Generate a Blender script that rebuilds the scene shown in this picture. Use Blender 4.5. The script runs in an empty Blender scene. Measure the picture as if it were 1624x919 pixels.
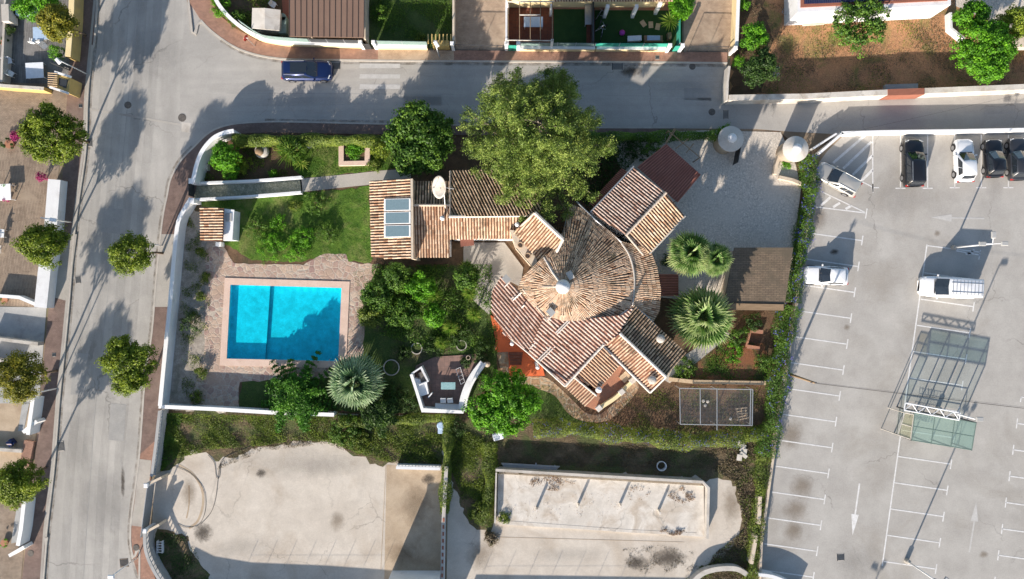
import bpy, math, random
import numpy as np
from mathutils import Vector, Matrix
from mathutils.geometry import tessellate_polygon
R = math.radians
rnd = random.Random(7)
rng = np.random.default_rng(11)
scene = bpy.context.scene
COL = scene.collection

# ---------------------------------------------------------------- camera, sky, sun, exposure
H = 67.0            # drone height above the ground
S = 17.0            # photograph pixels per metre at ground level
CX, CY = 812.0, 459.5
cd = bpy.data.cameras.new("camera")
cam = bpy.data.objects.new("camera", cd); COL.objects.link(cam)
cam.location = (0, 0, H); cam.rotation_euler = (0, 0, 0)
cd.sensor_fit = 'HORIZONTAL'; cd.sensor_width = 36
cd.lens = 36.0 * (H * S) / 1624.0
cd.clip_end = 2000
scene.camera = cam

SUN_ELEV, SUN_AZ = 20.5, 23.5
w = bpy.data.worlds.new("World"); scene.world = w; w.use_nodes = True
nt = w.node_tree
bg = nt.nodes["Background"]
sky = nt.nodes.new("ShaderNodeTexSky"); sky.sky_type = 'NISHITA'; sky.sun_disc = False
sky.sun_elevation = R(SUN_ELEV); sky.sun_rotation = R(180 + SUN_AZ)
sky.air_density = 1.0; sky.dust_density = 1.0; sky.ozone_density = 1.0
nt.links.new(sky.outputs[0], bg.inputs[0]); bg.inputs[1].default_value = 0.1
sl = bpy.data.lights.new("sun", 'SUN'); sl.energy = 4.6; sl.angle = R(0.6); sl.color = (1.0, 0.895, 0.785)
so = bpy.data.objects.new("sun", sl); COL.objects.link(so)
ce = math.cos(R(SUN_ELEV))
sdir = Vector((math.sin(R(SUN_AZ)) * ce, math.cos(R(SUN_AZ)) * ce, -math.sin(R(SUN_ELEV))))
so.rotation_euler = sdir.to_track_quat('-Z', 'Y').to_euler(); so.location = (-30, -60, 60)
scene.view_settings.view_transform = 'Standard'; scene.view_settings.look = 'None'
scene.view_settings.exposure = 0.95; scene.view_settings.gamma = 1.0
scene.cycles.max_bounces = 6; scene.cycles.transparent_max_bounces = 12

# ---------------------------------------------------------------- helpers
def P(px, py, z=0.0):
    """a pixel of the photograph, at height z, as a place in the world"""
    k = (H - z) / (H * S)
    return Vector(((px - CX) * k, (CY - py) * k, z))

def tag(o, label=None, cat=None, group=None, kind=None):
    if label: o["label"] = label
    if cat: o["category"] = cat
    if group: o["group"] = group
    if kind: o["kind"] = kind
    return o

def thing(name, label, cat, loc=(0, 0, 0), rz=0.0, group=None):
    o = bpy.data.objects.new(name, None); COL.objects.link(o)
    o.location = loc; o.rotation_euler = (0, 0, rz); o.empty_display_size = 0.3
    return tag(o, label, cat, group)

def copy_tree(o, loc=None, rz=None, label=None, parent=None, scale=None):
    c = o.copy(); COL.objects.link(c)
    if parent is not None: c.parent = parent
    if loc is not None: c.location = loc
    if rz is not None: c.rotation_euler = (0, 0, rz)
    if scale is not None: c.scale = (scale, scale, scale)
    if label: c["label"] = label
    for ch in list(o.children): copy_tree(ch, parent=c)
    return c

class MB:
    def __init__(s): s.v, s.f, s.t = [], [], []
    def add(s, vs, fs, tint=0.5):
        n = len(s.v)
        s.v.extend([tuple(p) for p in vs]); s.t.extend([tint] * len(vs))
        s.f.extend([tuple(i + n for i in f) for f in fs])
        return s
    def box(s, c, size, rz=0.0, tint=0.5, top=1.0):
        hx, hy, hz = size[0] / 2, size[1] / 2, size[2] / 2
        cs, sn = math.cos(rz), math.sin(rz); vs = []
        for z, k in ((-hz, 1.0), (hz, top)):
            for x, y in ((-hx, -hy), (hx, -hy), (hx, hy), (-hx, hy)):
                x *= k; y *= k
                vs.append((c[0] + x * cs - y * sn, c[1] + x * sn + y * cs, c[2] + z))
        return s.add(vs, [(3, 2, 1, 0), (4, 5, 6, 7), (0, 1, 5, 4), (1, 2, 6, 5), (2, 3, 7, 6), (3, 0, 4, 7)], tint)
    def prism(s, pts, z0, z1, tint=0.5):
        """pts: (x, y) outline; z1 a number or one per corner"""
        pts = [(p[0], p[1]) for p in pts]
        zs = z1 if hasattr(z1, '__len__') else [z1] * len(pts)
        a = sum(pts[i - 1][0] * pts[i][1] - pts[i][0] * pts[i - 1][1] for i in range(len(pts)))
        if a < 0: pts = pts[::-1]; zs = list(zs)[::-1]
        n = len(pts)
        vs = [(x, y, z0) for x, y in pts] + [(p[0], p[1], z) for p, z in zip(pts, zs)]
        fs = [(i, (i + 1) % n, n + (i + 1) % n, n + i) for i in range(n)]
        for t in tessellate_polygon([[Vector((x, y, 0)) for x, y in pts]]):
            q = [pts[i] for i in t]
            ar = (q[1][0]-q[0][0])*(q[2][1]-q[0][1]) - (q[2][0]-q[0][0])*(q[1][1]-q[0][1])
            t = t if ar > 0 else t[::-1]
            fs.append(tuple(n + i for i in t)); fs.append(tuple(t[::-1]))
        return s.add(vs, fs, tint)
    def tube(s, p0, p1, r0, r1=None, n=7, tint=0.5):
        r1 = r0 if r1 is None else r1
        p0, p1 = Vector(p0), Vector(p1); d = p1 - p0
        if d.length < 1e-6: return s
        q = d.to_track_quat('Z', 'Y')
        vs = []
        for p, r in ((p0, r0), (p1, r1)):
            for i in range(n):
                a = 2 * math.pi * i / n
                vs.append(p + q @ Vector((math.cos(a) * r, math.sin(a) * r, 0)))
        fs = [(i, (i + 1) % n, n + (i + 1) % n, n + i) for i in range(n)] + [tuple(range(n))[::-1], tuple(range(n, 2 * n))]
        return s.add(vs, fs, tint)
    def path(s, pts, r, n=6, tint=0.5):
        for a, b in zip(pts, pts[1:]): s.tube(a, b, r, r, n, tint)
        return s
    def lathe(s, c, prof, n=20, tint=0.5):
        vs, fs = [], []
        for r, z in prof:
            for i in range(n):
                a = 2 * math.pi * i / n
                vs.append((c[0] + r * math.cos(a), c[1] + r * math.sin(a), c[2] + z))
        for k in range(len(prof) - 1):
            for i in range(n):
                j = (i + 1) % n
                fs.append((k * n + i, k * n + j, (k + 1) * n + j, (k + 1) * n + i))
        fs.append(tuple(range(n))[::-1]); fs.append(tuple((len(prof) - 1) * n + i for i in range(n)))
        return s.add(vs, fs, tint)
    def ring(s, c, ro, ri, z0, z1, n=28):
        return s.lathe_open(c, [(ri, z0), (ro, z0), (ro, z1), (ri, z1), (ri, z0)], n)
    def lathe_open(s, c, prof, n):
        vs, fs = [], []
        for r, z in prof[:-1]:
            for i in range(n):
                a = 2 * math.pi * i / n
                vs.append((c[0] + r * math.cos(a), c[1] + r * math.sin(a), c[2] + z))
        m = len(prof) - 1
        for k in range(m):
            for i in range(n):
                j = (i + 1) % n; k2 = (k + 1) % m
                fs.append((k * n + i, k * n + j, k2 * n + j, k2 * n + i))
        return s.add(vs, fs)
    def build(s, name, mat, parent=None, smooth=False, loc=None, bevel=0.0, local=False):
        if not s.v: return None
        off = Vector(loc) if loc is not None else Vector((0, 0, 0))
        base = off
        if parent is not None and not local:
            q = parent; base = Vector((0, 0, 0))
            while q is not None: base = base + q.location; q = q.parent
            base = base + off
        me = bpy.data.meshes.new(name)
        va = np.array(s.v, dtype=np.float64)
        if not (local and loc is None): va = va - np.array(base)
        me.from_pydata(va.tolist(), [], s.f); me.update()
        at = me.attributes.new('tint', 'FLOAT', 'POINT'); at.data.foreach_set('value', np.array(s.t, dtype=np.float32))
        me.materials.append(mat)
        if smooth: me.polygons.foreach_set('use_smooth', [True] * len(me.polygons))
        o = bpy.data.objects.new(name, me); COL.objects.link(o)
        o.location = off
        if parent is not None: o.parent = parent
        if bevel:
            b = o.modifiers.new('bevel', 'BEVEL'); b.width = bevel; b.segments = 2; b.limit_method = 'ANGLE'
        return o

def smooth_pts(pts, n=6, closed=False):
    pts = [Vector((p[0], p[1])) for p in pts]; out = []; m = len(pts)
    rngi = range(m) if closed else range(m - 1)
    for i in rngi:
        p1, p2 = pts[i], pts[(i + 1) % m]
        p0 = pts[i - 1] if (closed or i > 0) else p1
        p3 = pts[(i + 2) % m] if (closed or i + 2 < m) else p2
        for k in range(n):
            t = k / n
            out.append(0.5 * ((2 * p1) + (-p0 + p2) * t + (2 * p0 - 5 * p1 + 4 * p2 - p3) * t * t + (-p0 + 3 * p1 - 3 * p2 + p3) * t ** 3))
    if not closed: out.append(pts[-1])
    return [(p.x, p.y) for p in out]

def rough(pts, amp=2.0, step=6.0):
    """a ragged closed outline, in photo pixels"""
    out = []; m = len(pts)
    for i in range(m):
        a, b = Vector(pts[i][:2]), Vector(pts[(i + 1) % m][:2]); L = (b - a).length; k = max(1, int(L / step))
        for j in range(k):
            p = a.lerp(b, j / k)
            out.append((p.x + rnd.gauss(0, amp), p.y + rnd.gauss(0, amp)))
    return out

# ---------------------------------------------------------------- materials
def nodes_of(name):
    m = bpy.data.materials.new(name); m.use_nodes = True
    t = m.node_tree; b = t.nodes['Principled BSDF']
    return m, t, b
def lin(c):
    return tuple(((x / 255) / 12.92 if x / 255 <= 0.04045 else ((x / 255 + 0.055) / 1.055) ** 2.4) for x in c) + (1.0,)
def noise(t, co, scale, detail=4, rough_=0.6, vec_scale=None, dist=0.0):
    n = t.nodes.new('ShaderNodeTexNoise'); n.inputs['Scale'].default_value = scale
    n.inputs['Detail'].default_value = detail; n.inputs['Roughness'].default_value = rough_; n.inputs['Distortion'].default_value = dist
    if vec_scale or True:
        mp = t.nodes.new('ShaderNodeMapping')
        if vec_scale:
            mp.inputs['Scale'].default_value = vec_scale[:3]
            if len(vec_scale) > 3: mp.inputs['Rotation'].default_value = (0, 0, vec_scale[3])
        t.links.new(co, mp.inputs[0]); t.links.new(mp.outputs[0], n.inputs['Vector'])
    return n.outputs['Fac']
def ramp(t, fac, lo, hi):
    r = t.nodes.new('ShaderNodeMapRange'); r.inputs['From Min'].default_value = lo; r.inputs['From Max'].default_value = hi
    t.links.new(fac, r.inputs['Value']); return r.outputs['Result']
def mixc(t, fac, a, b, mode='MIX'):
    m = t.nodes.new('ShaderNodeMix'); m.data_type = 'RGBA'; m.blend_type = mode
    for s_, v in ((m.inputs[0], fac), (m.inputs[6], a), (m.inputs[7], b)):
        if hasattr(v, 'is_linked') or isinstance(v, bpy.types.NodeSocket): t.links.new(v, s_)
        else: s_.default_value = v if not isinstance(v, (int, float)) or s_ == m.inputs[0] else (v, v, v, 1)
    return m.outputs[2]
def coord(t): return t.nodes.new('ShaderNodeTexCoord').outputs['Object']
def bump(t, b, h, strength=0.3, dist=0.02):
    n = t.nodes.new('ShaderNodeBump'); n.inputs['Strength'].default_value = strength; n.inputs['Distance'].default_value = dist
    t.links.new(h, n.inputs['Height']); t.links.new(n.outputs[0], b.inputs['Normal'])

def surf(name, c1, c2, scale=1.0, lo=0.35, hi=0.65, c3=None, s3=0.25, lo3=0.5, hi3=0.7, fine=0.12, fine_scale=14, rough_=0.85, bmp=0.25, bd=0.02, stretch=None, metal=0.0, detail=6, spec=0.3, crack=None, wear=0.0):
    """two colours by noise, a third in large patches, fine grain on top"""
    m, t, b = nodes_of(name); co = coord(t)
    n1 = noise(t, co, scale, detail, 0.62, stretch)
    col = mixc(t, ramp(t, n1, lo, hi), (*c1, 1), (*c2, 1))
    if c3: col = mixc(t, ramp(t, noise(t, co, s3, 5, 0.6, None, 0.6), lo3, hi3), col, (*c3, 1))
    if wear:
        col = mixc(t, 1.0, col, ramp2(t, noise(t, co, 0.55, 9, 0.72, None, 0.8), 1 - wear, 1 + wear), 'MULTIPLY')
        sp = ramp(t, noise(t, co, 5.5, 6, 0.8), 0.60, 0.72)
        mr = t.nodes.new('ShaderNodeMapRange'); mr.inputs['To Min'].default_value = 1; mr.inputs['To Max'].default_value = 1 - wear * 1.6
        t.links.new(sp, mr.inputs['Value']); col = mixc(t, 1.0, col, mr.outputs['Result'], 'MULTIPLY')
    if crack:
        v = t.nodes.new('ShaderNodeTexVoronoi'); v.feature = 'DISTANCE_TO_EDGE'; v.inputs['Scale'].default_value = crack[0]
        va = t.nodes.new('ShaderNodeVectorMath'); va.operation = 'ADD'; nz = t.nodes.new('ShaderNodeTexNoise'); nz.inputs['Scale'].default_value = 1.1; nz.inputs['Detail'].default_value = 5
        t.links.new(co, nz.inputs['Vector']); t.links.new(co, va.inputs[0]); sc_ = t.nodes.new('ShaderNodeVectorMath'); sc_.operation = 'SCALE'; sc_.inputs['Scale'].default_value = 1.6
        t.links.new(nz.outputs['Color'], sc_.inputs[0]); t.links.new(sc_.outputs[0], va.inputs[1])
        mpx = t.nodes.new('ShaderNodeMapping'); mpx.inputs['Scale'].default_value = (1, 1, 0.01); t.links.new(va.outputs[0], mpx.inputs[0]); t.links.new(mpx.outputs[0], v.inputs['Vector'])
        mk = ramp(t, noise(t, co, 0.25, 3, 0.5), 0.42, 0.62)
        cl = ramp(t, v.outputs['Distance'], crack[1] * .4, crack[1])
        inv = t.nodes.new('ShaderNodeMath'); inv.operation = 'SUBTRACT'; inv.inputs[0].default_value = 1; t.links.new(cl, inv.inputs[1])
        ml = t.nodes.new('ShaderNodeMath'); ml.operation = 'MULTIPLY'; t.links.new(inv.outputs[0], ml.inputs[0]); t.links.new(mk, ml.inputs[1])
        m2 = t.nodes.new('ShaderNodeMath'); m2.operation = 'MULTIPLY'; m2.inputs[1].default_value = crack[2]; t.links.new(ml.outputs[0], m2.inputs[0])
        col = mixc(t, m2.outputs[0], col, (c1[0] * .45, c1[1] * .45, c1[2] * .45, 1))
    f = noise(t, co, fine_scale, 3, 0.7)
    if fine:
        g = ramp(t, f, 0.25, 0.75)
        mr = t.nodes.new('ShaderNodeMapRange'); mr.inputs['To Min'].default_value = 1 - fine; mr.inputs['To Max'].default_value = 1 + fine
        t.links.new(g, mr.inputs['Value'])
        col = mixc(t, 1.0, col, mr.outputs['Result'], 'MULTIPLY')
    t.links.new(col, b.inputs['Base Color'])
    b.inputs['Roughness'].default_value = rough_; b.inputs['Metallic'].default_value = metal
    b.inputs['Specular IOR Level'].default_value = spec
    if bmp: bump(t, b, f, bmp, bd)
    return m

def tinted(name, cols, rough_=0.8, noise_amt=0.25, scale=3.0, bmp=0.2, dirt=None, dlo=0.5, dhi=0.65, dscale=0.5, spec=0.3, trans=0.0):
    """colour by the per-piece tint through a ramp of cols"""
    m, t, b = nodes_of(name); co = coord(t)
    a = t.nodes.new('ShaderNodeAttribute'); a.attribute_name = 'tint'
    cr = t.nodes.new('ShaderNodeValToRGB'); el = cr.color_ramp.elements
    while len(el) < len(cols): el.new(0.5)
    for i, c in enumerate(cols): el[i].position = i / (len(cols) - 1); el[i].color = (*c, 1)
    t.links.new(a.outputs['Fac'], cr.inputs[0]); col = cr.outputs[0]
    if noise_amt:
        g = ramp(t, noise(t, co, scale, 4, 0.7), 0.3, 0.7)
        mr = t.nodes.new('ShaderNodeMapRange'); mr.inputs['To Min'].default_value = 1 - noise_amt; mr.inputs['To Max'].default_value = 1 + noise_amt
        t.links.new(g, mr.inputs['Value']); col = mixc(t, 1.0, col, mr.outputs['Result'], 'MULTIPLY')
    if dirt: col = mixc(t, ramp(t, noise(t, co, dscale, 6, 0.7, None, 0.4), dlo, dhi), col, (*dirt, 1))
    t.links.new(col, b.inputs['Base Color']); b.inputs['Roughness'].default_value = rough_
    b.inputs['Specular IOR Level'].default_value = spec
    if trans:
        tr = t.nodes.new('ShaderNodeBsdfTranslucent'); t.links.new(col, tr.inputs[0])
        mx = t.nodes.new('ShaderNodeMixShader'); mx.inputs[0].default_value = trans
        t.links.new(b.outputs[0], mx.inputs[1]); t.links.new(tr.outputs[0], mx.inputs[2])
        t.links.new(mx.outputs[0], t.nodes['Material Output'].inputs[0])
    elif bmp: bump(t, b, noise(t, co, 12, 3), bmp, 0.02)
    return m

def voro(name, cols, joint, scale, jw=0.06, rough_=0.9, stain=None, stretch=None, rand=1.0, bmp=0.5, slo=0.5, shi=0.68):
    """stones of uneven shape with joints"""
    m, t, b = nodes_of(name); co = coord(t)
    def V(feature):
        v = t.nodes.new('ShaderNodeTexVoronoi'); v.feature = feature; v.inputs['Scale'].default_value = scale; v.inputs['Randomness'].default_value = rand
        mp = t.nodes.new('ShaderNodeMapping'); mp.inputs['Scale'].default_value = stretch or (1, 1, 0.01)
        t.links.new(co, mp.inputs[0]); t.links.new(mp.outputs[0], v.inputs['Vector']); return v
    v1, v2 = V('F1'), V('DISTANCE_TO_EDGE')
    sp = t.nodes.new('ShaderNodeSeparateColor'); t.links.new(v1.outputs['Color'], sp.inputs[0])
    cr = t.nodes.new('ShaderNodeValToRGB'); el = cr.color_ramp.elements
    while len(el) < len(cols): el.new(0.5)
    for i, c in enumerate(cols): el[i].position = i / (len(cols) - 1); el[i].color = (*c, 1)
    t.links.new(sp.outputs[0], cr.inputs[0])
    col = mixc(t, ramp(t, v2.outputs['Distance'], jw * 0.5, jw), (*joint, 1), cr.outputs[0])
    col = mixc(t, 1.0, col, ramp2(t, noise(t, co, 6, 5), 0.75, 1.2), 'MULTIPLY')
    if stain: col = mixc(t, ramp(t, noise(t, co, 0.35, 6, 0.7, None, 0.5), slo, shi), col, (*stain, 1))
    t.links.new(col, b.inputs['Base Color']); b.inputs['Roughness'].default_value = rough_
    b.inputs['Specular IOR Level'].default_value = 0.25
    bump(t, b, ramp(t, v2.outputs['Distance'], 0, jw * 1.5), bmp, 0.03)
    return m
def ramp2(t, f, a, c):
    mr = t.nodes.new('ShaderNodeMapRange'); mr.inputs['From Min'].default_value = 0.3; mr.inputs['From Max'].default_value = 0.7
    mr.inputs['To Min'].default_value = a; mr.inputs['To Max'].default_value = c
    t.links.new(f, mr.inputs['Value']); return mr.outputs['Result']

def bricks(name, c1, c2, mortar, bw, bh, msize=0.01, rot=0.0, offset=0.5, stain=None, slo=0.5, shi=0.7, rough_=0.85):
    m, t, b = nodes_of(name); co = coord(t)
    mp = t.nodes.new('ShaderNodeMapping'); mp.inputs['Rotation'].default_value = (0, 0, rot); t.links.new(co, mp.inputs[0])
    br = t.nodes.new('ShaderNodeTexBrick'); t.links.new(mp.outputs[0], br.inputs['Vector'])
    br.inputs['Color1'].default_value = (*c1, 1); br.inputs['Color2'].default_value = (*c2, 1); br.inputs['Mortar'].default_value = (*mortar, 1)
    br.inputs['Scale'].default_value = 1; br.inputs['Brick Width'].default_value = bw; br.inputs['Row Height'].default_value = bh
    br.inputs['Mortar Size'].default_value = msize; br.offset = offset
    col = mixc(t, 1.0, br.outputs[0], ramp2(t, noise(t, co, 1.3, 6, 0.7), 0.75, 1.22), 'MULTIPLY')
    col = mixc(t, 1.0, col, ramp2(t, noise(t, co, 11, 3, 0.7), 0.88, 1.12), 'MULTIPLY')
    if stain: col = mixc(t, ramp(t, noise(t, co, 0.3, 6, 0.7, None, 0.5), slo, shi), col, (*stain, 1))
    t.links.new(col, b.inputs['Base Color']); b.inputs['Roughness'].default_value = rough_; b.inputs['Specular IOR Level'].default_value = 0.25
    bump(t, b, br.outputs['Fac'], 0.15, -0.01)
    return m

def plain(name, c, rough_=0.5, metal=0.0, spec=0.5, coat=0.0, var=0.08, emit=None):
    m, t, b = nodes_of(name); co = coord(t)
    col = mixc(t, 1.0, (*c, 1), ramp2(t, noise(t, co, 5, 5, 0.7), 1 - var, 1 + var), 'MULTIPLY')
    t.links.new(col, b.inputs['Base Color'])
    b.inputs['Roughness'].default_value = rough_; b.inputs['Metallic'].default_value = metal; b.inputs['Specular IOR Level'].default_value = spec
    b.inputs['Coat Weight'].default_value = coat
    return m

M = {}
M['ground'] = surf('dry_earth', (.20, .15, .10), (.30, .23, .16), 0.8, c3=(.12, .12, .06))
M['asphalt'] = surf('pale_street_asphalt', (.345, .328, .30), (.445, .424, .388), 0.28, c3=(.31, .298, .275), s3=0.2, lo3=0.45, hi3=0.75, fine=0.09, fine_scale=9, stretch=(2.2, 0.35, 1, R(7)), bmp=0.15, wear=.07, crack=(.11, .006, .55))
M['asphalt_top'] = surf('cross_street_asphalt', (.36, .343, .315), (.42, .40, .367), 0.25, c3=(.32, .307, .282), s3=0.15, lo3=0.5, hi3=0.8, fine=0.09, fine_scale=9, stretch=(0.35, 2.2, 1), bmp=0.15, wear=.07, crack=(.12, .006, .5))
M['lot'] = surf('car_park_asphalt', (.355, .337, .31), (.43, .412, .38), 0.3, c3=(.30, .275, .24), s3=0.16, lo3=0.52, hi3=0.8, fine=0.10, fine_scale=8, bmp=0.15, wear=.055, crack=(.07, .004, .45))
M['paint'] = surf('worn_white_paint', (.70, .70, .69), (.58, .57, .55), 3.0, fine=0.12, rough_=0.7, c3=(.45, .43, .40), s3=0.8, lo3=0.6, hi3=0.75)
M['paint_old'] = surf('faded_white_paint', (.50, .49, .47), (.43, .42, .40), 2.0, fine=0.12, rough_=0.8)
M['brick_walk'] = bricks('red_brown_pavers', (.36, .205, .145), (.30, .17, .125), (.20, .14, .11), 0.21, 0.105, 0.008, stain=(.25, .17, .13), slo=.55, shi=.8)
M['dark_walk'] = bricks('worn_brown_pavers', (.215, .150, .125), (.18, .125, .105), (.12, .09, .08), 0.21, 0.105, 0.008, stain=(.22, .17, .14), slo=.5, shi=.8)
M['walk_grey'] = surf('pavement_concrete', (.37, .35, .31), (.42, .39, .35), 0.8, c3=(.31, .28, .25))
M['kerb'] = surf('kerb_stone', (.48, .45, .40), (.40, .37, .33), 1.5, rough_=0.9)
M['concrete'] = surf('yard_concrete', (.50, .445, .375), (.57, .515, .44), 0.35, c3=(.44, .375, .30), s3=0.25, lo3=0.5, hi3=0.72, fine=0.08, fine_scale=7, wear=.10, crack=(.13, .005, .5))
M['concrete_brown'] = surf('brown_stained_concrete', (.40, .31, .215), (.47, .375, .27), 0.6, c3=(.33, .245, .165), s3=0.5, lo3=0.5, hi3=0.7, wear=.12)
M['slab'] = surf('weathered_slab', (.54, .50, .44), (.63, .59, .53), 0.9, c3=(.44, .38, .31), s3=0.5, lo3=0.5, hi3=0.66, fine=0.1, wear=.13, crack=(.25, .01, .5))
M['slab_wall'] = surf('grey_render', (.46, .43, .385), (.54, .505, .455), 0.9, c3=(.37, .335, .29), s3=0.7)
M['white'] = surf('white_render', (.72, .73, .74), (.66, .665, .67), 0.8, c3=(.52, .515, .50), s3=0.9, lo3=0.58, hi3=0.78, fine=0.05, rough_=0.8, wear=.06)
M['white_clean'] = plain('white_paint', (.80, .80, .79), 0.6, var=0.05)
M['cream'] = surf('yellow_cream_render', (.80, .66, .38), (.74, .60, .34), 0.8, c3=(.66, .55, .34), s3=1.0, lo3=0.55, hi3=0.8, fine=0.06)
M['ochre'] = surf('ochre_render', (.55, .40, .15), (.48, .34, .12), 1.0, c3=(.40, .30, .14), s3=1.0)
M['wall_grey'] = surf('grey_cement_wall', (.34, .345, .34), (.40, .40, .39), 1.0, c3=(.28, .28, .27), s3=0.8)
M['wall_beige'] = surf('beige_wall', (.56, .47, .36), (.62, .53, .42), 1.0, c3=(.45, .36, .27), s3=1.0)
M['gravel'] = surf('pale_gravel', (.40, .355, .30), (.285, .25, .215), 2.2, lo=.4, hi=.6, c3=(.20, .18, .13), s3=0.5, lo3=0.5, hi3=0.7, fine=0.35, fine_scale=16, bmp=0.6)
M['pebble'] = voro('pebble_paving', [(.62, .56, .48), (.57, .515, .44), (.66, .60, .52)], (.46, .42, .36), 4.2, 0.07, stain=(.58, .525, .45), bmp=.3)
M['crazy'] = voro('crazy_paving', [(.42, .29, .23), (.50, .38, .29), (.33, .22, .19), (.52, .42, .33)], (.46, .40, .33), 1.9, 0.06, stain=(.40, .29, .22))
M['stonepath'] = voro('brown_stone_path', [(.34, .22, .13), (.40, .28, .18), (.27, .17, .11)], (.36, .30, .22), 1.4, 0.09)
M['coping'] = surf('pool_coping', (.60, .44, .35), (.66, .50, .41), 1.2, c3=(.52, .37, .29), s3=0.8, lo3=0.6, hi3=0.8)
M['lawn'] = surf('lawn', (.050, .120, .014), (.11, .19, .026), 1.1, lo=.35, hi=.65, c3=(.20, .21, .07), s3=0.5, lo3=0.48, hi3=0.68, fine=0.45, fine_scale=10, rough_=1, bmp=1.0, bd=0.06)
M['turf'] = surf('artificial_turf', (.022, .060, .018), (.030, .075, .022), 1.0, fine=0.15, rough_=1, bmp=0.4)
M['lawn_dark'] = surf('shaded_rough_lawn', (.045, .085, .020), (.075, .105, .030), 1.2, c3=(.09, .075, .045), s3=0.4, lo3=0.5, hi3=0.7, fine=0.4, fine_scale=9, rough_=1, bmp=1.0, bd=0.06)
M['soil'] = surf('garden_soil', (.10, .062, .038), (.16, .10, .06), 1.2, c3=(.075, .065, .035), s3=0.6, fine=0.35, rough_=1, bmp=0.9, bd=0.05)
M['soil_red'] = surf('red_soil', (.27, .115, .055), (.20, .10, .055), 1.0, c3=(.09, .085, .035), s3=0.5, lo3=0.48, hi3=0.62, fine=0.3, rough_=1, bmp=0.9, bd=0.05)
M['dry_grass'] = surf('dry_reddish_grass', (.46, .235, .12), (.34, .19, .10), 1.0, c3=(.22, .19, .065), s3=0.45, lo3=0.52, hi3=0.66, fine=0.35, fine_scale=9, rough_=1, bmp=0.9, bd=0.06)
M['dead_weeds'] = surf('dead_weeds_ground', (.17, .125, .075), (.11, .085, .05), 1.5, c3=(.09, .105, .04), s3=0.5, lo3=0.45, hi3=0.6, fine=0.45, fine_scale=8, rough_=1, bmp=1.0, bd=0.08)
M['deck'] = bricks('grey_brown_deck_boards', (.30, .235, .175), (.25, .19, .14), (.10, .075, .055), 3.2, 0.14, 0.012, rot=R(84), stain=(.34, .27, .20))
M['deck_grey'] = bricks('weathered_grey_deck_boards', (.21, .205, .20), (.17, .165, .16), (.08, .075, .07), 3.2, 0.16, 0.012, rot=R(86), stain=(.25, .24, .23))
M['paver_beige'] = bricks('beige_drive_pavers', (.44, .335, .24), (.38, .28, .20), (.28, .21, .16), 0.24, 0.12, 0.01, stain=(.48, .38, .28))
M['paver_brown'] = bricks('brown_drive_pavers', (.30, .235, .175), (.25, .195, .145), (.17, .13, .10), 0.24, 0.12, 0.01, stain=(.33, .27, .21))
M['tile_brown'] = bricks('brown_patio_tiles', (.17, .062, .040), (.14, .05, .034), (.08, .05, .04), 0.33, 0.33, 0.012, offset=0)
M['tile_pink'] = bricks('pink_brown_patio_tiles', (.27, .17, .14), (.23, .15, .125), (.15, .11, .095), 0.4, 0.4, 0.012, offset=0, stain=(.19, .14, .12))
M['terracotta'] = surf('painted_terracotta_floor', (.68, .155, .055), (.58, .13, .05), 1.0, c3=(.50, .16, .08), s3=0.8, lo3=.6, hi3=.8, fine=0.1)
M['terra_dull'] = surf('terrace_tiles_dull', (.42, .20, .12), (.36, .17, .11), 1.2, c3=(.32, .19, .13), s3=0.8)
M['red_slab'] = surf('dark_red_patio', (.30, .115, .075), (.25, .10, .065), 1.0)
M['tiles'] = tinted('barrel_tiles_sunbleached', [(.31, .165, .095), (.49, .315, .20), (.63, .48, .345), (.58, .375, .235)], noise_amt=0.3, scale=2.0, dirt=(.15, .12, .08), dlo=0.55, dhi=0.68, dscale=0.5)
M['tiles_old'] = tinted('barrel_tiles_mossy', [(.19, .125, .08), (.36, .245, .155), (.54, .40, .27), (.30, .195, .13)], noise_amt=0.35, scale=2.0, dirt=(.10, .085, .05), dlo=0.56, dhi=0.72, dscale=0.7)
M['tiles_rose'] = tinted('barrel_tiles_rose', [(.32, .19, .145), (.48, .34, .275), (.61, .49, .42), (.44, .285, .22)], noise_amt=0.25, scale=2.0, dirt=(.20, .12, .08), dlo=0.57, dhi=0.70, dscale=0.45)
M['tiles_tan'] = tinted('barrel_tiles_tan', [(.38, .24, .145), (.49, .34, .225), (.54, .41, .285)], noise_amt=0.2, scale=2.0, dirt=(.3, .19, .11), dlo=0.60, dhi=0.74, dscale=0.5)
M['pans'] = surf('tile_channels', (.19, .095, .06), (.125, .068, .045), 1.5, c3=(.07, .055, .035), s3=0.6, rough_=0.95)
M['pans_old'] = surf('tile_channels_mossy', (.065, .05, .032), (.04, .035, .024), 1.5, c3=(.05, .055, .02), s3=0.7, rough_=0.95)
M['pans_rose'] = surf('tile_channels_rose', (.24, .11, .075), (.17, .08, .055), 1.5, c3=(.09, .05, .035), s3=0.6, rough_=0.95)
M['mortar'] = surf('pale_ridge_mortar', (.60, .51, .42), (.51, .41, .33), 1.6, c3=(.48, .38, .29), s3=1.2, fine=0.1)
M['ridge_white'] = surf('white_ridge_mortar', (.68, .63, .57), (.58, .52, .46), 1.6, fine=0.1)
M['rusty'] = surf('red_brown_sheet_metal', (.24, .095, .065), (.19, .078, .055), 1.0, c3=(.30, .15, .10), s3=0.7, lo3=0.6, hi3=0.8, rough_=0.6, stretch=(3, .4, 1, R(45)))
M['brown_metal'] = surf('brown_roof_sheet', (.205, .135, .10), (.185, .12, .09), 0.6, fine=0.03, rough_=0.5)
M['metal'] = plain('galvanised_steel', (.46, .48, .50), 0.45, 0.7)
M['dark_metal'] = plain('dark_painted_steel', (.045, .05, .055), 0.5, 0.2)
M['steel_white'] = plain('white_painted_steel', (.72, .73, .74), 0.45)
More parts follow.
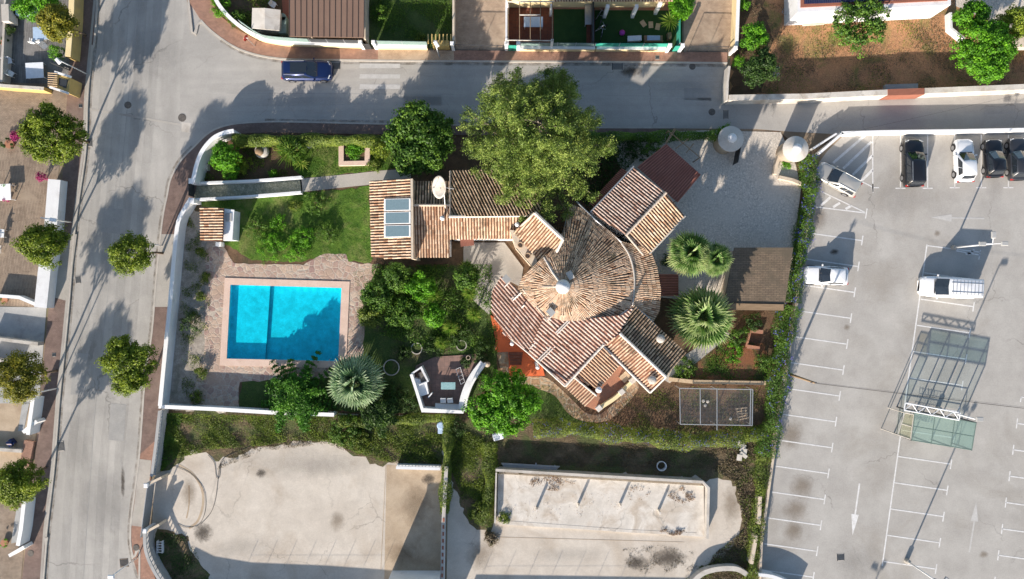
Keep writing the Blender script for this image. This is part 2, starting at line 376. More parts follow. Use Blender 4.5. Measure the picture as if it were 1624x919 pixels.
M['iron'] = surf('cast_iron', (.09, .082, .075), (.14, .125, .11), 5, rough_=0.7)
M['wood'] = surf('weathered_wood', (.30, .21, .13), (.22, .15, .09), 4, stretch=(.3, 3, 1), rough_=0.9)
M['wood_pale'] = surf('pale_sawn_wood', (.55, .42, .28), (.45, .33, .21), 4, rough_=0.9)
M['bark'] = surf('bark', (.17, .12, .08), (.11, .08, .055), 6, rough_=1, bmp=0.8)
M['bark_pale'] = surf('pale_bark', (.34, .29, .22), (.26, .21, .16), 5, rough_=1, bmp=0.6)
M['tyre'] = plain('tyre_rubber', (.022, .022, .024), 0.85, spec=0.3)
M['rim'] = plain('alloy_rim', (.55, .56, .58), 0.3, 0.9)
M['lamp_clear'] = plain('headlight_lens', (.75, .78, .80), 0.12, spec=0.8)
M['lamp_red'] = plain('tail_light_lens', (.42, .02, .015), 0.2, spec=0.7)
M['car_glass'] = plain('tinted_car_glass', (.018, .024, .032), 0.06, spec=0.8, coat=0.5)
M['black_plastic'] = plain('black_plastic', (.03, .03, .032), 0.55)
M['fabric_blue'] = plain('pale_blue_fabric', (.38, .50, .66), 0.9)
M['fabric_white'] = plain('white_fabric', (.72, .75, .80), 0.9)
M['turquoise'] = surf('turquoise_board', (.20, .36, .38), (.28, .44, .46), 3, rough_=0.6)
M['pink'] = plain('magenta_rubber', (.45, .05, .38), 0.5)
M['solar'] = bricks('solar_cells', (.012, .014, .05), (.016, .018, .06), (.12, .13, .17), 0.16, 0.16, 0.006, offset=0, rough_=0.15)
M['skyglass'] = plain('skylight_glass', (.15, .22, .25), 0.08, spec=0.9, coat=0.6)
M['green_cloth'] = plain('green_shade_cloth', (.03, .30, .22), 0.8, var=0.15)
M['mesh_green'] = plain('grey_green_fence_mesh', (.18, .26, .24), 0.7, var=0.15)
def paint(name, c, metal=0.4): return plain(name, c, 0.28, metal, coat=0.8, var=0.02)
M['car_blue'] = paint('blue_car_paint', (.008, .022, .095)); M['car_black'] = paint('black_car_paint', (.012, .012, .014), 0.2)
M['car_white'] = paint('white_car_paint', (.78, .79, .80), 0.0); M['car_gold'] = paint('silver_gold_car_paint', (.52, .50, .45), 0.45)
M['car_grey'] = paint('dark_grey_car_paint', (.04, .042, .048), 0.3)
# leaves
def leafmat(name, cols, trans=0.38): return tinted(name, cols, 0.55, 0.15, 1.2, 0, spec=0.35, trans=trans)
M['leaf_street'] = leafmat('street_tree_leaves', [(.05, .09, .008), (.16, .235, .018), (.34, .41, .035)])
M['leaf_yellow'] = leafmat('yellowing_leaves', [(.07, .09, .012), (.20, .21, .02), (.38, .33, .03)])
M['leaf_ficus'] = leafmat('glossy_green_leaves', [(.030, .075, .012), (.08, .18, .02), (.18, .31, .035)])
M['leaf_bright'] = leafmat('bright_green_leaves', [(.04, .13, .008), (.11, .32, .012), (.21, .47, .022)])
M['leaf_pine'] = leafmat('pine_needles', [(.065, .11, .02), (.17, .26, .045), (.35, .43, .10)], 0.25)
M['leaf_dark'] = leafmat('dark_green_leaves', [(.018, .045, .010), (.045, .10, .018), (.09, .17, .028)])
M['leaf_vine'] = leafmat('vine_leaves', [(.045, .075, .012), (.125, .19, .024), (.27, .33, .045)])
M['leaf_dry'] = leafmat('dry_weed_leaves', [(.09, .065, .04), (.15, .11, .065), (.11, .12, .04)], 0.15)
M['leaf_palm'] = leafmat('palm_fronds', [(.07, .17, .035), (.24, .40, .12), (.60, .66, .36)])
M['leaf_palm_blue'] = leafmat('blue_green_palm_fronds', [(.07, .16, .07), (.23, .36, .19), (.62, .72, .50)])
M['leaf_deadpalm'] = leafmat('straw_palm_fronds', [(.30, .24, .14), (.45, .38, .24), (.55, .48, .33)], 0.15)
M['leaf_grass'] = leafmat('grass_blades', [(.045, .105, .012), (.095, .20, .02), (.19, .29, .035)])
M['leaf_yucca'] = leafmat('yucca_blades', [(.06, .15, .02), (.18, .32, .04), (.45, .50, .12)])
M['petal_blue'] = leafmat('blue_flowers', [(.06, .06, .30), (.12, .12, .45), (.22, .22, .60)])
M['petal_pink'] = leafmat('magenta_flowers', [(.25, .01, .10), (.42, .03, .18), (.50, .06, .25)])
M['petal_white'] = leafmat('white_flowers', [(.6, .6, .6), (.7, .7, .7), (.8, .8, .8)])
def netmat(name, c, cell, wire):
    m, t, b = nodes_of(name); co = coord(t)
    br = t.nodes.new('ShaderNodeTexBrick'); t.links.new(co, br.inputs['Vector']); br.offset = 0
    br.inputs['Scale'].default_value = 1; br.inputs['Brick Width'].default_value = cell; br.inputs['Row Height'].default_value = cell; br.inputs['Mortar Size'].default_value = wire
    b.inputs['Base Color'].default_value = (*c, 1); b.inputs['Roughness'].default_value = .6
    tr = t.nodes.new('ShaderNodeBsdfTransparent'); mx = t.nodes.new('ShaderNodeMixShader')
    t.links.new(br.outputs['Fac'], mx.inputs[0]); t.links.new(tr.outputs[0], mx.inputs[1]); t.links.new(b.outputs[0], mx.inputs[2])
    t.links.new(mx.outputs[0], t.nodes['Material Output'].inputs[0]); return m
M['net'] = netmat('wire_netting', (.16, .165, .175), 0.12, 0.006)
def clearglass(name, tint, gl=0.10):
    m, t, b = nodes_of(name)
    tr = t.nodes.new('ShaderNodeBsdfTransparent'); tr.inputs[0].default_value = (*tint, 1)
    b.inputs['Base Color'].default_value = (*[x * .85 for x in tint], 1); b.inputs['Roughness'].default_value = 0.05
    mx = t.nodes.new('ShaderNodeMixShader'); mx.inputs[0].default_value = gl
    t.links.new(tr.outputs[0], mx.inputs[1]); t.links.new(b.outputs[0], mx.inputs[2])
    t.links.new(mx.outputs[0], t.nodes['Material Output'].inputs[0]); return m
M['glass_green'] = clearglass('greenish_roof_panel', (.50, .66, .60), 0.34)
def water_mat():
    m, t, b = nodes_of('pool_water'); co = coord(t)
    tr = t.nodes.new('ShaderNodeBsdfTransparent'); tr.inputs[0].default_value = (.16, .92, .98, 1)
    gl = t.nodes.new('ShaderNodeBsdfGlossy'); gl.inputs['Roughness'].default_value = 0.03
    lw = t.nodes.new('ShaderNodeLayerWeight'); lw.inputs[0].default_value = .5
    pw = t.nodes.new('ShaderNodeMath'); pw.operation = 'POWER'; pw.inputs[1].default_value = 5; t.links.new(lw.outputs['Facing'], pw.inputs[0])
    fr = t.nodes.new('ShaderNodeMath'); fr.operation = 'MULTIPLY_ADD'; fr.inputs[1].default_value = .6; fr.inputs[2].default_value = .02; t.links.new(pw.outputs[0], fr.inputs[0])
    bp = t.nodes.new('ShaderNodeBump'); bp.inputs['Strength'].default_value = 0.25; bp.inputs['Distance'].default_value = 0.02
    t.links.new(noise(t, co, 3.5, 3), bp.inputs['Height']); t.links.new(bp.outputs[0], gl.inputs['Normal'])
    mx = t.nodes.new('ShaderNodeMixShader'); t.links.new(fr.outputs[0], mx.inputs[0]); t.links.new(tr.outputs[0], mx.inputs[1]); t.links.new(gl.outputs[0], mx.inputs[2])
    t.links.new(mx.outputs[0], t.nodes['Material Output'].inputs[0]); return m
M['water'] = water_mat()
M['pool_tile'] = bricks('turquoise_pool_mosaic', (.22, .60, .70), (.25, .64, .74), (.30, .66, .74), 0.12, 0.12, 0.008, offset=0)
M['pool_deep'] = bricks('blue_pool_mosaic', (.21, .58, .68), (.24, .62, .72), (.29, .65, .73), 0.12, 0.12, 0.008, offset=0)

# ---------------------------------------------------------------- builders: sheets, walls, roofs
def sheet(name, pts, z, mat, holes=(), kind='structure', smooth=0, ragged=0.0, label=None):
    if smooth: pts = smooth_pts(pts, smooth, True)
    if ragged: pts = rough(pts, ragged)
    loops = [[P(p[0], p[1]) for p in pts]] + [[P(p[0], p[1]) for p in h] for h in holes]
    allv = [v for l in loops for v in l]
    fs = []
    for t in tessellate_polygon(loops):
        a, b, c = (allv[i] for i in t)
        ar = (b.x - a.x) * (c.y - a.y) - (c.x - a.x) * (b.y - a.y)
        if abs(ar) < 1e-9: continue
        fs.append(tuple(t) if ar > 0 else tuple(t[::-1]))
    mb = MB(); mb.add([(v.x, v.y, z) for v in allv], fs)
    o = mb.build(name, mat); tag(o, label, None, None, kind); return o

def offset_path(pts, d):
    """pts world 2D; each moved d to the left of travel"""
    out = []; n = len(pts)
    for i in range(n):
        a = Vector(pts[max(i - 1, 0)]); b = Vector(pts[min(i + 1, n - 1)]); p = Vector(pts[i])
        t = (b - a).normalized(); nn = Vector((-t.y, t.x))
        if 0 < i < n - 1:
            t1 = (p - a).normalized(); c = max(0.5, t1.dot(t)); out.append(p + nn * d / c)
        else: out.append(p + nn * d)
    return out

def ribbon(mb, pts, t, z0, z1, tint=0.5, side=0.0):
    """pts world 2D centre line; side shifts it"""
    L = offset_path(pts, t / 2 + side); Rr = offset_path(pts, -t / 2 + side); n = len(pts)
    zt = z1 if hasattr(z1, '__len__') else [z1] * n
    vs = []
    for i in range(n):
        vs += [(L[i].x, L[i].y, z0), (L[i].x, L[i].y, zt[i]), (Rr[i].x, Rr[i].y, zt[i]), (Rr[i].x, Rr[i].y, z0)]
    fs = []
    for i in range(n - 1):
        a, b = 4 * i, 4 * (i + 1)
        fs += [(a, a + 1, b + 1, b), (a + 1, a + 2, b + 2, b + 1), (a + 2, a + 3, b + 3, b + 2), (a + 3, a, b, b + 3)]
    fs += [(0, 3, 2, 1), (4 * n - 4, 4 * n - 3, 4 * n - 2, 4 * n - 1)]
    mb.add(vs, fs, tint)

def wall(name, label, path, h, t, mat, cat='wall', cap=None, top=True, smooth=0, z0=0.0, group=None, capo=0.05, parent=None):
    """a standing wall along photo pixels measured at its top edge (top=True) or base"""
    if smooth: path = smooth_pts(path, smooth)
    pts = [P(p[0], p[1], h if top else 0.0).xy for p in path]
    mb = MB(); ribbon(mb, pts, t, z0, h)
    c = P(*path[0]); 
    if cap or parent is not None:
        r = parent or thing(name, label, cat, (pts[0].x, pts[0].y, 0), 0, group)
        mb.build('wall', mat, r)
        if cap:
            m2 = MB(); ribbon(m2, pts, t + 2 * capo, h + 0.002, h + 0.06); m2.build('coping', cap, r)
        return r
    o = mb.build(name, mat, loc=(pts[0].x, pts[0].y, 0)); tag(o, label, cat, group); return o

def clip_line(poly, s):
    """poly in (u, v); the v intervals where u == s"""
    xs = []
    for i in range(len(poly)):
        (u0, v0), (u1, v1) = poly[i - 1], poly[i]
        if (u0 - s) * (u1 - s) < 0: xs.append(v0 + (v1 - v0) * (s - u0) / (u1 - u0))
    xs.sort(); return list(zip(xs[::2], xs[1::2]))

def cover_tiles(mb, a, b, n, r=0.074, L=0.42):
    """a row of half round cover tiles from the ridge point a down to the eave b, n the roof's normal"""
    d = b - a; ln = d.length
    if ln < 0.12: return
    d.normalize(); c = n.cross(d).normalized(); k = max(1, round(ln / L)); st = ln / k
    for i in range(k):
        p0 = a + d * (st * i); p1 = a + d * (st * (i + 1) + 0.03 * (i < k - 1))
        j = c * rnd.gauss(0, 0.007); tint = min(1, max(0, rnd.gauss(0.55, 0.24)))
        vs = []
        for p, rr, up in ((p0, r * 0.9, 0.0), (p1, r * 1.1, 0.014)):
            for q in range(5):
                an = math.pi * q / 4
                vs.append(p + j + c * (math.cos(an) * rr) + n * (math.sin(an) * rr * 1.05 + up))
        fs = [(q, q + 1, q + 6, q + 5) for q in range(4)] + [(9, 8, 7, 6, 5)]
        mb.add(vs, fs, tint)

def roof_face(parent, pts, mat, pan, spacing=0.25, direc=None, name='roof_section', thick=0.14, walls=None, wmat=None, inset=0.93):
    """pts (px, py, z) of one tiled slope; direc = (dx, dy) run of the tiles in photo pixels if not straight down the slope"""
    V = [P(*p) for p in pts]
    c0 = sum(V, Vector()) / len(V); n = Vector()
    for i in range(len(V)): n += (V[i - 1] - c0).cross(V[i] - c0)
    n.normalize()
    if n.z < 0: n = -n
    V = [v - n * (v - c0).dot(n) for v in V]
    d = (Vector((0, 0, -1)) - n * (-n.z)) if direc is None else Vector((direc[0], -direc[1], 0))
    d = (d - n * d.dot(n)).normalized()
    if d.z > 0 and direc is None: d = -d
    if direc is not None and d.z > 0: d = -d
    c = n.cross(d).normalized()
    uv = [((v - c0).dot(c), (v - c0).dot(d)) for v in V]
    mb = MB(); nn = len(V)
    top = [v.copy() for v in V]; bot = [v - Vector((0, 0, thick)) for v in V]
    # a thick slab under the tiles
    ar = sum(uv[i - 1][0] * uv[i][1] - uv[i][0] * uv[i - 1][1] for i in range(nn))
    if ar < 0 : order = list(range(nn))[::-1]
    else: order = list(range(nn))
    tess = tessellate_polygon([[Vector((u, v_, 0)) for u, v_ in uv]])
    fs = []
    for t in tess:
        a, b, e = (top[i] for i in t)
        t = tuple(t) if (b - a).cross(e - a).dot(n) > 0 else tuple(t[::-1])
        fs.append(t); fs.append(tuple(i + nn for i in t[::-1]))
    for i in range(nn): fs.append((i, (i + 1) % nn, nn + (i + 1) % nn, nn + i))
    mb.add(top + bot, fs)
    o = mb.build(name, pan, parent)
    mt = MB(); u0 = min(u for u, _ in uv); u1 = max(u for u, _ in uv); s = u0 + spacing * 0.45
    while s < u1:
        for a, b in clip_line(uv, s + rnd.gauss(0, 0.004)):
            cover_tiles(mt, c0 + c * s + d * (a + 0.01), c0 + c * s + d * (b + 0.05), n)
        s += spacing
    if mt.v:
        mt.build('roof_tiles', mat, o)
    if walls is not None:
        cc = sum(V, Vector()) / nn
        pw = [cc + (v - cc) * inset for v in V]
        zs = []
        for p in pw:
            zz = c0.z - ((p.x - c0.x) * n.x + (p.y - c0.y) * n.y) / n.z
            zs.append(zz - thick - 0.02)
        walls.prism([(p.x, p.y) for p in pw], 0, zs)
    return o

def cap_line(parent, pts, mat, r=0.11, name='ridge_cap', lift=0.09):
    mb = MB(); V = [P(*p) for p in pts]
    for a, b in zip(V, V[1:]):
        L = (b - a).length; k = max(1, int(L / 0.42))
        for i in range(k):
            p = a.lerp(b, i / k); q = a.lerp(b, (i + 1) / k)
            z = Vector((0, 0, lift + rnd.gauss(0, .006)))
            mb.tube(p + z, q + z, r * 1.06, r * 0.94, 7, min(1, max(0, rnd.gauss(.6, .2))))
    return mb.build(name, mat, parent)

# ---------------------------------------------------------------- builders: foliage
def leaf_mesh(name, pos, nrm, size, tint, mat, parent=None, loc=(0, 0, 0), aspect=0.5, local=True, droop=0.0):
    """one small bent leaf per point; pos relative to the parent"""
    n = len(pos)
    if n == 0: return None
    nrm = nrm / (np.linalg.norm(nrm, axis=1, keepdims=True) + 1e-9)
    a = rng.normal(size=(n, 3)); t = np.cross(nrm, a); t /= (np.linalg.norm(t, axis=1, keepdims=True) + 1e-9)
    b = np.cross(nrm, t); s = np.asarray(size).reshape(-1, 1) * np.ones((n, 1))
    v = np.empty((n, 4, 3))
    v[:, 0] = pos - t * s * 0.5; v[:, 1] = pos + b * s * aspect * 0.5 + nrm * s * 0.08
    v[:, 2] = pos + t * s * 0.5 - np.array([0, 0, 1.0]) * s * droop; v[:, 3] = pos - b * s * aspect * 0.5 + nrm * s * 0.08
    me = bpy.data.meshes.new(name)
    me.vertices.add(4 * n); me.vertices.foreach_set('co', v.reshape(-1))
    me.loops.add(4 * n); me.loops.foreach_set('vertex_index', np.arange(4 * n, dtype=np.int32))
    me.polygons.add(n); me.polygons.foreach_set('loop_start', np.arange(0, 4 * n, 4, dtype=np.int32))
    me.polygons.foreach_set('loop_total', np.full(n, 4, dtype=np.int32))
    me.update(calc_edges=True)
    at = me.attributes.new('tint', 'FLOAT', 'POINT'); at.data.foreach_set('value', np.repeat(np.clip(tint, 0, 1), 4).astype(np.float32))
    me.materials.append(mat)
    o = bpy.data.objects.new(name, me); COL.objects.link(o)
    if parent is not None: o.parent = parent
    o.location = loc
    return o

def crown_points(blobs, clumps, per, cr, upper=0.35, shell=0.55):
    """clump centres in the ellipsoids, leaves about each; returns pos, normals, tint"""
    vol = np.array([b[3] * b[4] * b[5] for b in blobs]) ** 0.67; vol = vol / vol.sum()
    P_, N_, T_ = [], [], []
    for b, f in zip(blobs, vol):
        k = max(3, int(clumps * f)); c = np.array(b[:3]); r = np.array(b[3:6])
        d = rng.normal(size=(k, 3)); d /= np.linalg.norm(d, axis=1, keepdims=True); d[:, 2] = np.where(d[:, 2] < -upper, -d[:, 2], d[:, 2])
        rad = shell + (1 - shell) * rng.random(k) ** 0.6
        cc = c + d * rad[:, None] * r
        crs = cr * rng.uniform(0.6, 1.35, k)
        ct = rng.normal(0.5, 0.17, k)
        off = rng.normal(size=(k, per, 3)); off /= np.linalg.norm(off, axis=2, keepdims=True)
        off *= (rng.random((k, per, 1)) ** 0.45) * crs[:, None, None]; off[..., 2] *= 0.75
        p = cc[:, None, :] + off
        nn = off / (cr + 1e-6) + d[:, None, :] * 0.5 + np.array([-.12, -.28, 0.22]) + rng.normal(scale=0.5, size=off.shape)
        t = ct[:, None] + rng.normal(0, 0.16, (k, per))
        P_.append(p.reshape(-1, 3)); N_.append(nn.reshape(-1, 3)); T_.append(t.reshape(-1))
    return np.concatenate(P_), np.concatenate(N_), np.concatenate(T_)

def limb_tree(mb, base, tips, r0):
    """a tapered bent trunk that forks to the tips (local coordinates)"""
    c = sum((Vector(t) for t in tips), Vector()) / len(tips)
    fork = Vector(base).lerp(c, 0.5); fork.z = c.z * 0.6
    mid = Vector(base).lerp(fork, 0.5) + Vector((rnd.gauss(0, .05), rnd.gauss(0, .05), 0))
    mb.tube(base, mid, r0, r0 * .82, 9); mb.tube(mid, fork, r0 * .82, r0 * .68, 9)
    for t in tips:
        t = Vector(t); m = fork.lerp(t, 0.5) + Vector((rnd.gauss(0, .12), rnd.gauss(0, .12), rnd.gauss(.1, .1)))
        mb.tube(fork, m, r0 * .45, r0 * .3, 6); mb.tube(m, t, r0 * .3, r0 * .1, 5)
        for _ in range(2):
            e = t + Vector((rnd.gauss(0, .5), rnd.gauss(0, .5), rnd.gauss(.1, .3))); mb.tube(m, e, r0 * .17, r0 * .05, 4)

def tree(name, label, cx, cy, r_px, zc, rz, base, mat, clumps=90, per=60, leaf=0.17, cr=0.42, cat='tree', lobes=5, group=None, bark='bark', trunk_r=0.12, squash=1.0, aspect=0.5, shell=0.5, dens=1.9, main=.84):
    """cx, cy, r_px: the crown as the photograph shows it; base: the foot of the trunk"""
    c = P(cx, cy, zc); b = P(*base); r = r_px / S * (H - zc) / H
    root = thing(name, label, cat, (b.x, b.y, 0), 0, group)
    o = Vector((c.x - b.x, c.y - b.y, zc))
    blobs = [(o.x, o.y, o.z, r * main, r * main * squash, rz * .9)]
    a0 = rnd.random() * 6.28
    for i in range(lobes):
        a = a0 + i * 6.283 / lobes + rnd.gauss(0, .25); q = r * rnd.uniform(.48, .62); rr = r * rnd.uniform(.34, .46)
        blobs.append((o.x + q * math.cos(a), o.y + q * math.sin(a) * squash, o.z + rnd.uniform(-.25, .25) * rz, rr, rr, rz * rnd.uniform(.5, .7)))
    mb = MB(); tips = [Vector(q[:3]) for q in blobs[1:]] or [o]
    limb_tree(mb, (0, 0, 0), tips, trunk_r); mb.build('trunk', M[bark], root, smooth=True, local=True)
    p, n, t = crown_points(blobs, int(clumps * dens), per, cr, shell=shell)
    leaf_mesh('crown', p, n, rng.uniform(leaf * .7, leaf * 1.3, len(p)), t, mat, root, aspect=.62)
    return root

def bush(name, label, cx, cy, r_px, h, mat, n=2200, leaf=0.12, cr=0.25, cat='bush', stretch=1.0, group=None, rz=0.0):
    c = P(cx, cy, h * .6); r = r_px / S
    root = thing(name, label, cat, (c.x, c.y, 0), rz, group)
    mb = MB()
    for i in range(6):
        a = i * 1.05 + rnd.random(); mb.tube((0, 0, 0), (r * .55 * math.cos(a), r * .55 * math.sin(a) * stretch, h * .75), .03, .01, 5)
    mb.build('stems', M['bark'], root, local=True)
    blobs = [(0, 0, h * .5, r * .75, r * .75 * stretch, h * .45)]
    for i in range(4):
        a = i * 1.57 + rnd.random(); rr = r * rnd.uniform(.35, .5)
        blobs.append((r * .5 * math.cos(a), r * .5 * math.sin(a) * stretch, h * rnd.uniform(.4, .6), rr, rr, h * rnd.uniform(.3, .42)))
    per = 36; p, nn, t = crown_points(blobs, max(12, int(n * 1.6) // per), per, cr)
    p[:, 2] = np.abs(p[:, 2])
    leaf_mesh('foliage', p, nn, rng.uniform(leaf * .7, leaf * 1.3, len(p)), t, mat, root)
    return root

def in_poly(x, y, poly):
    ins = np.zeros(len(x), bool); m = len(poly)
    for i in range(m):
        x0, y0 = poly[i - 1]; x1, y1 = poly[i]
        c = ((y0 > y) != (y1 > y)); 
        with np.errstate(divide='ignore', invalid='ignore'):
            ins ^= c & (x < (x1 - x0) * (y - y0) / ((y1 - y0) + 1e-12) + x0)
    return ins
def vnoise(x, y, f, seed=0.0):
    return (np.sin(x * f + seed + 1.7 * np.sin(y * f * .7 + seed * 2.1)) + np.sin(y * f * 1.3 + seed * 3 + 1.3 * np.sin(x * f * .9 + seed)) + np.sin((x + y) * f * 2.1 + seed) * .5) / 2.5

def scatter(name, label, poly, n, h, leaf, mat, cat='ground cover', thr=-9, freq=1.2, kind='stuff', z0=0.0, upright=0.0, thing_=False, aspect=0.5, hvar=0.6, group=None, seed=None):
    """low leafy growth spread over an area given in photo pixels"""
    W = np.array([P(p[0], p[1]).xy for p in poly]); lo, hi = W.min(0), W.max(0)
    sd = rnd.random() * 9 if seed is None else seed
    x = rng.uniform(lo[0], hi[0], n * 3); y = rng.uniform(lo[1], hi[1], n * 3)
    k = in_poly(x, y, W.tolist()) & (vnoise(x, y, freq, sd) + rng.normal(0, .25, n * 3) > thr)
    x, y = x[k][:n], y[k][:n]; m = len(x)
    hh = h * (1 - hvar + hvar * (0.5 + 0.5 * vnoise(x, y, freq * 1.9, sd + 2)))
    z = z0 + hh * rng.random(m) ** .7
    t = .5 + .22 * vnoise(x, y, freq * 1.4, sd + 5) + rng.normal(0, .2, m)
    nn = np.stack([rng.normal(0, .6, m), rng.normal(0, .6, m), np.full(m, .8 - upright)], 1)
    c = W.mean(0)
    pos = np.stack([x - c[0], y - c[1], z], 1)
    o = leaf_mesh(name, pos, nn, rng.uniform(leaf * .6, leaf * 1.4, m), t, mat, aspect=aspect)
    o.location = (c[0], c[1], 0)
    tag(o, label, cat if kind != 'stuff' else cat, group, kind); return o

def hedge(name, label, path, width, h, mat, n=6000, leaf=0.13, cat='hedge', flowers=None, nf=200, bulge=0.25, fsize=.12, lean=0.0):
    """path in photo pixels at ground; a thick leafy band with stems inside"""
    pts = [P(p[0], p[1], 0).xy for p in path]; seg = [(a, b, (b - a).length) for a, b in zip(pts, pts[1:])]
    tot = sum(s_[2] for s_ in seg); c = pts[0]
    root = thing(name, label, cat, (c.x, c.y, 0))
    mb = MB(); core = MB(); acc = 0
    def at(d):
        for a, b, L in seg:
            if d <= L: return a.lerp(b, d / L), (b - a).normalized()
            d -= L
        return seg[-1][1], (seg[-1][1] - seg[-1][0]).normalized()
    k = int(tot / .5)
    for i in range(k):
        p, t = at(i * .5); nn = Vector((-t.y, t.x)); q = p + nn * rnd.uniform(-.3, .3) * width
        mb.tube((q.x, q.y, 0), (q.x + rnd.gauss(0, .15), q.y + rnd.gauss(0, .15), h * .8), .03, .012, 4)
    mb.build('stems', M['bark'], root)
    def pts_n(m, shell=False):
        out = np.empty((m, 3)); nr = np.empty((m, 3))
        D = rng.uniform(0, tot, m)
        for i in range(m):
            p, t = at(D[i]); nn = Vector((-t.y, t.x))
            wv = width * (1 + bulge * math.sin(D[i] * 1.1) + bulge * .6 * math.sin(D[i] * 2.7 + 1)) / 2
            hv = h * (1 + .12 * math.sin(D[i] * 1.7 + 2) + .08 * math.sin(D[i] * 4.1))
            an = rnd.uniform(0, math.pi); rr = rnd.uniform(.72, 1.03) if rnd.random() < .8 else rnd.random()
            u = math.cos(an) * rr; v = abs(math.sin(an)) ** .5 * rr
            q = p + nn * (u * wv)
            out[i] = (q.x - c.x, q.y - c.y, max(.03, v * hv) if rnd.random() < .8 else rnd.random() * hv * .8)
            nr[i] = (nn.x * u * 1.2 + rnd.gauss(0, .45), nn.y * u * 1.2 + rnd.gauss(0, .45), .35 + math.sin(an))
        return out, nr, D
    p, nr, D = pts_n(n)
    t = .5 + .18 * np.sin(D * 2.3) + rng.normal(0, .22, n)
    leaf_mesh('foliage', p, nr, rng.uniform(leaf * .7, leaf * 1.3, n), t, mat, root)
    if flowers is not None:
        p, nr, D = pts_n(nf * 3); p = p[p[:, 2] > h * .5][:nf]
        off = rng.normal(0, .1, (len(p), 4, 3)); q = (p[:, None, :] + off + np.array([0, 0, .06])).reshape(-1, 3)
        leaf_mesh('flowers', q, rng.normal(0, .4, (len(q), 3)) + np.array([0, 0, 1.]), np.full(len(q), fsize), rng.random(len(q)), flowers, root, aspect=.9)['kind'] = 'stuff'
    return root

# ================================================================ GROUND AND ROADS
POOL = [(366, 452), (542, 457), (537, 573), (360, 569)]
sheet('ground', [(-3200, -3000), (4800, -3000), (4800, 3900), (-3200, 3900)], 0.0, M['ground'], [POOL])
# streets
left_edge = [(182, -600), (155, 0), (147, 80), (140, 152), (137, 236), (127, 310), (119, 370), (111, 474), (101, 578), (95, 635), (87, 739), (75, 843), (70, 919), (20, 1500)]
villa_kerb = [(190, 1500), (222, 919), (212, 885), (208, 836), (222, 721), (231, 600), (242, 526), (249, 439), (258, 352), (266, 310), (272, 283), (288, 255), (308, 234), (334, 210), (367, 198), (418, 194), (469, 194), (600, 197), (800, 200), (956, 203), (1070, 203)]
sheet('street', [(182, -600)] + left_edge[1:] + villa_kerb[:12] + [(308, 234), (330, 90), (296, 0), (300, -600)], .008, M['asphalt'])
sheet('cross_street', [(286, 262), (308, 234), (334, 210), (367, 198), (418, 194), (600, 197), (956, 203), (1070, 204), (1200, 205), (1235, 208), (1340, 214), (1800, 204), (1800, 138), (1624, 141), (1400, 151), (1157, 163), (1153, 101), (960, 99), (720, 98), (536, 96), (445, 94), (388, 82), (350, 61), (320, 34), (300, 3), (285, 90)], .012, M['asphalt_top'])
sheet('car_park', [(1340, 213), (1800, 202), (2200, 1500), (1130, 1500), (1208, 872), (1228, 720), (1248, 600), (1265, 480), (1277, 380), (1296, 262), (1312, 240)], .012, M['lot'])
# pavements: raised slabs with kerb stones
def pavement(name, outline, mat, z=.12):
    mb = MB(); mb.prism([P(*p).xy for p in outline], 0.0, z); o = mb.build(name, mat); tag(o, kind='structure'); return o
left_out = [(140, -600), (122, 0), (113, 70), (108, 145), (99, 310), (90, 400), (82, 453), (72, 554), (61, 683), (45, 840), (37, 912), (-10, 1500)]
pavement('pavement', left_edge + left_out[::-1], M['dark_walk'])
pavement('pavement', villa_kerb[:5] + [(234, 756), (240, 700), (228, 843), (232, 878), (243, 919), (215, 1500)][:0] + [(246, 700), (240, 756), (230, 845), (234, 880), (250, 925), (220, 1500)], M['brick_walk'])
pavement('pavement', villa_kerb[4:12] + [(308, 234), (334, 210), (367, 198), (418, 194), (600, 197), (800, 200), (956, 203), (1070, 203), (1070, 209), (900, 216), (620, 214), (430, 211), (370, 213), (345, 224), (328, 243), (318, 268), (313, 292), (308, 312), (296, 335), (284, 365), (272, 480), (256, 643), (246, 700)], M['dark_walk'])
north_kerb = [(270, -600), (300, 3), (320, 34), (350, 61), (388, 82), (445, 94), (536, 96), (720, 98), (960, 99), (1153, 101)]
pavement('pavement', north_kerb + [(1153, 84), (720, 81), (536, 78), (452, 74), (411, 66), (374, 46), (350, 26), (334, 0), (310, -600)], M['brick_walk'])
pavement('pavement', [(600, 96), (720, 97.6), (720, 81.4), (600, 79.6)], M['paver_beige'], .124)
pavement('crossing_ramp', [(109, 478), (123, 372), (96, 372), (80, 470)], M['walk_grey'], .124)
pavement('crossing_ramp', [(222.5, 728), (214, 800), (209.2, 833), (231, 836), (241, 730)], M['walk_grey'], .124)
pavement('crossing_ramp', [(256, 372), (250, 436), (246, 487), (270, 487), (281, 372)], M['walk_grey'], .124)
for path in (left_edge, villa_kerb, north_kerb):
    mb = MB(); ribbon(mb, [P(*p).xy for p in smooth_pts(path, 4)], .16, 0, .135); tag(mb.build('kerb', M['kerb']), kind='structure')
mb = MB(); ribbon(mb, [P(*p).xy for p in [(x - 3.4, y) for x, y in left_edge]], .22, 0, .128); tag(mb.build('kerb', M['wood_pale' if 0 else 'walk_grey']), kind='structure')
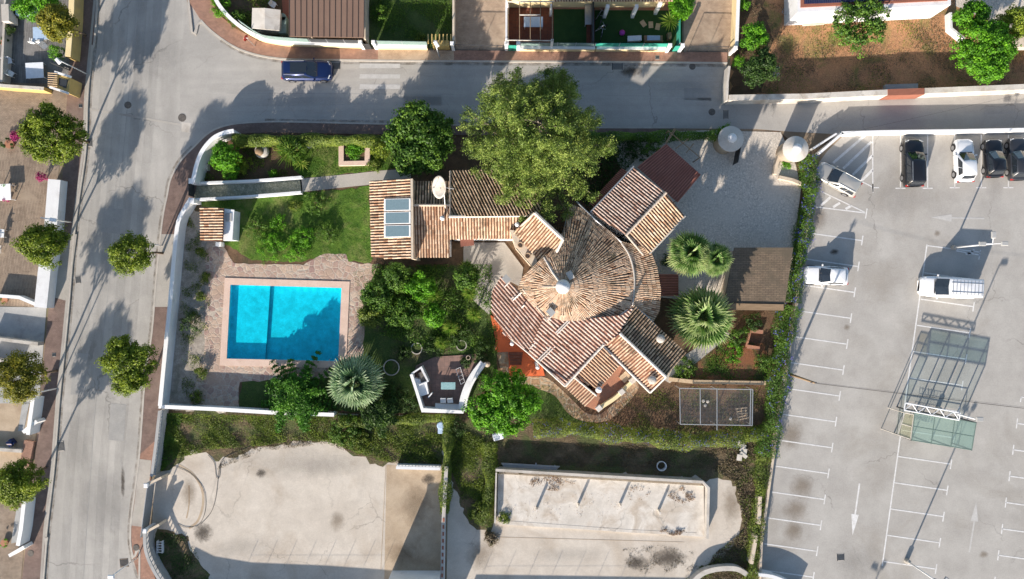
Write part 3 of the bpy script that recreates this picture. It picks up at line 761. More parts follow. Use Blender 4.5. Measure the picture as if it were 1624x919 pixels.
# painted markings
def marking(name, quads, z=.020, mat='paint', label=None):
    mb = MB()
    for q in quads:
        V = [P(*p) for p in q]; a = sum(V[i - 1].x * V[i].y - V[i].x * V[i - 1].y for i in range(len(V)))
        if a < 0: V = V[::-1]
        mb.add([(v.x, v.y, z) for v in V], [tuple(range(len(V)))])
    o = mb.build(name, M[mat]); tag(o, label, kind='structure'); return o
def bar(a, b, wpx=1.9):
    a, b = Vector(a), Vector(b); d = (b - a).normalized(); n = Vector((-d.y, d.x)) * wpx / 2
    return [a + n, b + n, b - n, a - n]
marking('crosswalk', [[(571, y), (635, y + .5), (634, y + h), (570, y + h)] for y, h in ((101, 7.5), (118, 7), (134, 7.5))], mat='paint_old', z=.018)
q = []
for n in range(0, 14):     # bays along the villa hedge
    x, y = 1367 - 5.95 * n, 382 + 41.05 * n; q.append(bar((x - 84, y - 12), (x - 1, y - .2)))
    q.append(bar((x + 1.5, y - 8), (x - .9, y + 7.5)))
q += [bar((1289, 328), (1372, 338)), bar((1375, 331), (1372.5, 347)), bar((1300, 303), (1371, 336.8))]
for a, b in (((1302, 326), (1317, 313)), ((1321, 329), (1332, 322)), ((1341, 332), (1349, 327))): q.append(bar(a, b, 4))
for n in range(0, 12):     # centre bays
    x, y = 1465 - 5.95 * n, 433 + 41.6 * n
    q.append(bar((x + 1, y), (x + 84, y + 12)))
    if n: q.append(bar((x + 86, y + 4.5), (x + 83.5, y + 20)))
q += [bar((1470, 388), (1399, 898), 2.1), bar((1471, 390), (1555, 400.5)), bar((1555, 397), (1552, 412)), bar((1516, 398), (1554, 405))]
for a, b in (((1538, 402), (1531, 402.8)), ((1545, 396), (1536, 404))): q.append(bar(a, b, 3))
for x, y in ((1384, 305), (1428, 299), (1471, 299), (1514, 298), (1556, 298), (1599, 298)):
    q.append(bar((x, 214), (x, y)));
    if y < 305: q.append(bar((x - 8, y), (x + 8, y)))
    else: q.append(bar((x, 292), (x + .5, 306))); q.append(bar((x - 2, 298), (x + 10, 298)))
for a, b in (((1321, 259), (1373, 214)), ((1337, 268), (1382, 225)), ((1352, 278), (1383.5, 247)), ((1365, 288), (1383.5, 270))): q.append(bar(a, b, 4))
q.append(bar((1366, 288), (1384, 297)))
for n in range(0, 8):      # far bays
    x, y = 1618.5 - 5.9 * n, 630 + 41.8 * n; q.append(bar((x, y), (x + 90, y + 12.5))); 
    if n: q.append(bar((x + 1, y - 8), (x - 1, y + 8)))
    else: q.append(bar((x + 1, y), (x - .5, y + 8)))
marking('parking_lines', q)
def arrow(tip, hb, tail, wid):
    tip, hb, tail = Vector(tip), Vector(hb), Vector(tail); d = (tip - hb).normalized(); n = Vector((-d.y, d.x))
    return [[tip, hb + n * wid, hb - n * wid], bar(hb, tail, 2.6)]
marking('direction_arrow', arrow((1476, 345), (1509, 346), (1561, 347), 6), mat='paint_old')
marking('direction_arrow', arrow((1352, 849), (1356, 816), (1363, 767), 6), mat='paint')
marking('direction_arrow', arrow((1548, 796), (1545, 827), (1537, 876), 6), mat='paint_old')
marking('joint_or_cable_line', [bar((1291, 608), (1624, 648), .8)], z=.016, mat='iron')  # dark painted line standing for the overhead cable and its shadow
marking('joint_or_cable_line', [bar((136, 172), (286, 198), 3.2)], z=.016, mat='walk_grey')
sheet('asphalt_patch', [(288, 194), (303, 195), (302, 211), (288, 209)], .018, M['slab_wall'])
def stain(pts, mat, z=.0165, r=1.5): 
    sheet('oil_stain', rough(pts, r, 4), z, M[mat])
M['stain'] = surf('oily_stain', (.27, .22, .16), (.20, .165, .12), 2.2, rough_=.7)
def stainmat(name, c, scale, lo, hi, amt):
    m, t, b = nodes_of(name); co = coord(t)
    b.inputs['Base Color'].default_value = (*c, 1); b.inputs['Roughness'].default_value = .9
    tr = t.nodes.new('ShaderNodeBsdfTransparent'); mx = t.nodes.new('ShaderNodeMixShader')
    # soft edge: distance from the mesh's own centre (generated coordinates)
    g = t.nodes.new('ShaderNodeTexCoord').outputs['Generated']
    mp = t.nodes.new('ShaderNodeMapping'); mp.inputs['Location'].default_value = (-1, -1, 0); mp.inputs['Scale'].default_value = (2, 2, 0); t.links.new(g, mp.inputs[0])
    ln = t.nodes.new('ShaderNodeVectorMath'); ln.operation = 'LENGTH'; t.links.new(mp.outputs[0], ln.inputs[0])
    f = t.nodes.new('ShaderNodeMath'); f.operation = 'ADD'; t.links.new(ln.outputs['Value'], f.inputs[0])
    n = t.nodes.new('ShaderNodeMath'); n.operation = 'MULTIPLY'; n.inputs[1].default_value = 1.1; t.links.new(noise(t, co, scale, 6, .75), n.inputs[0]); t.links.new(n.outputs[0], f.inputs[1])
    r = t.nodes.new('ShaderNodeMapRange'); r.inputs['From Min'].default_value = lo; r.inputs['From Max'].default_value = hi
    r.inputs['To Min'].default_value = amt; r.inputs['To Max'].default_value = 0; t.links.new(f.outputs[0], r.inputs['Value'])
    t.links.new(r.outputs['Result'], mx.inputs[0]); t.links.new(tr.outputs[0], mx.inputs[1]); t.links.new(b.outputs[0], mx.inputs[2])
    t.links.new(mx.outputs[0], t.nodes['Material Output'].inputs[0]); return m
M['stain_brown'] = stainmat('brown_stain', (.20, .145, .09), 1.4, .75, 1.4, .38)
M['stain_dark'] = stainmat('dark_stain', (.085, .07, .055), 2.4, .7, 1.25, .75)
M['stain_grey'] = stainmat('grey_stain', (.24, .235, .225), .9, .75, 1.5, .16)
def blot(x, y, rx, ry, mat, z=.0165):
    c = P(x, y); mb = MB(); a, b = rx / S, ry / S
    mb.add([(c.x - a, c.y - b, z), (c.x + a, c.y - b, z), (c.x + a, c.y + b, z), (c.x - a, c.y + b, z)], [(0, 1, 2, 3)])
    tag(mb.build('stain', M[mat], loc=(c.x, c.y, z)), kind='structure')
for x, y, a, b, m_, z_ in ((1272, 772, 26, 26, 'stain_brown', .0165), (1262, 808, 28, 22, 'stain_brown', .0168), (1255, 690, 26, 30, 'stain_brown', .0171), (1258, 842, 22, 20, 'stain_brown', .0174), (1323, 400, 12, 8, 'stain_dark', .0165), (1486, 371, 7, 7, 'stain_brown', .0165),
                       (1560, 880, 10, 8, 'stain_brown', .0165), (1343, 520, 7, 7, 'stain_brown', .0165), (1000, 113, 30, 14, 'stain_dark', .0165), (1578, 300, 16, 30, 'stain_grey', .0165), (1298, 345, 18, 26, 'stain_brown', .0165), (1430, 300, 60, 50, 'stain_grey', .0165), (1360, 890, 50, 36, 'stain_grey', .0165),
                       (160, 800, 50, 70, 'stain_grey', .0165), (195, 765, 5, 40, 'stain_dark', .0165), (245, 90, 60, 50, 'stain_grey', .0165), (120, 700, 26, 50, 'stain_grey', .0169), (480, 160, 90, 18, 'stain_grey', .0165), (1090, 140, 60, 22, 'stain_grey', .0165),
                       (414, 751, 13, 11, 'stain_dark', .030), (535, 827, 16, 22, 'stain_brown', .030), (322, 845, 24, 24, 'stain_dark', .030), (460, 735, 120, 30, 'stain_grey', .0305), (590, 700, 10, 8, 'stain_brown', .031)): blot(x, y, a, b, m_, z_)
# tyre curl on the yard and the twin tyre tracks in the car park
def curve_strip(pts, wpx, mat, z):
    mb = MB(); ribbon(mb, [P(*p).xy for p in smooth_pts(pts, 5)], wpx / S, z - .004, z); tag(mb.build('skid_mark', M[mat]), kind='structure')
M['patch'] = surf('asphalt_repair', (.30, .295, .28), (.345, .335, .315), 1.2, fine=.14, wear=.05)
for q_ in ([(166, 330), (196, 332), (190, 372), (160, 368)], [(640, 150), (700, 151), (700, 168), (640, 167)], [(1085, 140), (1128, 141), (1128, 160), (1085, 159)], [(118, 560), (140, 561), (134, 628), (112, 626)], [(176, 640), (200, 642), (196, 700), (172, 698)], [(1560, 170), (1610, 168), (1610, 180), (1560, 182)]):
    sheet('asphalt_patch', q_, .0162, M['patch'])
marking('joint_or_cable_line', [bar((218, 0), (196, 240), .9), bar((196, 240), (150, 660), .9), bar((150, 660), (132, 919), .9), bar((360, 148), (720, 150), .7), bar((960, 152), (1150, 154), .7)], z=.0158, mat='patch')
def noisemask(name, c, scale, lo, hi, amt, stretch=None):
    m, t, b = nodes_of(name); co = coord(t); b.inputs['Base Color'].default_value = (*c, 1); b.inputs['Roughness'].default_value = .9
    tr = t.nodes.new('ShaderNodeBsdfTransparent'); mx = t.nodes.new('ShaderNodeMixShader'); r = t.nodes.new('ShaderNodeMapRange')
    r.inputs['From Min'].default_value = lo; r.inputs['From Max'].default_value = hi; r.inputs['To Max'].default_value = amt
    t.links.new(noise(t, co, scale, 7, .7, stretch), r.inputs['Value']); t.links.new(r.outputs['Result'], mx.inputs[0])
    t.links.new(tr.outputs[0], mx.inputs[1]); t.links.new(b.outputs[0], mx.inputs[2]); t.links.new(mx.outputs[0], t.nodes['Material Output'].inputs[0]); return m
M['gutter'] = noisemask('gutter_dirt', (.17, .13, .09), 1.3, .38, .68, .55)
M['tyre_track'] = noisemask('tyre_darkened_asphalt', (.20, .20, .195), .8, .25, .8, .17, (2, .3, 1))
M['tyre_track_across'] = noisemask('tyre_darkened_cross', (.20, .20, .195), .8, .25, .8, .07, (.3, 2, 1))
def strip(name, pts, wm, mat, z):
    L_ = [P(*p).xy for p in smooth_pts(pts, 4)]; a, b = offset_path(L_, wm / 2), offset_path(L_, -wm / 2); n = len(L_); mb = MB()
    mb.add([(v.x, v.y, z) for v in a] + [(v.x, v.y, z) for v in b], [(n + i, n + i + 1, i + 1, i) for i in range(n - 1)]); tag(mb.build(name, M[mat]), kind='structure')
strip('gutter_dirt', [(x + 3.6, y) for x, y in left_edge[1:-1]], .30, 'gutter', .0148); strip('gutter_dirt', [(x - 3.2, y - 1.5) for x, y in villa_kerb[1:13]], .28, 'gutter', .0149); strip('gutter_dirt', [(x, y + 3.4) for x, y in north_kerb[3:]], .30, 'gutter', .0150)
strip('gutter_dirt', [(420, 191), (600, 193.5), (956, 199)], .28, 'gutter', .0151)
for k_, dx_ in enumerate((22, 46, 74, 98)): strip('tyre_track', [(178 - 24 + dx_, -20), (143 + dx_, 150), (128 + dx_, 330), (108 + dx_, 560), (90 + dx_, 740), (80 + dx_, 930)], .85, 'tyre_track', .0152 + k_ * .0002)
for k_, dy_ in enumerate((116, 136, 160, 180)): strip('tyre_track', [(330, dy_ + 4), (600, dy_), (900, dy_ + 2), (1150, dy_ + 2 if dy_ > 150 else dy_)], .8, 'tyre_track_across', .0160 + k_ * .0001)
for k_, x_ in (): strip('tyre_track', [(x_, 330), (x_ - 26, 520), (x_ - 52, 700), (x_ - 80, 900)], .5, 'tyre_track', .0156 + k_ * .0001)
# property grounds (sheets in steps of 4-6 mm)
yard = [(252, 648), (705, 660), (703, 1100), (190, 1300), (250, 925), (234, 880), (240, 756)]
sheet('yard_slab', [(252, 650), (705, 660), (703, 1100), (262, 1100), (240, 850)], .020, M['concrete'])
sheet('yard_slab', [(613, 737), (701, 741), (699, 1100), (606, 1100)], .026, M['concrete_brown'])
sheet('yard_slab', [(712, 660), (1212, 700), (1180, 1100), (706, 1100)], .020, M['concrete'])
sheet('weedy_ground', rough([(258, 650), (706, 660), (702, 738), (628, 737), (600, 738), (560, 722), (535, 705), (505, 698), (470, 700), (430, 708), (400, 712), (345, 732), (330, 718), (300, 715), (276, 745), (250, 752)], 2.5, 7), .032, M['dead_weeds'])
sheet('weedy_ground', rough([(708, 655), (1212, 690), (1165, 752), (1118, 764), (1110, 760), (790, 745), (786, 828), (770, 850), (745, 830), (715, 760), (706, 740)], 2.5, 7), .026, M['dead_weeds'])
sheet('weedy_ground', rough([(1150, 700), (1215, 690), (1190, 1000), (1080, 1000), (1110, 900), (1150, 880), (1172, 850), (1178, 810), (1160, 765), (1126, 748)], 2, 6), .032, M['dead_weeds'])
sheet('weedy_ground', rough([(246, 838), (300, 850), (298, 870), (330, 905), (360, 1100), (236, 1100)], 2, 6), .026, M['dead_weeds'])
VG = [(313, 292), (318, 268), (328, 243), (345, 224), (370, 213), (620, 214), (900, 216), (1070, 210), (1120, 208), (1235, 208), (1290, 255), (1276, 380), (1264, 480), (1247, 600), (1226, 715), (1150, 712), (708, 662), (256, 645), (272, 480), (284, 365), (296, 335)]
sheet('garden_ground', VG, .016, M['soil'], [POOL])
sheet('gravel_strip', rough([(302, 330), (345, 352), (345, 385), (330, 400), (326, 560), (316, 645), (260, 644), (274, 480)], 1.2, 6), .022, M['gravel'])
sheet('garden_lawn', rough([(318, 316), (475, 306), (586, 297), (590, 418), (548, 414), (545, 403), (470, 416), (400, 414), (352, 385), (356, 335), (320, 328)], 1.2, 7), .028, M['lawn'])
sheet('garden_lawn', rough([(440, 222), (620, 216), (640, 268), (600, 271), (480, 283), (470, 275)], 1.5, 6), .022, M['lawn'])
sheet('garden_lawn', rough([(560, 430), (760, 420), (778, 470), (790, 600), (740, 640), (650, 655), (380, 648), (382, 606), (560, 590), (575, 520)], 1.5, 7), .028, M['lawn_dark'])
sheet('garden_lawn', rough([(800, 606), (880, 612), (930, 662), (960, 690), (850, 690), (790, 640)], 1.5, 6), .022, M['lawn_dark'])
sheet('red_garden_soil', rough([(1060, 604), (1085, 575), (1140, 540), (1215, 545), (1218, 605), (1140, 610)], 1.5, 6), .022, M['soil_red'])
sheet('red_garden_soil', rough([(960, 660), (1000, 625), (1068, 610), (1222, 612), (1215, 690), (1000, 690)], 1.5, 6), .022, M['soil'])
sheet('pool_terrace', rough([(328, 383), (350, 384), (372, 418), (480, 420), (515, 402), (548, 404), (552, 416), (600, 420), (590, 445), (572, 470), (580, 500), (574, 590), (545, 598), (470, 602), (380, 606), (378, 646), (300, 646), (324, 560), (326, 450)], .8, 7), .034, M['crazy'], [POOL])
sheet('pebble_driveway', [(960, 214), (1120, 207), (1238, 210), (1262, 262), (1270, 300), (1258, 400), (1255, 480), (1140, 480), (1020, 470), (1000, 300)], .022, M['pebble'])
sheet('garden_path', [(476, 284), (560, 276), (604, 271), (650, 268), (652, 284), (610, 291), (560, 296), (478, 305)], .034, M['walk_grey'])
sheet('entrance_ramp', [(306, 291), (478, 283), (480, 304), (308, 315)], .034, voro('pebble_ramp', [(.30, .30, .22), (.38, .38, .29), (.23, .24, .17)], (.22, .23, .17), 5.0, .08))
sheet('stone_path', smooth_pts([(838, 600), (868, 600), (905, 632), (930, 655), (955, 655), (985, 628), (1006, 606), (1012, 618), (990, 645), (962, 668), (925, 668), (900, 655), (880, 628), (850, 615)], 4, True), .034, M['stonepath'])
sheet('stone_path', [(784, 548), (808, 545), (812, 596), (862, 598), (870, 612), (800, 608)], .040, M['stonepath'])
sheet('stone_path', [(1088, 562), (1098, 556), (1150, 520), (1158, 532), (1105, 575), (1062, 608), (1052, 602)], .034, M['walk_grey'])
sheet('soil_bed', rough([(325, 230), (345, 222), (440, 216), (470, 280), (318, 288)], 1.2, 6), .028, M['soil'])
# north gardens
sheet('north_garden', [(300, -300), (318, -100), (340, 0), (353, 22), (376, 42), (412, 62), (452, 71), (580, 75), (582, -300)], .016, M['soil'])
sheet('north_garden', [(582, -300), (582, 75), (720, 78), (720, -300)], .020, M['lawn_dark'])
sheet('north_drive', [(720, -300), (720, 82), (803, 83), (803, -300)], .024, M['paver_beige'])
sheet('north_patio', [(803, -300), (803, 80), (878, 80), (878, 16), (930, 16), (930, -300)], .024, M['tile_brown'])
sheet('north_patio', [(878, -300), (878, 15), (1062, 17), (1062, -300)], .028, M['terra_dull'])
sheet('artificial_lawn', [(878, 15), (930, 15), (930, 80), (878, 80)], .032, M['turf'])
sheet('artificial_lawn', [(943, 17), (1082, 17), (1082, 80), (943, 80)], .032, M['turf'])
sheet('north_patio', [(930, -300), (930, 80), (943, 80), (943, -300)], .036, M['tile_brown'])
sheet('north_drive', [(1084, -300), (1084, 84), (1160, 84), (1166, -300)], .024, M['paver_beige'])
sheet('dry_garden', [(1166, -300), (1157, 156), (1400, 146), (1624, 138), (1900, 130), (1900, -300)], .016, M['dry_grass'])
sheet('dry_garden', rough([(1168, -100), (1215, 0), (1225, 60), (1210, 150), (1160, 155)], 3, 7), .022, M['soil'])
sheet('red_patio', [(443, -40), (462, -40), (462, 33), (450, 33)], .024, M['red_slab'])
# west plots
sheet('west_deck', [(-100, -100), (124, -100), (112, 132), (60, 134), (-100, 128)], .016, M['deck_grey'])
sheet('west_drive', [(-100, 128), (112, 134), (104, 225), (0, 222), (-100, 220)], .020, M['paver_brown'])
sheet('west_deck', [(-100, 221), (98, 224), (72, 488), (-100, 482)], .020, M['deck'])
sheet('west_drive', [(-100, 485), (74, 488), (62, 640), (-100, 640)], .024, M['wall_grey'])
sheet('west_drive', [(-100, 640), (62, 640), (40, 860), (-100, 860)], .016, M['concrete_brown'])
sheet('west_drive', [(-100, 780), (46, 780), (30, 960), (-100, 960)], .022, M['paver_brown'])

# skids and hose on the yard
curve_strip([(284, 738), (306, 752), (320, 775), (322, 800), (314, 826), (300, 838)], 3.6, 'concrete_brown', .030)
curve_strip([(300, 770), (300, 800), (296, 822)], 2.0, 'concrete_brown', .0302)
m_h = MB(); m_h.path([P(x, y, .06) for x, y in smooth_pts([(270, 738), (300, 750), (322, 775), (326, 806), (316, 832), (296, 837), (282, 832)], 4)], .016)
tag(m_h.build('garden_hose', M['dark_metal'], loc=P(270, 738)), 'dark cable curling in an arc over the pale concrete by the sliding gate', 'cable')
m_h = MB(); m_h.path([P(x, y, .06) for x, y in smooth_pts([(420, 700), (380, 715), (352, 730), (346, 758), (342, 790), (334, 814), (318, 832)], 4)], .018)
m_h.path([P(x, y, .06) for x, y in smooth_pts([(330, 722), (340, 735), (343, 756), (348, 757), (350, 735)], 4)], .02)
tag(m_h.build('garden_hose', M['dark_metal'], loc=P(342, 760)), 'black hose running from the weeds down across the pale yard', 'hose')

# covers and drains
def cover(x, y, r, label, square=None, rz=0.1, z=.014, mat='iron'):
    c = P(x, y); mb = MB(); root = thing('manhole_cover' if square is None else 'drain_grate', label, 'manhole cover' if square is None else 'drain', (c.x, c.y, z), rz)
    if square is None:
        mb.lathe((0, 0, 0), [(r, 0), (r, .008), (r * .9, .012)], 24); mb.build('frame', M['iron'], root, local=True)
        mb = MB(); mb.lathe((0, 0, .012), [(r * .82, 0), (r * .82, .008)], 24); mb.build('lid', M['stain'] if 0 else M[mat], root, local=True)
    else:
        w_, h_ = square; mb.box((0, 0, .004), (w_, h_, .008)); mb.build('frame', M['walk_grey'] if mat == 'iron' else M[mat], root, local=True)
        mb = MB(); n = 7
        for i in range(n): mb.box((0, (i - (n - 1) / 2) * h_ * .8 / n, .014), (w_ * .8, h_ * .8 / n * .55, .012))
        mb.box((-w_ * .42, 0, .013), (w_ * .07, h_ * .9, .012)); mb.box((w_ * .42, 0, .013), (w_ * .07, h_ * .9, .012))
        mb.build('bars', M['dark_metal'], root, local=True)
cover(203, 167, .33, 'round manhole cover in the tree shadow on the wide street'); cover(289, 187, .38, 'round manhole cover beside the square asphalt patch')
cover(1098, 106, .30, 'round manhole cover close to the pale pavement kerb near the driveway gate'); cover(1129, 178, .32, 'round manhole cover near the round entrance turrets')
cover(1333, 884, .36, 'square manhole plate in the car park below the down arrow', (.75, .72), .05)
cover(143, 226, 0, 'iron grate in the kerb beside the biggest street tree', (.42, .9), .02); cover(97, 708, 0, 'rusty street drain grate at the west kerb just above the lowest street tree', (.62, 1.0), .1)
cover(124, 444, 0, 'dark drain grate at the west kerb of the street', (.5, .75), .1); cover(979, 106, 0, 'wide dark drain grate at the north kerb beside a wet stain', (1.1, .72), 0)
cover(532, 105, 0, 'dark drain grate just ahead of the blue car', (1.0, .72), 0); cover(1151, 182, 0, 'small dark rectangular grate near the entrance turret', (.5, .95), 0)
cover(129, 169, 0, 'small square cover plate in the dark west pavement', (.35, .35), .05, .13, 'walk_grey'); cover(87, 563, 0, 'square pavement cover west of the street, below the long wall', (.35, .35), .05, .13, 'walk_grey')
cover(1042, 92, 0, 'square cover in the north pavement near the stepping stones garden', (.38, .38), 0, .13); cover(50, 877, .3, 'round cover in the brown west pavement', None, 0, .13)
cover(217, 868, .3, 'round cover in the pavement by the curved yard wall', None, 0, .13); cover(197, 893, 0, 'square plate in the street near the lamp at the bend', (.8, .8), .1, .014, 'paver_brown')

# ================================================================ POOL
pr = thing('swimming_pool', 'rectangular turquoise swimming pool with a beige coping and a shallow end', 'swimming pool', tuple(P(452, 512)))
pin = [P(*p).xy for p in POOL]; pout = [P(*p).xy for p in [(357, 441), (555, 447), (549, 584), (349, 580)]]
mb = MB()
for i in range(4):
    j = (i + 1) % 4; a, b, c, d = pin[i], pin[j], pout[j], pout[i]
    vs = [(*q, z) for z in (.02, .10) for q in (a, b, c, d)]
    mb.add(vs, [(0, 3, 2, 1)[::-1], (4, 5, 6, 7)[::-1], (0, 1, 5, 4), (2, 3, 7, 6)])
mb.build('coping', M['coping'], pr)
da, db = P(425, 453).xy.lerp(P(427, 453).xy, .5), P(418, 571).xy
def basin(quad, depth, mat, name, open_=None):
    mb = MB(); n = 4
    vs = [(*q, .09) for q in quad] + [(*q, -depth) for q in quad]
    fs = [(4, 5, 6, 7)[::-1]] + [(i, (i + 1) % 4, 4 + (i + 1) % 4, 4 + i) for i in range(4) if i != open_]
    mb.add(vs, fs); return mb.build(name, mat, pr)
basin([pin[0], da, db, pin[3]], .5, M['pool_tile'], 'shallow_basin', 1)
mb = MB(); q4 = [da, pin[1], pin[2], db]
vs = [(*q, .09) for q in q4] + [(*q, -.72) for q in q4] + [(*da, -.5), (*db, -.5)]
mb.add(vs, [(7, 6, 5, 4), (0, 1, 5, 4), (1, 2, 6, 5), (2, 3, 7, 6), (8, 4, 7, 9)]); mb.build('deep_basin', M['pool_deep'], pr)
mb = MB(); ribbon(mb, [(da + Vector((0.04, 0))).to_tuple(), (db + Vector((.04, 0))).to_tuple()], .07, -.51, -.47); mb.build('step_edge', plain('dark_step_tiles', (.02, .12, .18), .4), pr)
mb = MB(); mb.add([(*q, -.02) for q in pin], [(3, 2, 1, 0)]); mb.build('water', M['water'], pr)
mb = MB()
for s_ in (-.22, .22):
    c = P(354, 560); 
c = P(538, 572)
mb.path([c + Vector((-.25, -.45, .0)), c + Vector((-.25, -.45, .75)), c + Vector((-.25, .15, .75)), c + Vector((-.25, .25, -.3))], .022)
mb.path([c + Vector((-.75, -.45, .0)), c + Vector((-.75, -.45, .75)), c + Vector((-.75, .15, .75)), c + Vector((-.75, .25, -.3))], .022)
mb.build('ladder_rail', M['metal'], pr)

# ================================================================ WALLS
wall('garden_wall', 'tall white wall between the gravel strip and the street pavement', [(303, 315), (292, 333), (283, 352), (278, 390), (270, 480), (262, 560), (254, 644)], 1.5, .26, M['white'], cap=M['white_clean'], smooth=3)
wall('garden_wall', 'curved white wall at the street corner around the front garden', [(306, 289), (312, 262), (321, 240), (338, 220), (356, 211), (371, 208)], 2.0, .26, M['white'], cap=M['white_clean'], smooth=5)
wall('ramp_wall', 'low white wall on the upper side of the pebble entrance ramp', [(304, 291), (400, 287), (478, 281)], .8, .22, M['white'])
wall('ramp_wall', 'low white wall on the lower side of the pebble entrance ramp', [(303, 317), (390, 312), (477, 305)], .8, .22, M['white'])
for y_, l_ in ((288, 'white gate post at the upper corner of the entrance ramp'), (319, 'white gate post at the lower corner of the entrance ramp')):
    c = P(305, y_, 1.5); mb = MB(); mb.box((c.x, c.y, .82), (.38, .38, 1.64)); mb.box((c.x, c.y, 1.68), (.48, .48, .09)); tag(mb.build('gate_post', M['white_clean'], loc=(c.x, c.y, 0)), l_, 'gate post')
def bar_gate(name, label, a, b, h, mat='dark_metal', gap=.13, cat='gate', solid=False):
    A, B = P(*a), P(*b); L = (B - A).length; d = (B - A).normalized(); root = thing(name, label, cat, tuple(A))
    mb = MB()
    for z in (.12, h): mb.tube(A + Vector((0, 0, z)), B + Vector((0, 0, z)), .025, n=6)
    mb.tube(A, A + Vector((0, 0, h)), .035, n=6); mb.tube(B, B + Vector((0, 0, h)), .035, n=6); m_ = (A + B) / 2; mb.tube(m_, m_ + Vector((0, 0, h)), .03, n=6)
    mb.build('frame', M[mat], root); mb = MB(); k = int(L / gap)
    for i in range(1, k):
        p = A + d * (i * L / k); mb.tube(p + Vector((0, 0, .12)), p + Vector((0, 0, h)), .010, n=4)
    if solid:
        ribbon(mb, [A.xy, B.xy], .02, .15, h - .05)
    mb.build('bars', M[mat], root); return root
bar_gate('metal_gate', 'small dark metal gate closing the pebble entrance ramp', (309, 293), (309, 313), 1.3, solid=True)
wall('garden_wall', 'white wall along the foot of the pool garden above the weedy yard', [(252, 645), (340, 649), (440, 655), (530, 658)], 1.2, .24, M['white'], cap=M['white_clean'])
# balustrade walls round the west yard
def balustrade(name, label, path, h, t, mat, rail=.3, smooth=0):
    pa = smooth_pts(path, smooth) if smooth else path
    pts = [P(p[0], p[1], h).xy for p in pa]; root = thing(name, label, 'balustrade wall', (pts[0].x, pts[0].y, 0))
    mb = MB(); ribbon(mb, pts, t, 0, h - .45); mb.build('wall', mat, root)
    mb = MB(); ribbon(mb, pts, t * .9, h - .1, h); mb.build('rail', mat, root); mb = MB()
    for a, b in zip(pts, pts[1:]):
        L = (b - a).length; k = max(1, int(L / .28))
        for i in range(k): p = a.lerp(b, (i + .5) / k); mb.lathe((p.x, p.y, h - .45), [(.05, 0), (.035, .05), (.065, .14), (.04, .26), (.06, .35)], 7)
    mb.build('balusters', M['white'], root, smooth=True); return root
balustrade('balustrade_wall', 'grey wall with a balustrade between pavement and weeds, above the sliding gate', [(253, 652), (247, 705), (240, 756)], 1.5, .3, M['wall_grey'])
balustrade('balustrade_wall', 'curved grey wall with a balustrade, below the sliding gate', [(229, 846), (230, 870), (236, 890), (246, 910), (258, 930), (268, 960)], 1.5, .3, M['wall_grey'], smooth=3)
balustrade('balustrade_wall', 'short balustrade wall at the foot of the weeds by the brown concrete', [(628, 742), (660, 743), (698, 744)], 1.1, .3, M['white'])
r = bar_gate('sliding_gate', 'long grey steel sliding gate of the concrete yard', (247, 760), (236, 844), 1.5, 'metal', .2, solid=True)
for (x, y), l_ in (((232, 770), 'white gate post at the upper end of the sliding gate'), ((230, 842), 'slim pale gate post at the lower end of the sliding gate')):
    c = P(x, y, 1.7); mb = MB(); mb.box((c.x, c.y, .88), (.30, .30, 1.76)); mb.box((c.x, c.y, 1.80), (.42, .42, .08), top=.8); tag(mb.build('gate_post', M['white'], loc=(c.x, c.y, 0)), l_, 'gate post')
wall('yard_wall', 'short beige wall at the upper end of the sliding gate', [(235, 768), (256, 758)], 1.5, .22, M['wall_beige'])
wall('yard_wall', 'short beige wall at the lower end of the sliding gate', [(232, 844), (252, 833)], 1.5, .22, M['wall_beige'])
# little ladder-like pallet rack near curved wall
mb = MB(); c = P(256, 866)
for i in range(5): mb.box((c.x + .02, c.y - .45 + i * .24, .42), (.5, .06, .05))
for dx in (-.24, .24): mb.box((c.x + dx, c.y, .2), (.06, 1.15, .4))
tag(mb.build('wooden_rack', M['white'], loc=tuple(c)), 'small white slatted rack standing in the dark weeds by the curved wall', 'rack')
wall('party_wall', 'long white wall with a red band between the two concrete yards', [(708, 740), (703, 830), (700, 1000)], 1.3, .22, M['white'], cap=M['slab_wall'])
mb = MB()
for i in range(9): 
    a = P(703.5 - i * .3, 825 + i * 11, 1.37); mb.box((a.x, a.y, 1.37), (.16, .34, .03))
tag(mb.build('red_wall_bricks', M['red_slab'], loc=tuple(P(703, 830, 1.37))), 'row of red bricks laid along the white wall between the concrete yards', 'bricks')
# low annex at the bottom edge whose shade falls over the brown concrete
mb = MB(); mb.prism([P(x, y).xy for x, y in ((622, 905), (700, 905), (700, 1010), (612, 1010))], 0, 3.2); 
rt = thing('yard_annex', 'pale flat roofed outbuilding at the lower edge of the brown concrete', 'outbuilding', tuple(P(660, 950)))
mb.build('wall', M['white'], rt); mb = MB(); mb.prism([P(x, y).xy for x, y in ((620, 903), (702, 903), (702, 1012), (610, 1012))], 3.2, 3.32); mb.build('roof', M['wall_grey'], rt)
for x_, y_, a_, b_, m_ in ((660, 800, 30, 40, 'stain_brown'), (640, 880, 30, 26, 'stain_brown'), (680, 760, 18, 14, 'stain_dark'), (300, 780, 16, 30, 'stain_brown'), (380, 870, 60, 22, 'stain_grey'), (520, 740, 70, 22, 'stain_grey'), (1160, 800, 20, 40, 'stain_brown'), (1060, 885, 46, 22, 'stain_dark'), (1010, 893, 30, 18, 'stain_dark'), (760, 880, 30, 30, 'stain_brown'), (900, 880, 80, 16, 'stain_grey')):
    blot(x_, y_, a_, b_, m_, .0325 + rnd.random() * .003)
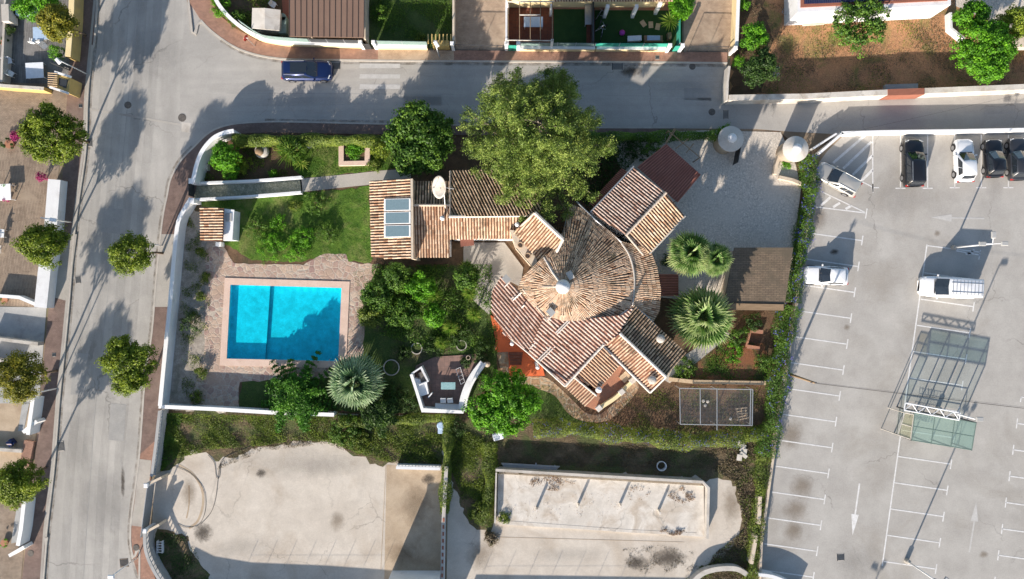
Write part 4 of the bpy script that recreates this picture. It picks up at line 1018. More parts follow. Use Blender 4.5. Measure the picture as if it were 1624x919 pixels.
# curved boundary wall (its shade sweeps the yard) south of the frame
wall('south_wall', 'long wall along the lower street, out past the concrete yard', [(270, 960), (300, 975), (360, 985), (480, 990), (620, 1000)], 2.2, .25, M['white'], top=False)
wall('south_wall', 'long wall along the lower street behind the second concrete yard', [(716, 1004), (860, 1006), (1090, 1010)], 2.2, .25, M['white'], top=False)
for x0, n_, st_, y_, l_ in ((352, 8, 31, 988, 'tall thin fence posts standing on the wall of the first yard'), (724, 8, 37, 1005, 'tall thin fence posts standing on the wall of the second yard')):
    fr = thing('post_fence', l_, 'fence', (*P(x0, y_).xy, 0)); 
    for i in range(n_):
        c = P(x0 + i * st_, y_); mb = MB(); mb.tube((c.x, c.y, 0), (c.x, c.y, 3.2), .016, n=6); mb.build('post', M['metal'], fr)
    mb = MB(); mb.tube((*P(x0, y_).xy, 2.6), (*P(x0 + (n_ - 1) * st_, y_).xy, 2.6), .006, n=4); mb.build('wire', M['metal'], fr)
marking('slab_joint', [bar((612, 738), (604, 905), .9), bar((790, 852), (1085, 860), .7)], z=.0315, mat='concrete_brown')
# slab ruin in the middle yard
rt = thing('slab_ruin', 'long pale concrete platform with low parapets and stub posts', 'ruin', tuple(P(955, 800)))
mb = MB(); mb.prism([P(x, y, .25).xy for x, y in ((790, 752), (1116, 771), (1117, 852), (789, 832))], 0, .25); mb.build('slab', M['slab'], rt)
mb = MB(); ribbon(mb, [P(x, y, 1.05).xy for x, y in ((786, 746), (1115, 765), (1125, 776))], .24, 0, 1.05); ribbon(mb, [P(x, y, 1.05).xy for x, y in ((1124, 775), (1122, 855))], .22, 0, 1.047); mb.build('wall', M['slab_wall'], rt)
mb = MB(); ribbon(mb, [P(x, y, .9).xy for x, y in ((787, 750), (785, 830))], .14, 0, .9); mb.build('wall', M['slab_wall'], rt)
mb = MB(); ribbon(mb, [P(x, y, .3).xy for x, y in ((790, 828), (1000, 843), (1105, 848))], .28, 0, .262); mb.build('kerb', M['slab'], rt)
for x, y in ((851, 806), (917, 800), (983, 800), (1044, 810)):
    c = P(x, y, .25); mb = MB(); mb.box((c.x, c.y, .7), (.16, .28, .95)); mb.build('post', M['slab'], rt)
def dry_heap(label, cx, cy, rx, ry, n, mat='leaf_dry', h=.15, z0=.27, leaf=.13):
    a = [(cx + rx * math.cos(i * .52) * rnd.uniform(.7, 1.2), cy + ry * math.sin(i * .52) * rnd.uniform(.7, 1.2)) for i in range(12)]
    return scatter('dead_leaves', label, a, n, h, leaf, M[mat], 'dead leaves', thr=.2, freq=3.1, z0=z0, aspect=.4)
M['leaf_dead'] = leafmat('dead_brown_leaves', [(.12, .07, .04), (.20, .12, .07), (.28, .18, .10)], .1)
dry_heap('brown dead leaves on the upper part of the pale platform', 875, 766, 34, 12, 700, 'leaf_dead'); dry_heap('dead leaves at the far end of the pale platform', 1082, 785, 20, 12, 420, 'leaf_dead')
dry_heap('brown dead leaves along the lower kerb of the platform', 1066, 842, 24, 5, 260, 'leaf_dead'); dry_heap('few dead leaves in the middle of the platform', 1010, 780, 22, 12, 120, 'leaf_dead')
dry_heap('few dry leaves on the worn lower side of the platform', 900, 800, 90, 26, 150, 'leaf_dead', leaf=.1)
# steel bars behind the slab
mb = MB()
for i in range(7): mb.tube(P(795 + i, 735 + i * 1.6, .2 + .05 * (i % 2)), P(888 - i * 1.5, 740 + i * 1.5, .22 + .05 * (i % 2)), .05, n=6)
mb.box(tuple(P(850, 742, .12)), (.12, .9, .24)); mb.box(tuple(P(880, 744, .12)), (.12, .7, .24))
tag(mb.build('steel_pipes', M['metal'], loc=tuple(P(842, 742))), 'bundle of pale steel pipes lying behind the concrete platform', 'pipes')
mb = MB(); c = P(1048, 738); mb.lathe_open(tuple(c), [(.36, .02), (.42, .02), (.46, .45), (.40, .45), (.36, .02)], 20); tag(mb.build('round_tub', M['white'], loc=tuple(c)), 'round white rimmed tub standing in the dark weeds', 'tub')
mb = MB()
for i in range(6): mb.box(tuple(P(1180 + rnd.gauss(0, 7), 706 + i * 4, .12 + .04 * i)), (rnd.uniform(.4, .9), rnd.uniform(.3, .6), .08), rnd.random() * 3)
tag(mb.build('rubble_heap', M['slab'], loc=tuple(P(1180, 712))), 'pale broken slabs heaped at the upper end of the dry weeds', 'rubble', kind='stuff')
wall('garden_wall', 'short pale wall fragment standing in the creeper beside the car park', [(1206, 788), (1204, 832)], 1.0, .3, M['wall_beige'])
wall('garden_wall', 'pale wall fragment at the foot of the creeper beside the car park', [(1200, 850), (1192, 895)], 1.0, .3, M['wall_beige'])
wall('curved_wall', 'cream curved wall at the lower edge beside the car park', [(1098, 925), (1115, 910), (1140, 903), (1168, 903), (1185, 912)], .8, .45, M['slab_wall'], smooth=4)
wall('curved_wall', 'white curved wall at the foot of the car park corner', [(1203, 912), (1225, 915), (1250, 925), (1270, 940)], .9, .3, M['white'], smooth=4)
# car park walls
wall('car_park_wall', 'low white wall between the car park and the upper lane', [(1335, 211), (1400, 209), (1520, 207.5), (1640, 205), (1800, 200)], 1.05, .26, M['white_clean'])
wall('car_park_wall', 'slanting white wall between the turret and the parked silver car', [(1337, 211), (1322, 224), (1300, 243)], 1.05, .22, M['white_clean'])
wall('car_park_wall', 'thin white wall fragment between the round turret and the lane', [(1327, 212), (1290, 236)], 1.0, .16, M['white_clean'])
wall('car_park_wall', 'low pale wall at the west side of the car park beside the flowering hedge', [(1295, 262), (1284, 340), (1275, 400), (1264, 480), (1246, 600), (1228, 715), (1208, 860), (1205, 930)], .7, .22, M['wall_beige'])
wall('lane_wall', 'long cream wall between the lane and the dry garden', [(1157, 155), (1280, 153), (1400, 147), (1624, 138), (1900, 128)], 1.55, .5, M['slab'])
mb = MB(); a, b, c_, d = [P(x, y, 1.58) for x, y in ((1412, 143), (1470, 141), (1462, 149), (1404, 151))]
ribbon(mb, [((a + d) / 2).xy.to_tuple(), ((b + c_) / 2).xy.to_tuple()], .58, .05, 1.6); tag(mb.build('red_gate', M['red_slab'], loc=tuple(P(1437, 147))), 'brick red gate set in the long cream lane wall', 'gate')
wall('lane_wall', 'thin pale wall closing the end of the street beside the dark garden', [(1157, 105), (1154, 130), (1153, 160)], 1.4, .2, M['slab'])
# round entrance turrets
def turret(label, cx, cy, r, mat_body='wall_beige', mat_roof='white'):
    c = P(cx, cy, 2.5); root = thing('entrance_turret', label, 'turret', (c.x, c.y, 0))
    mb = MB(); mb.lathe((0, 0, 0), [(r * .82, 0), (r * .82, 2.25), (r * .86, 2.3)], 32); mb.build('body', M[mat_body], root, True, local=True)
    mb = MB(); mb.lathe((0, 0, 2.28), [(r, 0), (r, .07), (r * .42, .33), (r * .36, .36)], 36); mb.build('roof', M[mat_roof], root, local=True)
    mb = MB(); mb.lathe((0, 0, 2.62), [(r * .36, 0), (r * .36, .14), (r * .30, .26), (r * .18, .36), (.03, .42)], 24); mb.build('finial', M['white'], root, True, local=True)
    return root
turret('round turret with a grey cone roof, at the entrance nearest the villa', 1160, 220, 1.16, 'wall_beige', 'slab_wall')
turret('round turret with a cream cone roof beside the silver car', 1263, 236, 1.16, 'wall_beige', 'slab')
bar_gate('open_gate', 'dark driveway gate leaf folded back beside the villa turret', (1167, 235), (1162, 262), 1.6, 'dark_metal', .15, solid=True)
wall('turret_wall', 'low tan wall beside the cream roofed turret', [(1240, 238), (1232, 262), (1230, 276)], .6, .3, M['wall_beige'])
wall('turret_wall', 'low tan border wall below the cream roofed turret', [(1236, 281), (1258, 286), (1272, 292)], .35, .3, M['wall_beige'])
# north boundary: cream wall, white posts, mesh
wall('street_wall', 'curved cream yellow wall along the street round the shed', [(322, -60), (338, -10), (354, 17), (378, 40), (408, 58), (430, 64), (452, 67.5)], .85, .24, M['cream'], cap=M['white_clean'], smooth=4)
wall('street_wall', 'cream yellow wall below the brown sheet metal roof', [(452, 67.5), (572, 71)], .85, .24, M['cream'], cap=M['white_clean'])
wall('street_wall', 'cream yellow wall below the fenced rough lawn', [(594, 72.5), (677, 73.5)], .85, .24, M['cream'], cap=M['white_clean'])
wall('street_wall', 'cream yellow wall below the brown patio and first artificial lawn', [(824, 75.5), (944, 75.8)], .85, .24, M['cream'], cap=M['white_clean'])
wall('street_wall', 'cream yellow wall below the lawn with stepping stones', [(946, 75.8), (1056, 76.5)], .85, .24, M['cream'], cap=M['white_clean'])
def fence_panel(label, path, h0, h1, mat, name='mesh_fence', cat='fence'):
    A = [P(p[0], p[1], h1) for p in path]; root = thing(name, label, cat, (A[0].x, A[0].y, 0))
    mb = MB(); ribbon(mb, [a.xy for a in A], .03, h0, h1); mb.build('panel', M[mat], root)
    for a, b in zip(A, A[1:]):
        L = (b - a).length; k = max(1, round(L / 1.9))
        for i in range(k):
            p = a.lerp(b, i / k); m2 = MB(); m2.tube((p.x, p.y, 0.02), (p.x, p.y, h1 + .04), .035, n=7); m2.build('post', M['metal'], root)
fence_panel('grey green mesh fence on the curved cream wall', smooth_pts([(378, 32), (408, 52), (430, 58), (487, 62)], 3), .92, 1.75, 'mesh_green')
fence_panel('dark screen fence under the brown sheet metal roof', [(489, 62), (572, 64)], .92, 1.75, 'dark_metal')
fence_panel('grey green mesh fence below the fenced rough lawn', [(597, 65), (676, 66.5)], .92, 1.75, 'mesh_green')
fence_panel('dull green mesh fence below the brown patio', [(826, 68), (943, 69)], .92, 1.75, 'mesh_green')
fence_panel('bright green cloth fence below the stepping stones lawn', [(945, 69), (1060, 69.5)], .92, 1.75, 'green_cloth')
fence_panel('bright green cloth fence beside the driveway and the tall yucca', [(1079, 68), (1079, 30)], .3, 1.75, 'green_cloth')
for x, y, l_ in ((571, 67, 'white gate post at the brown sheet metal roof'), (592, 67, 'white gate post at the fenced rough lawn'), (717, 69, 'white post on the lawn side of the beige driveway gate'), (803, 69, 'white post on the patio side of the beige driveway gate'),
                 (822, 69, 'white post between the patio and its narrow green gate'), (1063, 72, 'white post on the lawn side of the narrow green gate'), (1083, 72, 'white post between the narrow green gate and the driveway'), (1167, 76, 'white post at the far side of the last driveway gate')):
    c = P(x, y, 1.8); mb = MB(); mb.box((c.x, c.y, .9), (.28, .28, 1.8)); mb.box((c.x, c.y, 1.83), (.36, .36, .07), top=.8); tag(mb.build('gate_post', M['white_clean'], loc=(c.x, c.y, 0)), l_, 'gate post', 'white gate posts along the upper street')
bar_gate('driveway_gate', 'black barred double gate of the beige driveway between rough lawn and patio', (722, 80), (799, 81), 1.5)
bar_gate('driveway_gate', 'black barred double gate of the last driveway before the dry garden', (1090, 82), (1152, 83), 1.5)
bar_gate('garden_gate', 'narrow dark panel gate near the brown sheet metal roof', (575, 79), (590, 79), 1.5, solid=True)
bar_gate('garden_gate', 'narrow green panel gate beside the brown patio', (807, 81), (820, 81), 1.5, 'green_cloth', solid=True)
bar_gate('garden_gate', 'narrow bright green gate beside the last driveway', (1066, 82), (1079, 82), 1.5, 'green_cloth', solid=True)
mb = MB(); mb.box(tuple(P(700, 72, .6)), (1.5, .5, 1.2)); 
for i in range(7): mb.box(tuple(P(679 + i * 6, 62, 1.3)), (.1, .85, .1))
tag(mb.build('meter_hut', M['ochre'], loc=tuple(P(693, 70))), 'little slatted roofed meter hut beside the rough lawn and the driveway', 'meter hut')
wall('divider_wall', 'thin pale wall between the sheet metal roof and the rough lawn', [(578, -60), (578, 62)], 1.7, .18, M['wall_beige'])
wall('divider_wall', 'thin white wall on the lawn side of the beige driveway', [(719, -60), (719, 64)], 1.6, .18, M['wall_beige'])
wall('divider_wall', 'thin white wall between beige driveway and brown patio', [(803, -60), (803, 62)], 1.6, .18, M['white'])
wall('divider_wall', 'dark fence wall between the two artificial lawns', [(941, -60), (941, 66)], 1.6, .15, M['dark_metal'])
wall('divider_wall', 'long cream wall between the last driveway and the dry garden', [(1173, -60), (1168, 74)], 1.6, .2, M['cream'], cap=M['white_clean'])

# ================================================================ THE VILLA
villa = thing('villa', 'sprawling villa with barrel tile roofs, a round fan roof and three skylights', 'villa', tuple(P(870, 450)))
VW = MB()
P_flat = P
def LZ(px, z):
    """upper storey heights of the villa"""
    return z if z < 2.2 else z + (1.35 if px > 828 else .2)
def P(px, py, z=0.0): return P_flat(px, py, LZ(px, z))
T, TO, TR, TT = M['tiles'], M['tiles_old'], M['tiles_rose'], M['tiles_tan']
PN, PO, PR = M['pans'], M['pans_old'], M['pans_rose']
# west wing: slope down to the west, skylights set in
roof_face(villa, [(587, 287, 3.4), (651, 283, 4.5), (652, 411, 4.5), (590, 409, 3.4)], T, PN, walls=VW)
mb = MB(); ribbon(mb, [P(653, 284, 4.5).xy, P(654, 411, 4.5).xy], .2, 0, 4.82); mb.build('wall', M['wall_beige'], villa)
for y0 in (315, 336, 357):
    s_ = [P(609, y0 + 1, 3.98), P(651, y0, 4.66), P(651, y0 + 19, 4.66), P(609, y0 + 20, 3.98)]
    mb = MB(); mb.add(s_ + [v - Vector((0, 0, .3)) for v in s_], [(3, 2, 1, 0), (0, 1, 5, 4), (1, 2, 6, 5), (2, 3, 7, 6), (3, 0, 4, 7)]); f = mb.build('skylight', M['white_clean'], villa)
    cc = sum(s_, Vector()) / 4; mb = MB(); mb.add([cc + (v - cc) * (.93 if 1 else 1) + Vector((0, 0, .012)) + (cc - v).normalized() * .06 for v in s_], [(3, 2, 1, 0)]); mb.build('pane', M['skyglass'], f)
# middle lower roof
roof_face(villa, [(654, 326, 4.0), (713, 326, 4.0), (713, 408, 3.0), (655, 408, 3.0)], T, PN, walls=VW)
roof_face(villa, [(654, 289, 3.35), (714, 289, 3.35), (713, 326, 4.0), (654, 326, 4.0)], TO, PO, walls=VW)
cap_line(villa, [(655, 326, 4.0), (713, 326, 4.0)], M['mortar'])
# long ridge
roof_face(villa, [(713, 344, 4.4), (827, 343, 4.4), (827, 379, 3.5), (713, 379, 3.5)], T, PN, walls=VW)
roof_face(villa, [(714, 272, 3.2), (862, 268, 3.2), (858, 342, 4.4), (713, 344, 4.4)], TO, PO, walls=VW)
cap_line(villa, [(712, 344, 4.4), (828, 342.5, 4.4), (848, 340, 4.4)], M['ridge_white'], .13)
cap_line(villa, [(793, 275, 3.25), (793, 342, 4.35)], M['mortar'], .09)
cap_line(villa, [(714, 272, 3.2), (714, 342, 4.35)], M['mortar'], .07)
# small gabled pavilion with a white ridge, tan shelf with two pots below it
roof_face(villa, [(848, 339, 5.2), (893, 380, 5.2), (884, 400, 4.6), (860, 424, 4.2), (818, 367, 4.1)], T, PN, direc=(-30, 28), walls=VW)
cap_line(villa, [(848, 338, 5.25), (893, 380, 5.25)], M['ridge_white'], .17)
cap_line(villa, [(893, 380, 5.25), (882, 402, 4.7)], M['ridge_white'], .12)
cap_line(villa, [(848, 338, 5.25), (819, 366, 4.2)], M['mortar'], .09)
mb = MB(); mb.prism([P(x, y, 3.6).xy for x, y in ((808, 366), (822, 368), (850, 408), (858, 428), (843, 420), (818, 392))], 0, 4.6); mb.build('wall', M['wall_beige'], villa)
for x, y in ((825, 390), (837, 406)):
    c = P(x, y, 3.6); mb = MB(); mb.lathe_open((c.x, c.y, 4.58), [(.17, 0), (.24, 0), (.27, .32), (.20, .32), (.17, 0)], 16); mb.build('vent', M['tiles_old'], villa)
# the fan roof: cover tiles fan out from the white dome
AP = P_flat(893, 455, 7.1); SL = .30
bnd = [(862, 409), (882, 395), (896, 360), (905, 325), (925, 333), (945, 350), (985, 384), (1030, 396), (1041, 425), (1047, 460), (1045, 492), (1030, 520), (1003, 486), (985, 500), (960, 502), (925, 507), (893, 508), (876, 503), (862, 500), (842, 480), (822, 457), (829, 440)]
def cone_pt(x, y):
    z = 4.5
    for _ in range(12):
        p = P_flat(x, y, z + 1.35); z = 5.7 - SL * (p.xy - AP.xy).length
    q = P_flat(x, y, z + 1.35); return q
B = [cone_pt(*q) for q in bnd]
mb = MB(); nb = len(B); den = []
for i in range(nb):
    for k in range(4): den.append(B[i].lerp(B[(i + 1) % nb], k / 4))
for p in den: p.z = 7.05 - SL * (p.xy - AP.xy).length
top = Vector((AP.x, AP.y, 7.05)); n = len(den)
mb.add([top] + den + [p - Vector((0, 0, .16)) for p in den], [(0, 1 + (i + 1) % n, 1 + i) for i in range(n)] + [(1 + i, 1 + (i + 1) % n, 1 + n + (i + 1) % n, 1 + n + i) for i in range(n)])
fan = mb.build('fan_roof', PN, villa)
def ray_out(a):
    d = Vector((math.cos(a), math.sin(a))); best = 0
    for i in range(nb):
        p, q = B[i - 1].xy - AP.xy, B[i].xy - AP.xy; e = q - p; den_ = d.x * e.y - d.y * e.x
        if abs(den_) < 1e-9: continue
        t = (p.x * e.y - p.y * e.x) / den_; u = (p.x * d.y - p.y * d.x) / den_
        if t > 0 and 0 <= u <= 1: best = max(best, t)
    return best
mt1, mt2 = MB(), MB()
def fan_row(a, r0, r1):
    d = Vector((math.cos(a), math.sin(a), 0)); nrm = Vector((d.x * SL, d.y * SL, 1)).normalized()
    pa = AP + d * r0; pa.z = 7.05 - SL * r0; pb = AP + d * r1; pb.z = 7.05 - SL * r1
    sun_dry = a > -2.9 and a < 0.15
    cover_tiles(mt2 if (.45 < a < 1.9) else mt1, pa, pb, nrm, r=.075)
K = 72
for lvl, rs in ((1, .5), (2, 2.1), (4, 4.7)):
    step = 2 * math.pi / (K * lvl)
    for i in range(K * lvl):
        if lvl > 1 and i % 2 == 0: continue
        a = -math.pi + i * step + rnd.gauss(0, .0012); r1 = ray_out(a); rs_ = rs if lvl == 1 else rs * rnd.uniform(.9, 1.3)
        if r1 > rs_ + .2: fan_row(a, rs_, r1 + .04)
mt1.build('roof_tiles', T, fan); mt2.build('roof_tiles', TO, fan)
zt = [p.z - .2 for p in B]; cc = sum((b.xy for b in B), Vector((0, 0))) / nb
VW.prism([(cc + (b.xy - cc) * .95).to_tuple() for b in B], 0, zt)
cap_line(villa, [(863, 409, 4.75), (876, 432, 5.2), (889, 450, 5.6)], M['ridge_white'], .10)
cap_line(villa, [(827, 455, 4.6), (860, 455, 5.15), (886, 455, 5.55)], M['mortar'], .08)
arc = [(985, 386), (996, 402), (1003, 422), (1006, 445), (1005, 465), (1003, 484)]
pa = [cone_pt(*q) for q in smooth_pts(arc, 4)]; mb = MB()
for a, b in zip(pa, pa[1:]): mb.tube(a + Vector((0, 0, .1)), b + Vector((0, 0, .1)), .075, n=7)
mb.build('roof_gutter', M['slab_wall'], villa)
for seg in (((914, 320), (945, 350), (986, 385)), ((1003, 484), (1031, 521)), ((1003, 484), (1024, 500), (1043, 520))):
    pa = [cone_pt(*q) for q in seg]; mb = MB()
    for a, b in zip(pa, pa[1:]): mb.tube(a + Vector((0, 0, .06)), b + Vector((0, 0, .06)), .07, n=7)
    mb.build('roof_gutter', M['metal'], villa)
mb = MB(); mb.lathe((AP.x, AP.y, 6.85), [(.62, 0), (.60, .22), (.50, .45), (.36, .62), (.18, .74), (.03, .78)], 28); mb.build('chimney', M['white'], villa, True)
for x, y, h_ in ((904, 437, .25),):
    mb = MB(); c = cone_pt(x, y); mb.box((c.x, c.y, c.z + .1), (.5, .7, .35), .5); mb.build('vent', M['slab_wall'], villa)
# south west terrace roof in two slopes with white cross rows
roof_face(villa, [(795, 438, 4.3), (822, 457, 4.6), (862, 501, 4.85), (838, 558, 4.1), (803, 531, 3.9), (778, 495, 3.8), (780, 462, 3.9)], TR, PR, direc=(-30, -28), walls=None, thick=.12, spacing=.29)
roof_face(villa, [(862, 501, 4.85), (893, 509, 4.95), (925, 508, 5.0), (960, 503, 4.8), (986, 500, 4.7), (1003, 486, 4.6), (980, 530, 4.1), (957, 548, 3.9), (895, 613, 3.4), (838, 558, 4.1)], TR, PR, direc=(30, 28), walls=VW, inset=.9, spacing=.29)
cap_line(villa, [(803, 531, 3.92), (838, 560, 3.95), (896, 613, 3.45)], M['ridge_white'], .085)
cap_line(villa, [(829, 459, 4.66), (862, 500, 4.88), (880, 521, 4.7)], M['mortar'], .075)
cap_line(villa, [(957, 547, 3.98), (896, 613, 3.55)], M['ridge_white'], .11)
for a, b, z in (((799, 456), (809, 447), 4.5), ((811, 474), (827, 460), 4.65), ((813.5, 476.5), (829, 462.5), 4.65), ((868, 509), (877, 499), 4.95), ((881, 528), (901, 508), 4.8), ((883.5, 530), (903.5, 510), 4.8), ((840, 553), (852, 541), 4.3), ((853, 571), (875, 549), 4.15), ((856, 573), (880, 550), 4.12), ((826, 490), (832, 484), 4.6)):
    mb = MB(); A, C_ = P(*a, z), P(*b, z + .06); mb.tube(A, C_, .065, n=6); mb.build('ridge_cap', M['ridge_white'], villa)
for x, y, z in ((803, 443, 4.5), (873, 495, 5.0)):
    c = P(x, y, z); z = c.z; mb = MB(); mb.box((c.x, c.y, z), (.42, .5, .8), R(45)); v_ = mb.build('chimney', M['white'], villa, bevel=.03)
    mb = MB(); mb.box((c.x, c.y, z + .45), (.56, .64, .07), R(45)); mb.build('chimney_cap', M['wall_grey'], v_)
# south slopes
roof_face(villa, [(957, 551, 3.9), (983, 579, 3.9), (948, 618, 3.2), (911, 599, 3.25)], TT, PR, direc=(30, 28), walls=None)
roof_face(villa, [(911, 600, 3.3), (946, 629, 3.2), (930, 646, 2.9), (897, 614, 3.0)], TT, PR, direc=(-28, 30), walls=VW)
cap_line(villa, [(911, 599, 3.35), (946, 628, 3.25)], M['ridge_white'], .08)
roof_face(villa, [(957, 549, 3.7), (984, 529, 4.55), (1056, 598, 4.55), (1031, 623, 3.7)], T, PR, direc=None, walls=VW)
roof_face(villa, [(984, 529, 4.55), (1056, 598, 4.55), (1088, 561, 3.9), (1004, 484, 3.9)], TO, PO, walls=VW)
cap_line(villa, [(983, 529, 4.6), (1056, 598, 4.6)], M['ridge_white'], .13)
cap_line(villa, [(957, 550, 3.75), (1031, 623, 3.72)], M['ridge_white'], .11)
cap_line(villa, [(1031, 623, 3.75), (1056, 598, 4.6)], M['ridge_white'], .08)
for x, y, z in ((1033, 602, 4.1), (1046, 537, 3.9)):
    c = P(x, y, z); z = c.z; mb = MB(); mb.box((c.x, c.y, z + .05), (.55, .5, .8), R(45)); v_ = mb.build('chimney', M['white'], villa, bevel=.03)
    mb = MB(); mb.lathe((c.x, c.y, z + .45), [(.38, 0), (.34, .1), (.2, .2), (.03, .24)], 16); mb.build('chimney_cap', M['slab_wall'], v_)
# north east pavilion
roof_face(villa, [(1007, 267, 3.6), (1056, 307, 4.7), (994, 373, 4.7), (938, 338, 3.6)], TR, PN, direc=(-30, -28), walls=VW)
roof_face(villa, [(1056, 307, 4.7), (1085, 342, 3.7), (1030, 401, 3.7), (994, 373, 4.7)], T, PN, direc=(30, 28), walls=VW)
cap_line(villa, [(1056, 306, 4.75), (992, 374, 4.75)], M['mortar'], .12)
cap_line(villa, [(994, 374, 4.7), (1020, 405, 4.0)], M['mortar'], .08)
mb = MB(); A, C_ = P(1005, 264, 3.6), P(936, 337, 3.6); mb.tube(A, C_, .08, n=6); mb.build('roof_gutter', M['metal'], villa)
mb = MB(); A, C_ = P(1087, 343, 3.7), P(1030, 403, 3.7); mb.tube(A, C_, .08, n=6); mb.build('roof_gutter', M['slab_wall'], villa)
VW.build('wall', M['white'], villa)
# terrace behind the south slope
mb = MB(); mb.prism([P(x, y, 2.6).xy for x, y in ((983, 580), (1008, 602), (975, 634), (947, 652), (930, 645), (946, 629), (950, 616))], 0, 3.9); mb.build('terrace', M['terra_dull'], villa)
mb = MB(); pp = [P(x, y, 3.1).xy for x, y in smooth_pts([(948, 650), (962, 641), (978, 630), (994, 614), (1007, 602)], 4)]; ribbon(mb, pp, .32, 0, 4.45); mb.build('wall', M['cream'], villa)
for x, y in ((950, 648), (986, 622), (1003, 604)): 
    mb = MB(); c = P(x, y, 3.2); mb.box((c.x, c.y, 4.45), (.5, .45, .35), .7); mb.build('parapet_block', M['slab'], villa, bevel=.02)
mb = MB(); c = P(991, 598, 2.7); mb.box((c.x, c.y, 4.05), (.8, .7, .3), .78); mb.build('hatch', M['wood_pale'], villa)
mb = MB(); c = P(949, 618, 3.3); mb.lathe((c.x, c.y, 4.3), [(.16, 0), (.18, .5), (.28, .55), (.26, .72), (.04, .85)], 14); mb.build('vent', M['white_clean'], villa)
# terracotta patio and its steps
mb = MB(); mb.prism([P(x, y).xy for x, y in ((786, 540), (778, 500), (800, 512), (812, 528), (858, 572), (864, 596), (808, 597), (806, 558), (786, 559))], 0, .16); mb.build('patio_floor', M['terracotta'], villa)
mb = MB()
for i in range(4): mb.box(tuple(P(818, 561 + i * 5.2, .19 + .0)), (1.3 - .08 * i, .27, .10 + .05 * (3 - i)))
mb.build('steps', M['tile_brown'], villa)
mb = MB()
for x, y in ((812, 540), (850, 575)):
    mb = MB(); c = P(x, y); mb.lathe((c.x, c.y, .1), [(.16, 0), (.14, .3), (.13, 3.6), (.18, 4.3)], 12); mb.build('pillar', M['white'], villa, True)
mb = MB(); mb.prism([P(x, y, .1).xy for x, y in ((735, 385), (800, 385), (830, 425), (825, 455), (795, 440), (780, 465), (776, 500), (752, 478), (735, 420))], 0, .12); mb.build('terrace', M['walk_grey'], villa)
mb = MB(); c = P(741, 383, 2.4); mb.box((c.x, c.y, 3.0), (1.2, .9, .12), .1); mb.build('canopy', M['rusty'], villa)

# satellite dish on its mast
c = P(706, 331, 4.0); t = P(699, 297, 5.2)
dish = thing('satellite_dish', 'big white satellite dish tilted over the old dark roof tiles', 'satellite dish', (c.x, c.y, 4.1))
mb = MB(); mb.tube((c.x, c.y, 4.1), (t.x + .25, t.y - .2, 5.3), .035); mb.tube(P(720, 300, 4.0), (t.x + .2, t.y, 5.3), .025); mb.build('mast', M['steel_white'], dish)
mb = MB(); ax = Vector((-.74, -.10, .66)).normalized(); qd = ax.to_track_quat('Z', 'Y'); RN = 28; vs, fs = [], []
for k in range(6):
    rr = .98 * k / 5 + .001
    for i in range(RN):
        a = 2 * math.pi * i / RN; vs.append(Vector((t.x, t.y, 5.3)) + qd @ Vector((rr * math.cos(a), rr * math.sin(a), .22 * (rr / .98) ** 2 - .02)))
for k in range(5):
    for i in range(RN): j = (i + 1) % RN; fs.append((k * RN + i, k * RN + j, (k + 1) * RN + j, (k + 1) * RN + i))
mb.add(vs, fs); d_ = mb.build('reflector', M['slab'], dish, True); s_ = d_.modifiers.new('s', 'SOLIDIFY'); s_.thickness = .03
mb = MB(); e = Vector((t.x, t.y, 5.3)) + ax * .7; mb.tube(Vector((t.x, t.y, 5.3)) + qd @ Vector((0, -.9, .15)), e, .018, n=5); mb.tube(e, e + ax * .12, .06, n=8); mb.build('feed_arm', M['metal'], dish)
c = P(702, 347, 4.2); mb = MB(); mb.lathe((c.x, c.y, 3.9), [(.13, 0), (.12, .8), (.2, .85), (.2, .95), (.05, 1.05)], 12); tag(mb.build('roof_vent', M['white_clean'], loc=(c.x, c.y, 3.9)), 'slim white vent pipe on the sunlit tiles below the satellite dish', 'vent')
c = P(820, 357, 4.2); mb = MB(); mb.lathe((c.x, c.y, 4.0), [(.13, 0), (.12, .7), (.2, .75), (.2, .85), (.05, .95)], 12); tag(mb.build('roof_vent', M['white_clean'], loc=(c.x, c.y, 4.0)), 'white vent pipe at the end of the long pale ridge', 'vent')

P = P_flat
# lean-to with a red sheet roof, its open pergola frame, and the side canopy
M['rust_rib'] = surf('worn_red_sheet_ribs', (.40, .17, .13), (.30, .11, .08), 1.0, rough_=.6)
lt = thing('lean_to', 'lean-to with a ribbed red brown metal roof beside the north east tiled roof', 'lean-to', tuple(P(1055, 280)))
def ribbed(parent, quad, mat, k, name='roof', rr=.022, along=0):
    V = [P(*q) for q in quad]; mb = MB(); mb.add(V + [v - Vector((0, 0, .05)) for v in V], [(0, 1, 2, 3)[::-1], (4, 5, 6, 7), (0, 1, 5, 4), (1, 2, 6, 5), (2, 3, 7, 6), (3, 0, 4, 7)])
    a0, a1, b0, b1 = (V[0], V[1], V[3], V[2]) if along == 0 else (V[0], V[3], V[1], V[2])
    o = mb.build(name, mat, parent); mb = MB()
    for i in range(k + 1):
        p, q = a0.lerp(a1, i / k), b0.lerp(b1, i / k); mb.tube(p + Vector((0, 0, .015)), q + Vector((0, 0, .015)), rr * 2, n=6)
    mb.build('roof_ribs', M['rust_rib'], o); return o
ribbed(lt, [(1011, 266, 2.9), (1057, 229, 2.6), (1111, 277, 2.5), (1074, 321, 2.8)], M['rusty'], 20, along=1)
mb = MB()
for x, y in ((1057, 232), (1108, 277), (1074, 318)): p = P(x, y, 2.5); mb.tube((p.x, p.y, 0), (p.x, p.y, 2.45), .05)
mb.build('post', M['wood'], lt)
mb = MB()
for a, b in (((1060, 208), (1110, 250)), ((1072, 205), (1056, 228)), ((1092, 220), (1072, 236)), ((1100, 228), (1088, 243)), ((1056, 226), (1070, 204))): mb.tube(P(*a, 2.45), P(*b, 2.45), .045, n=5)
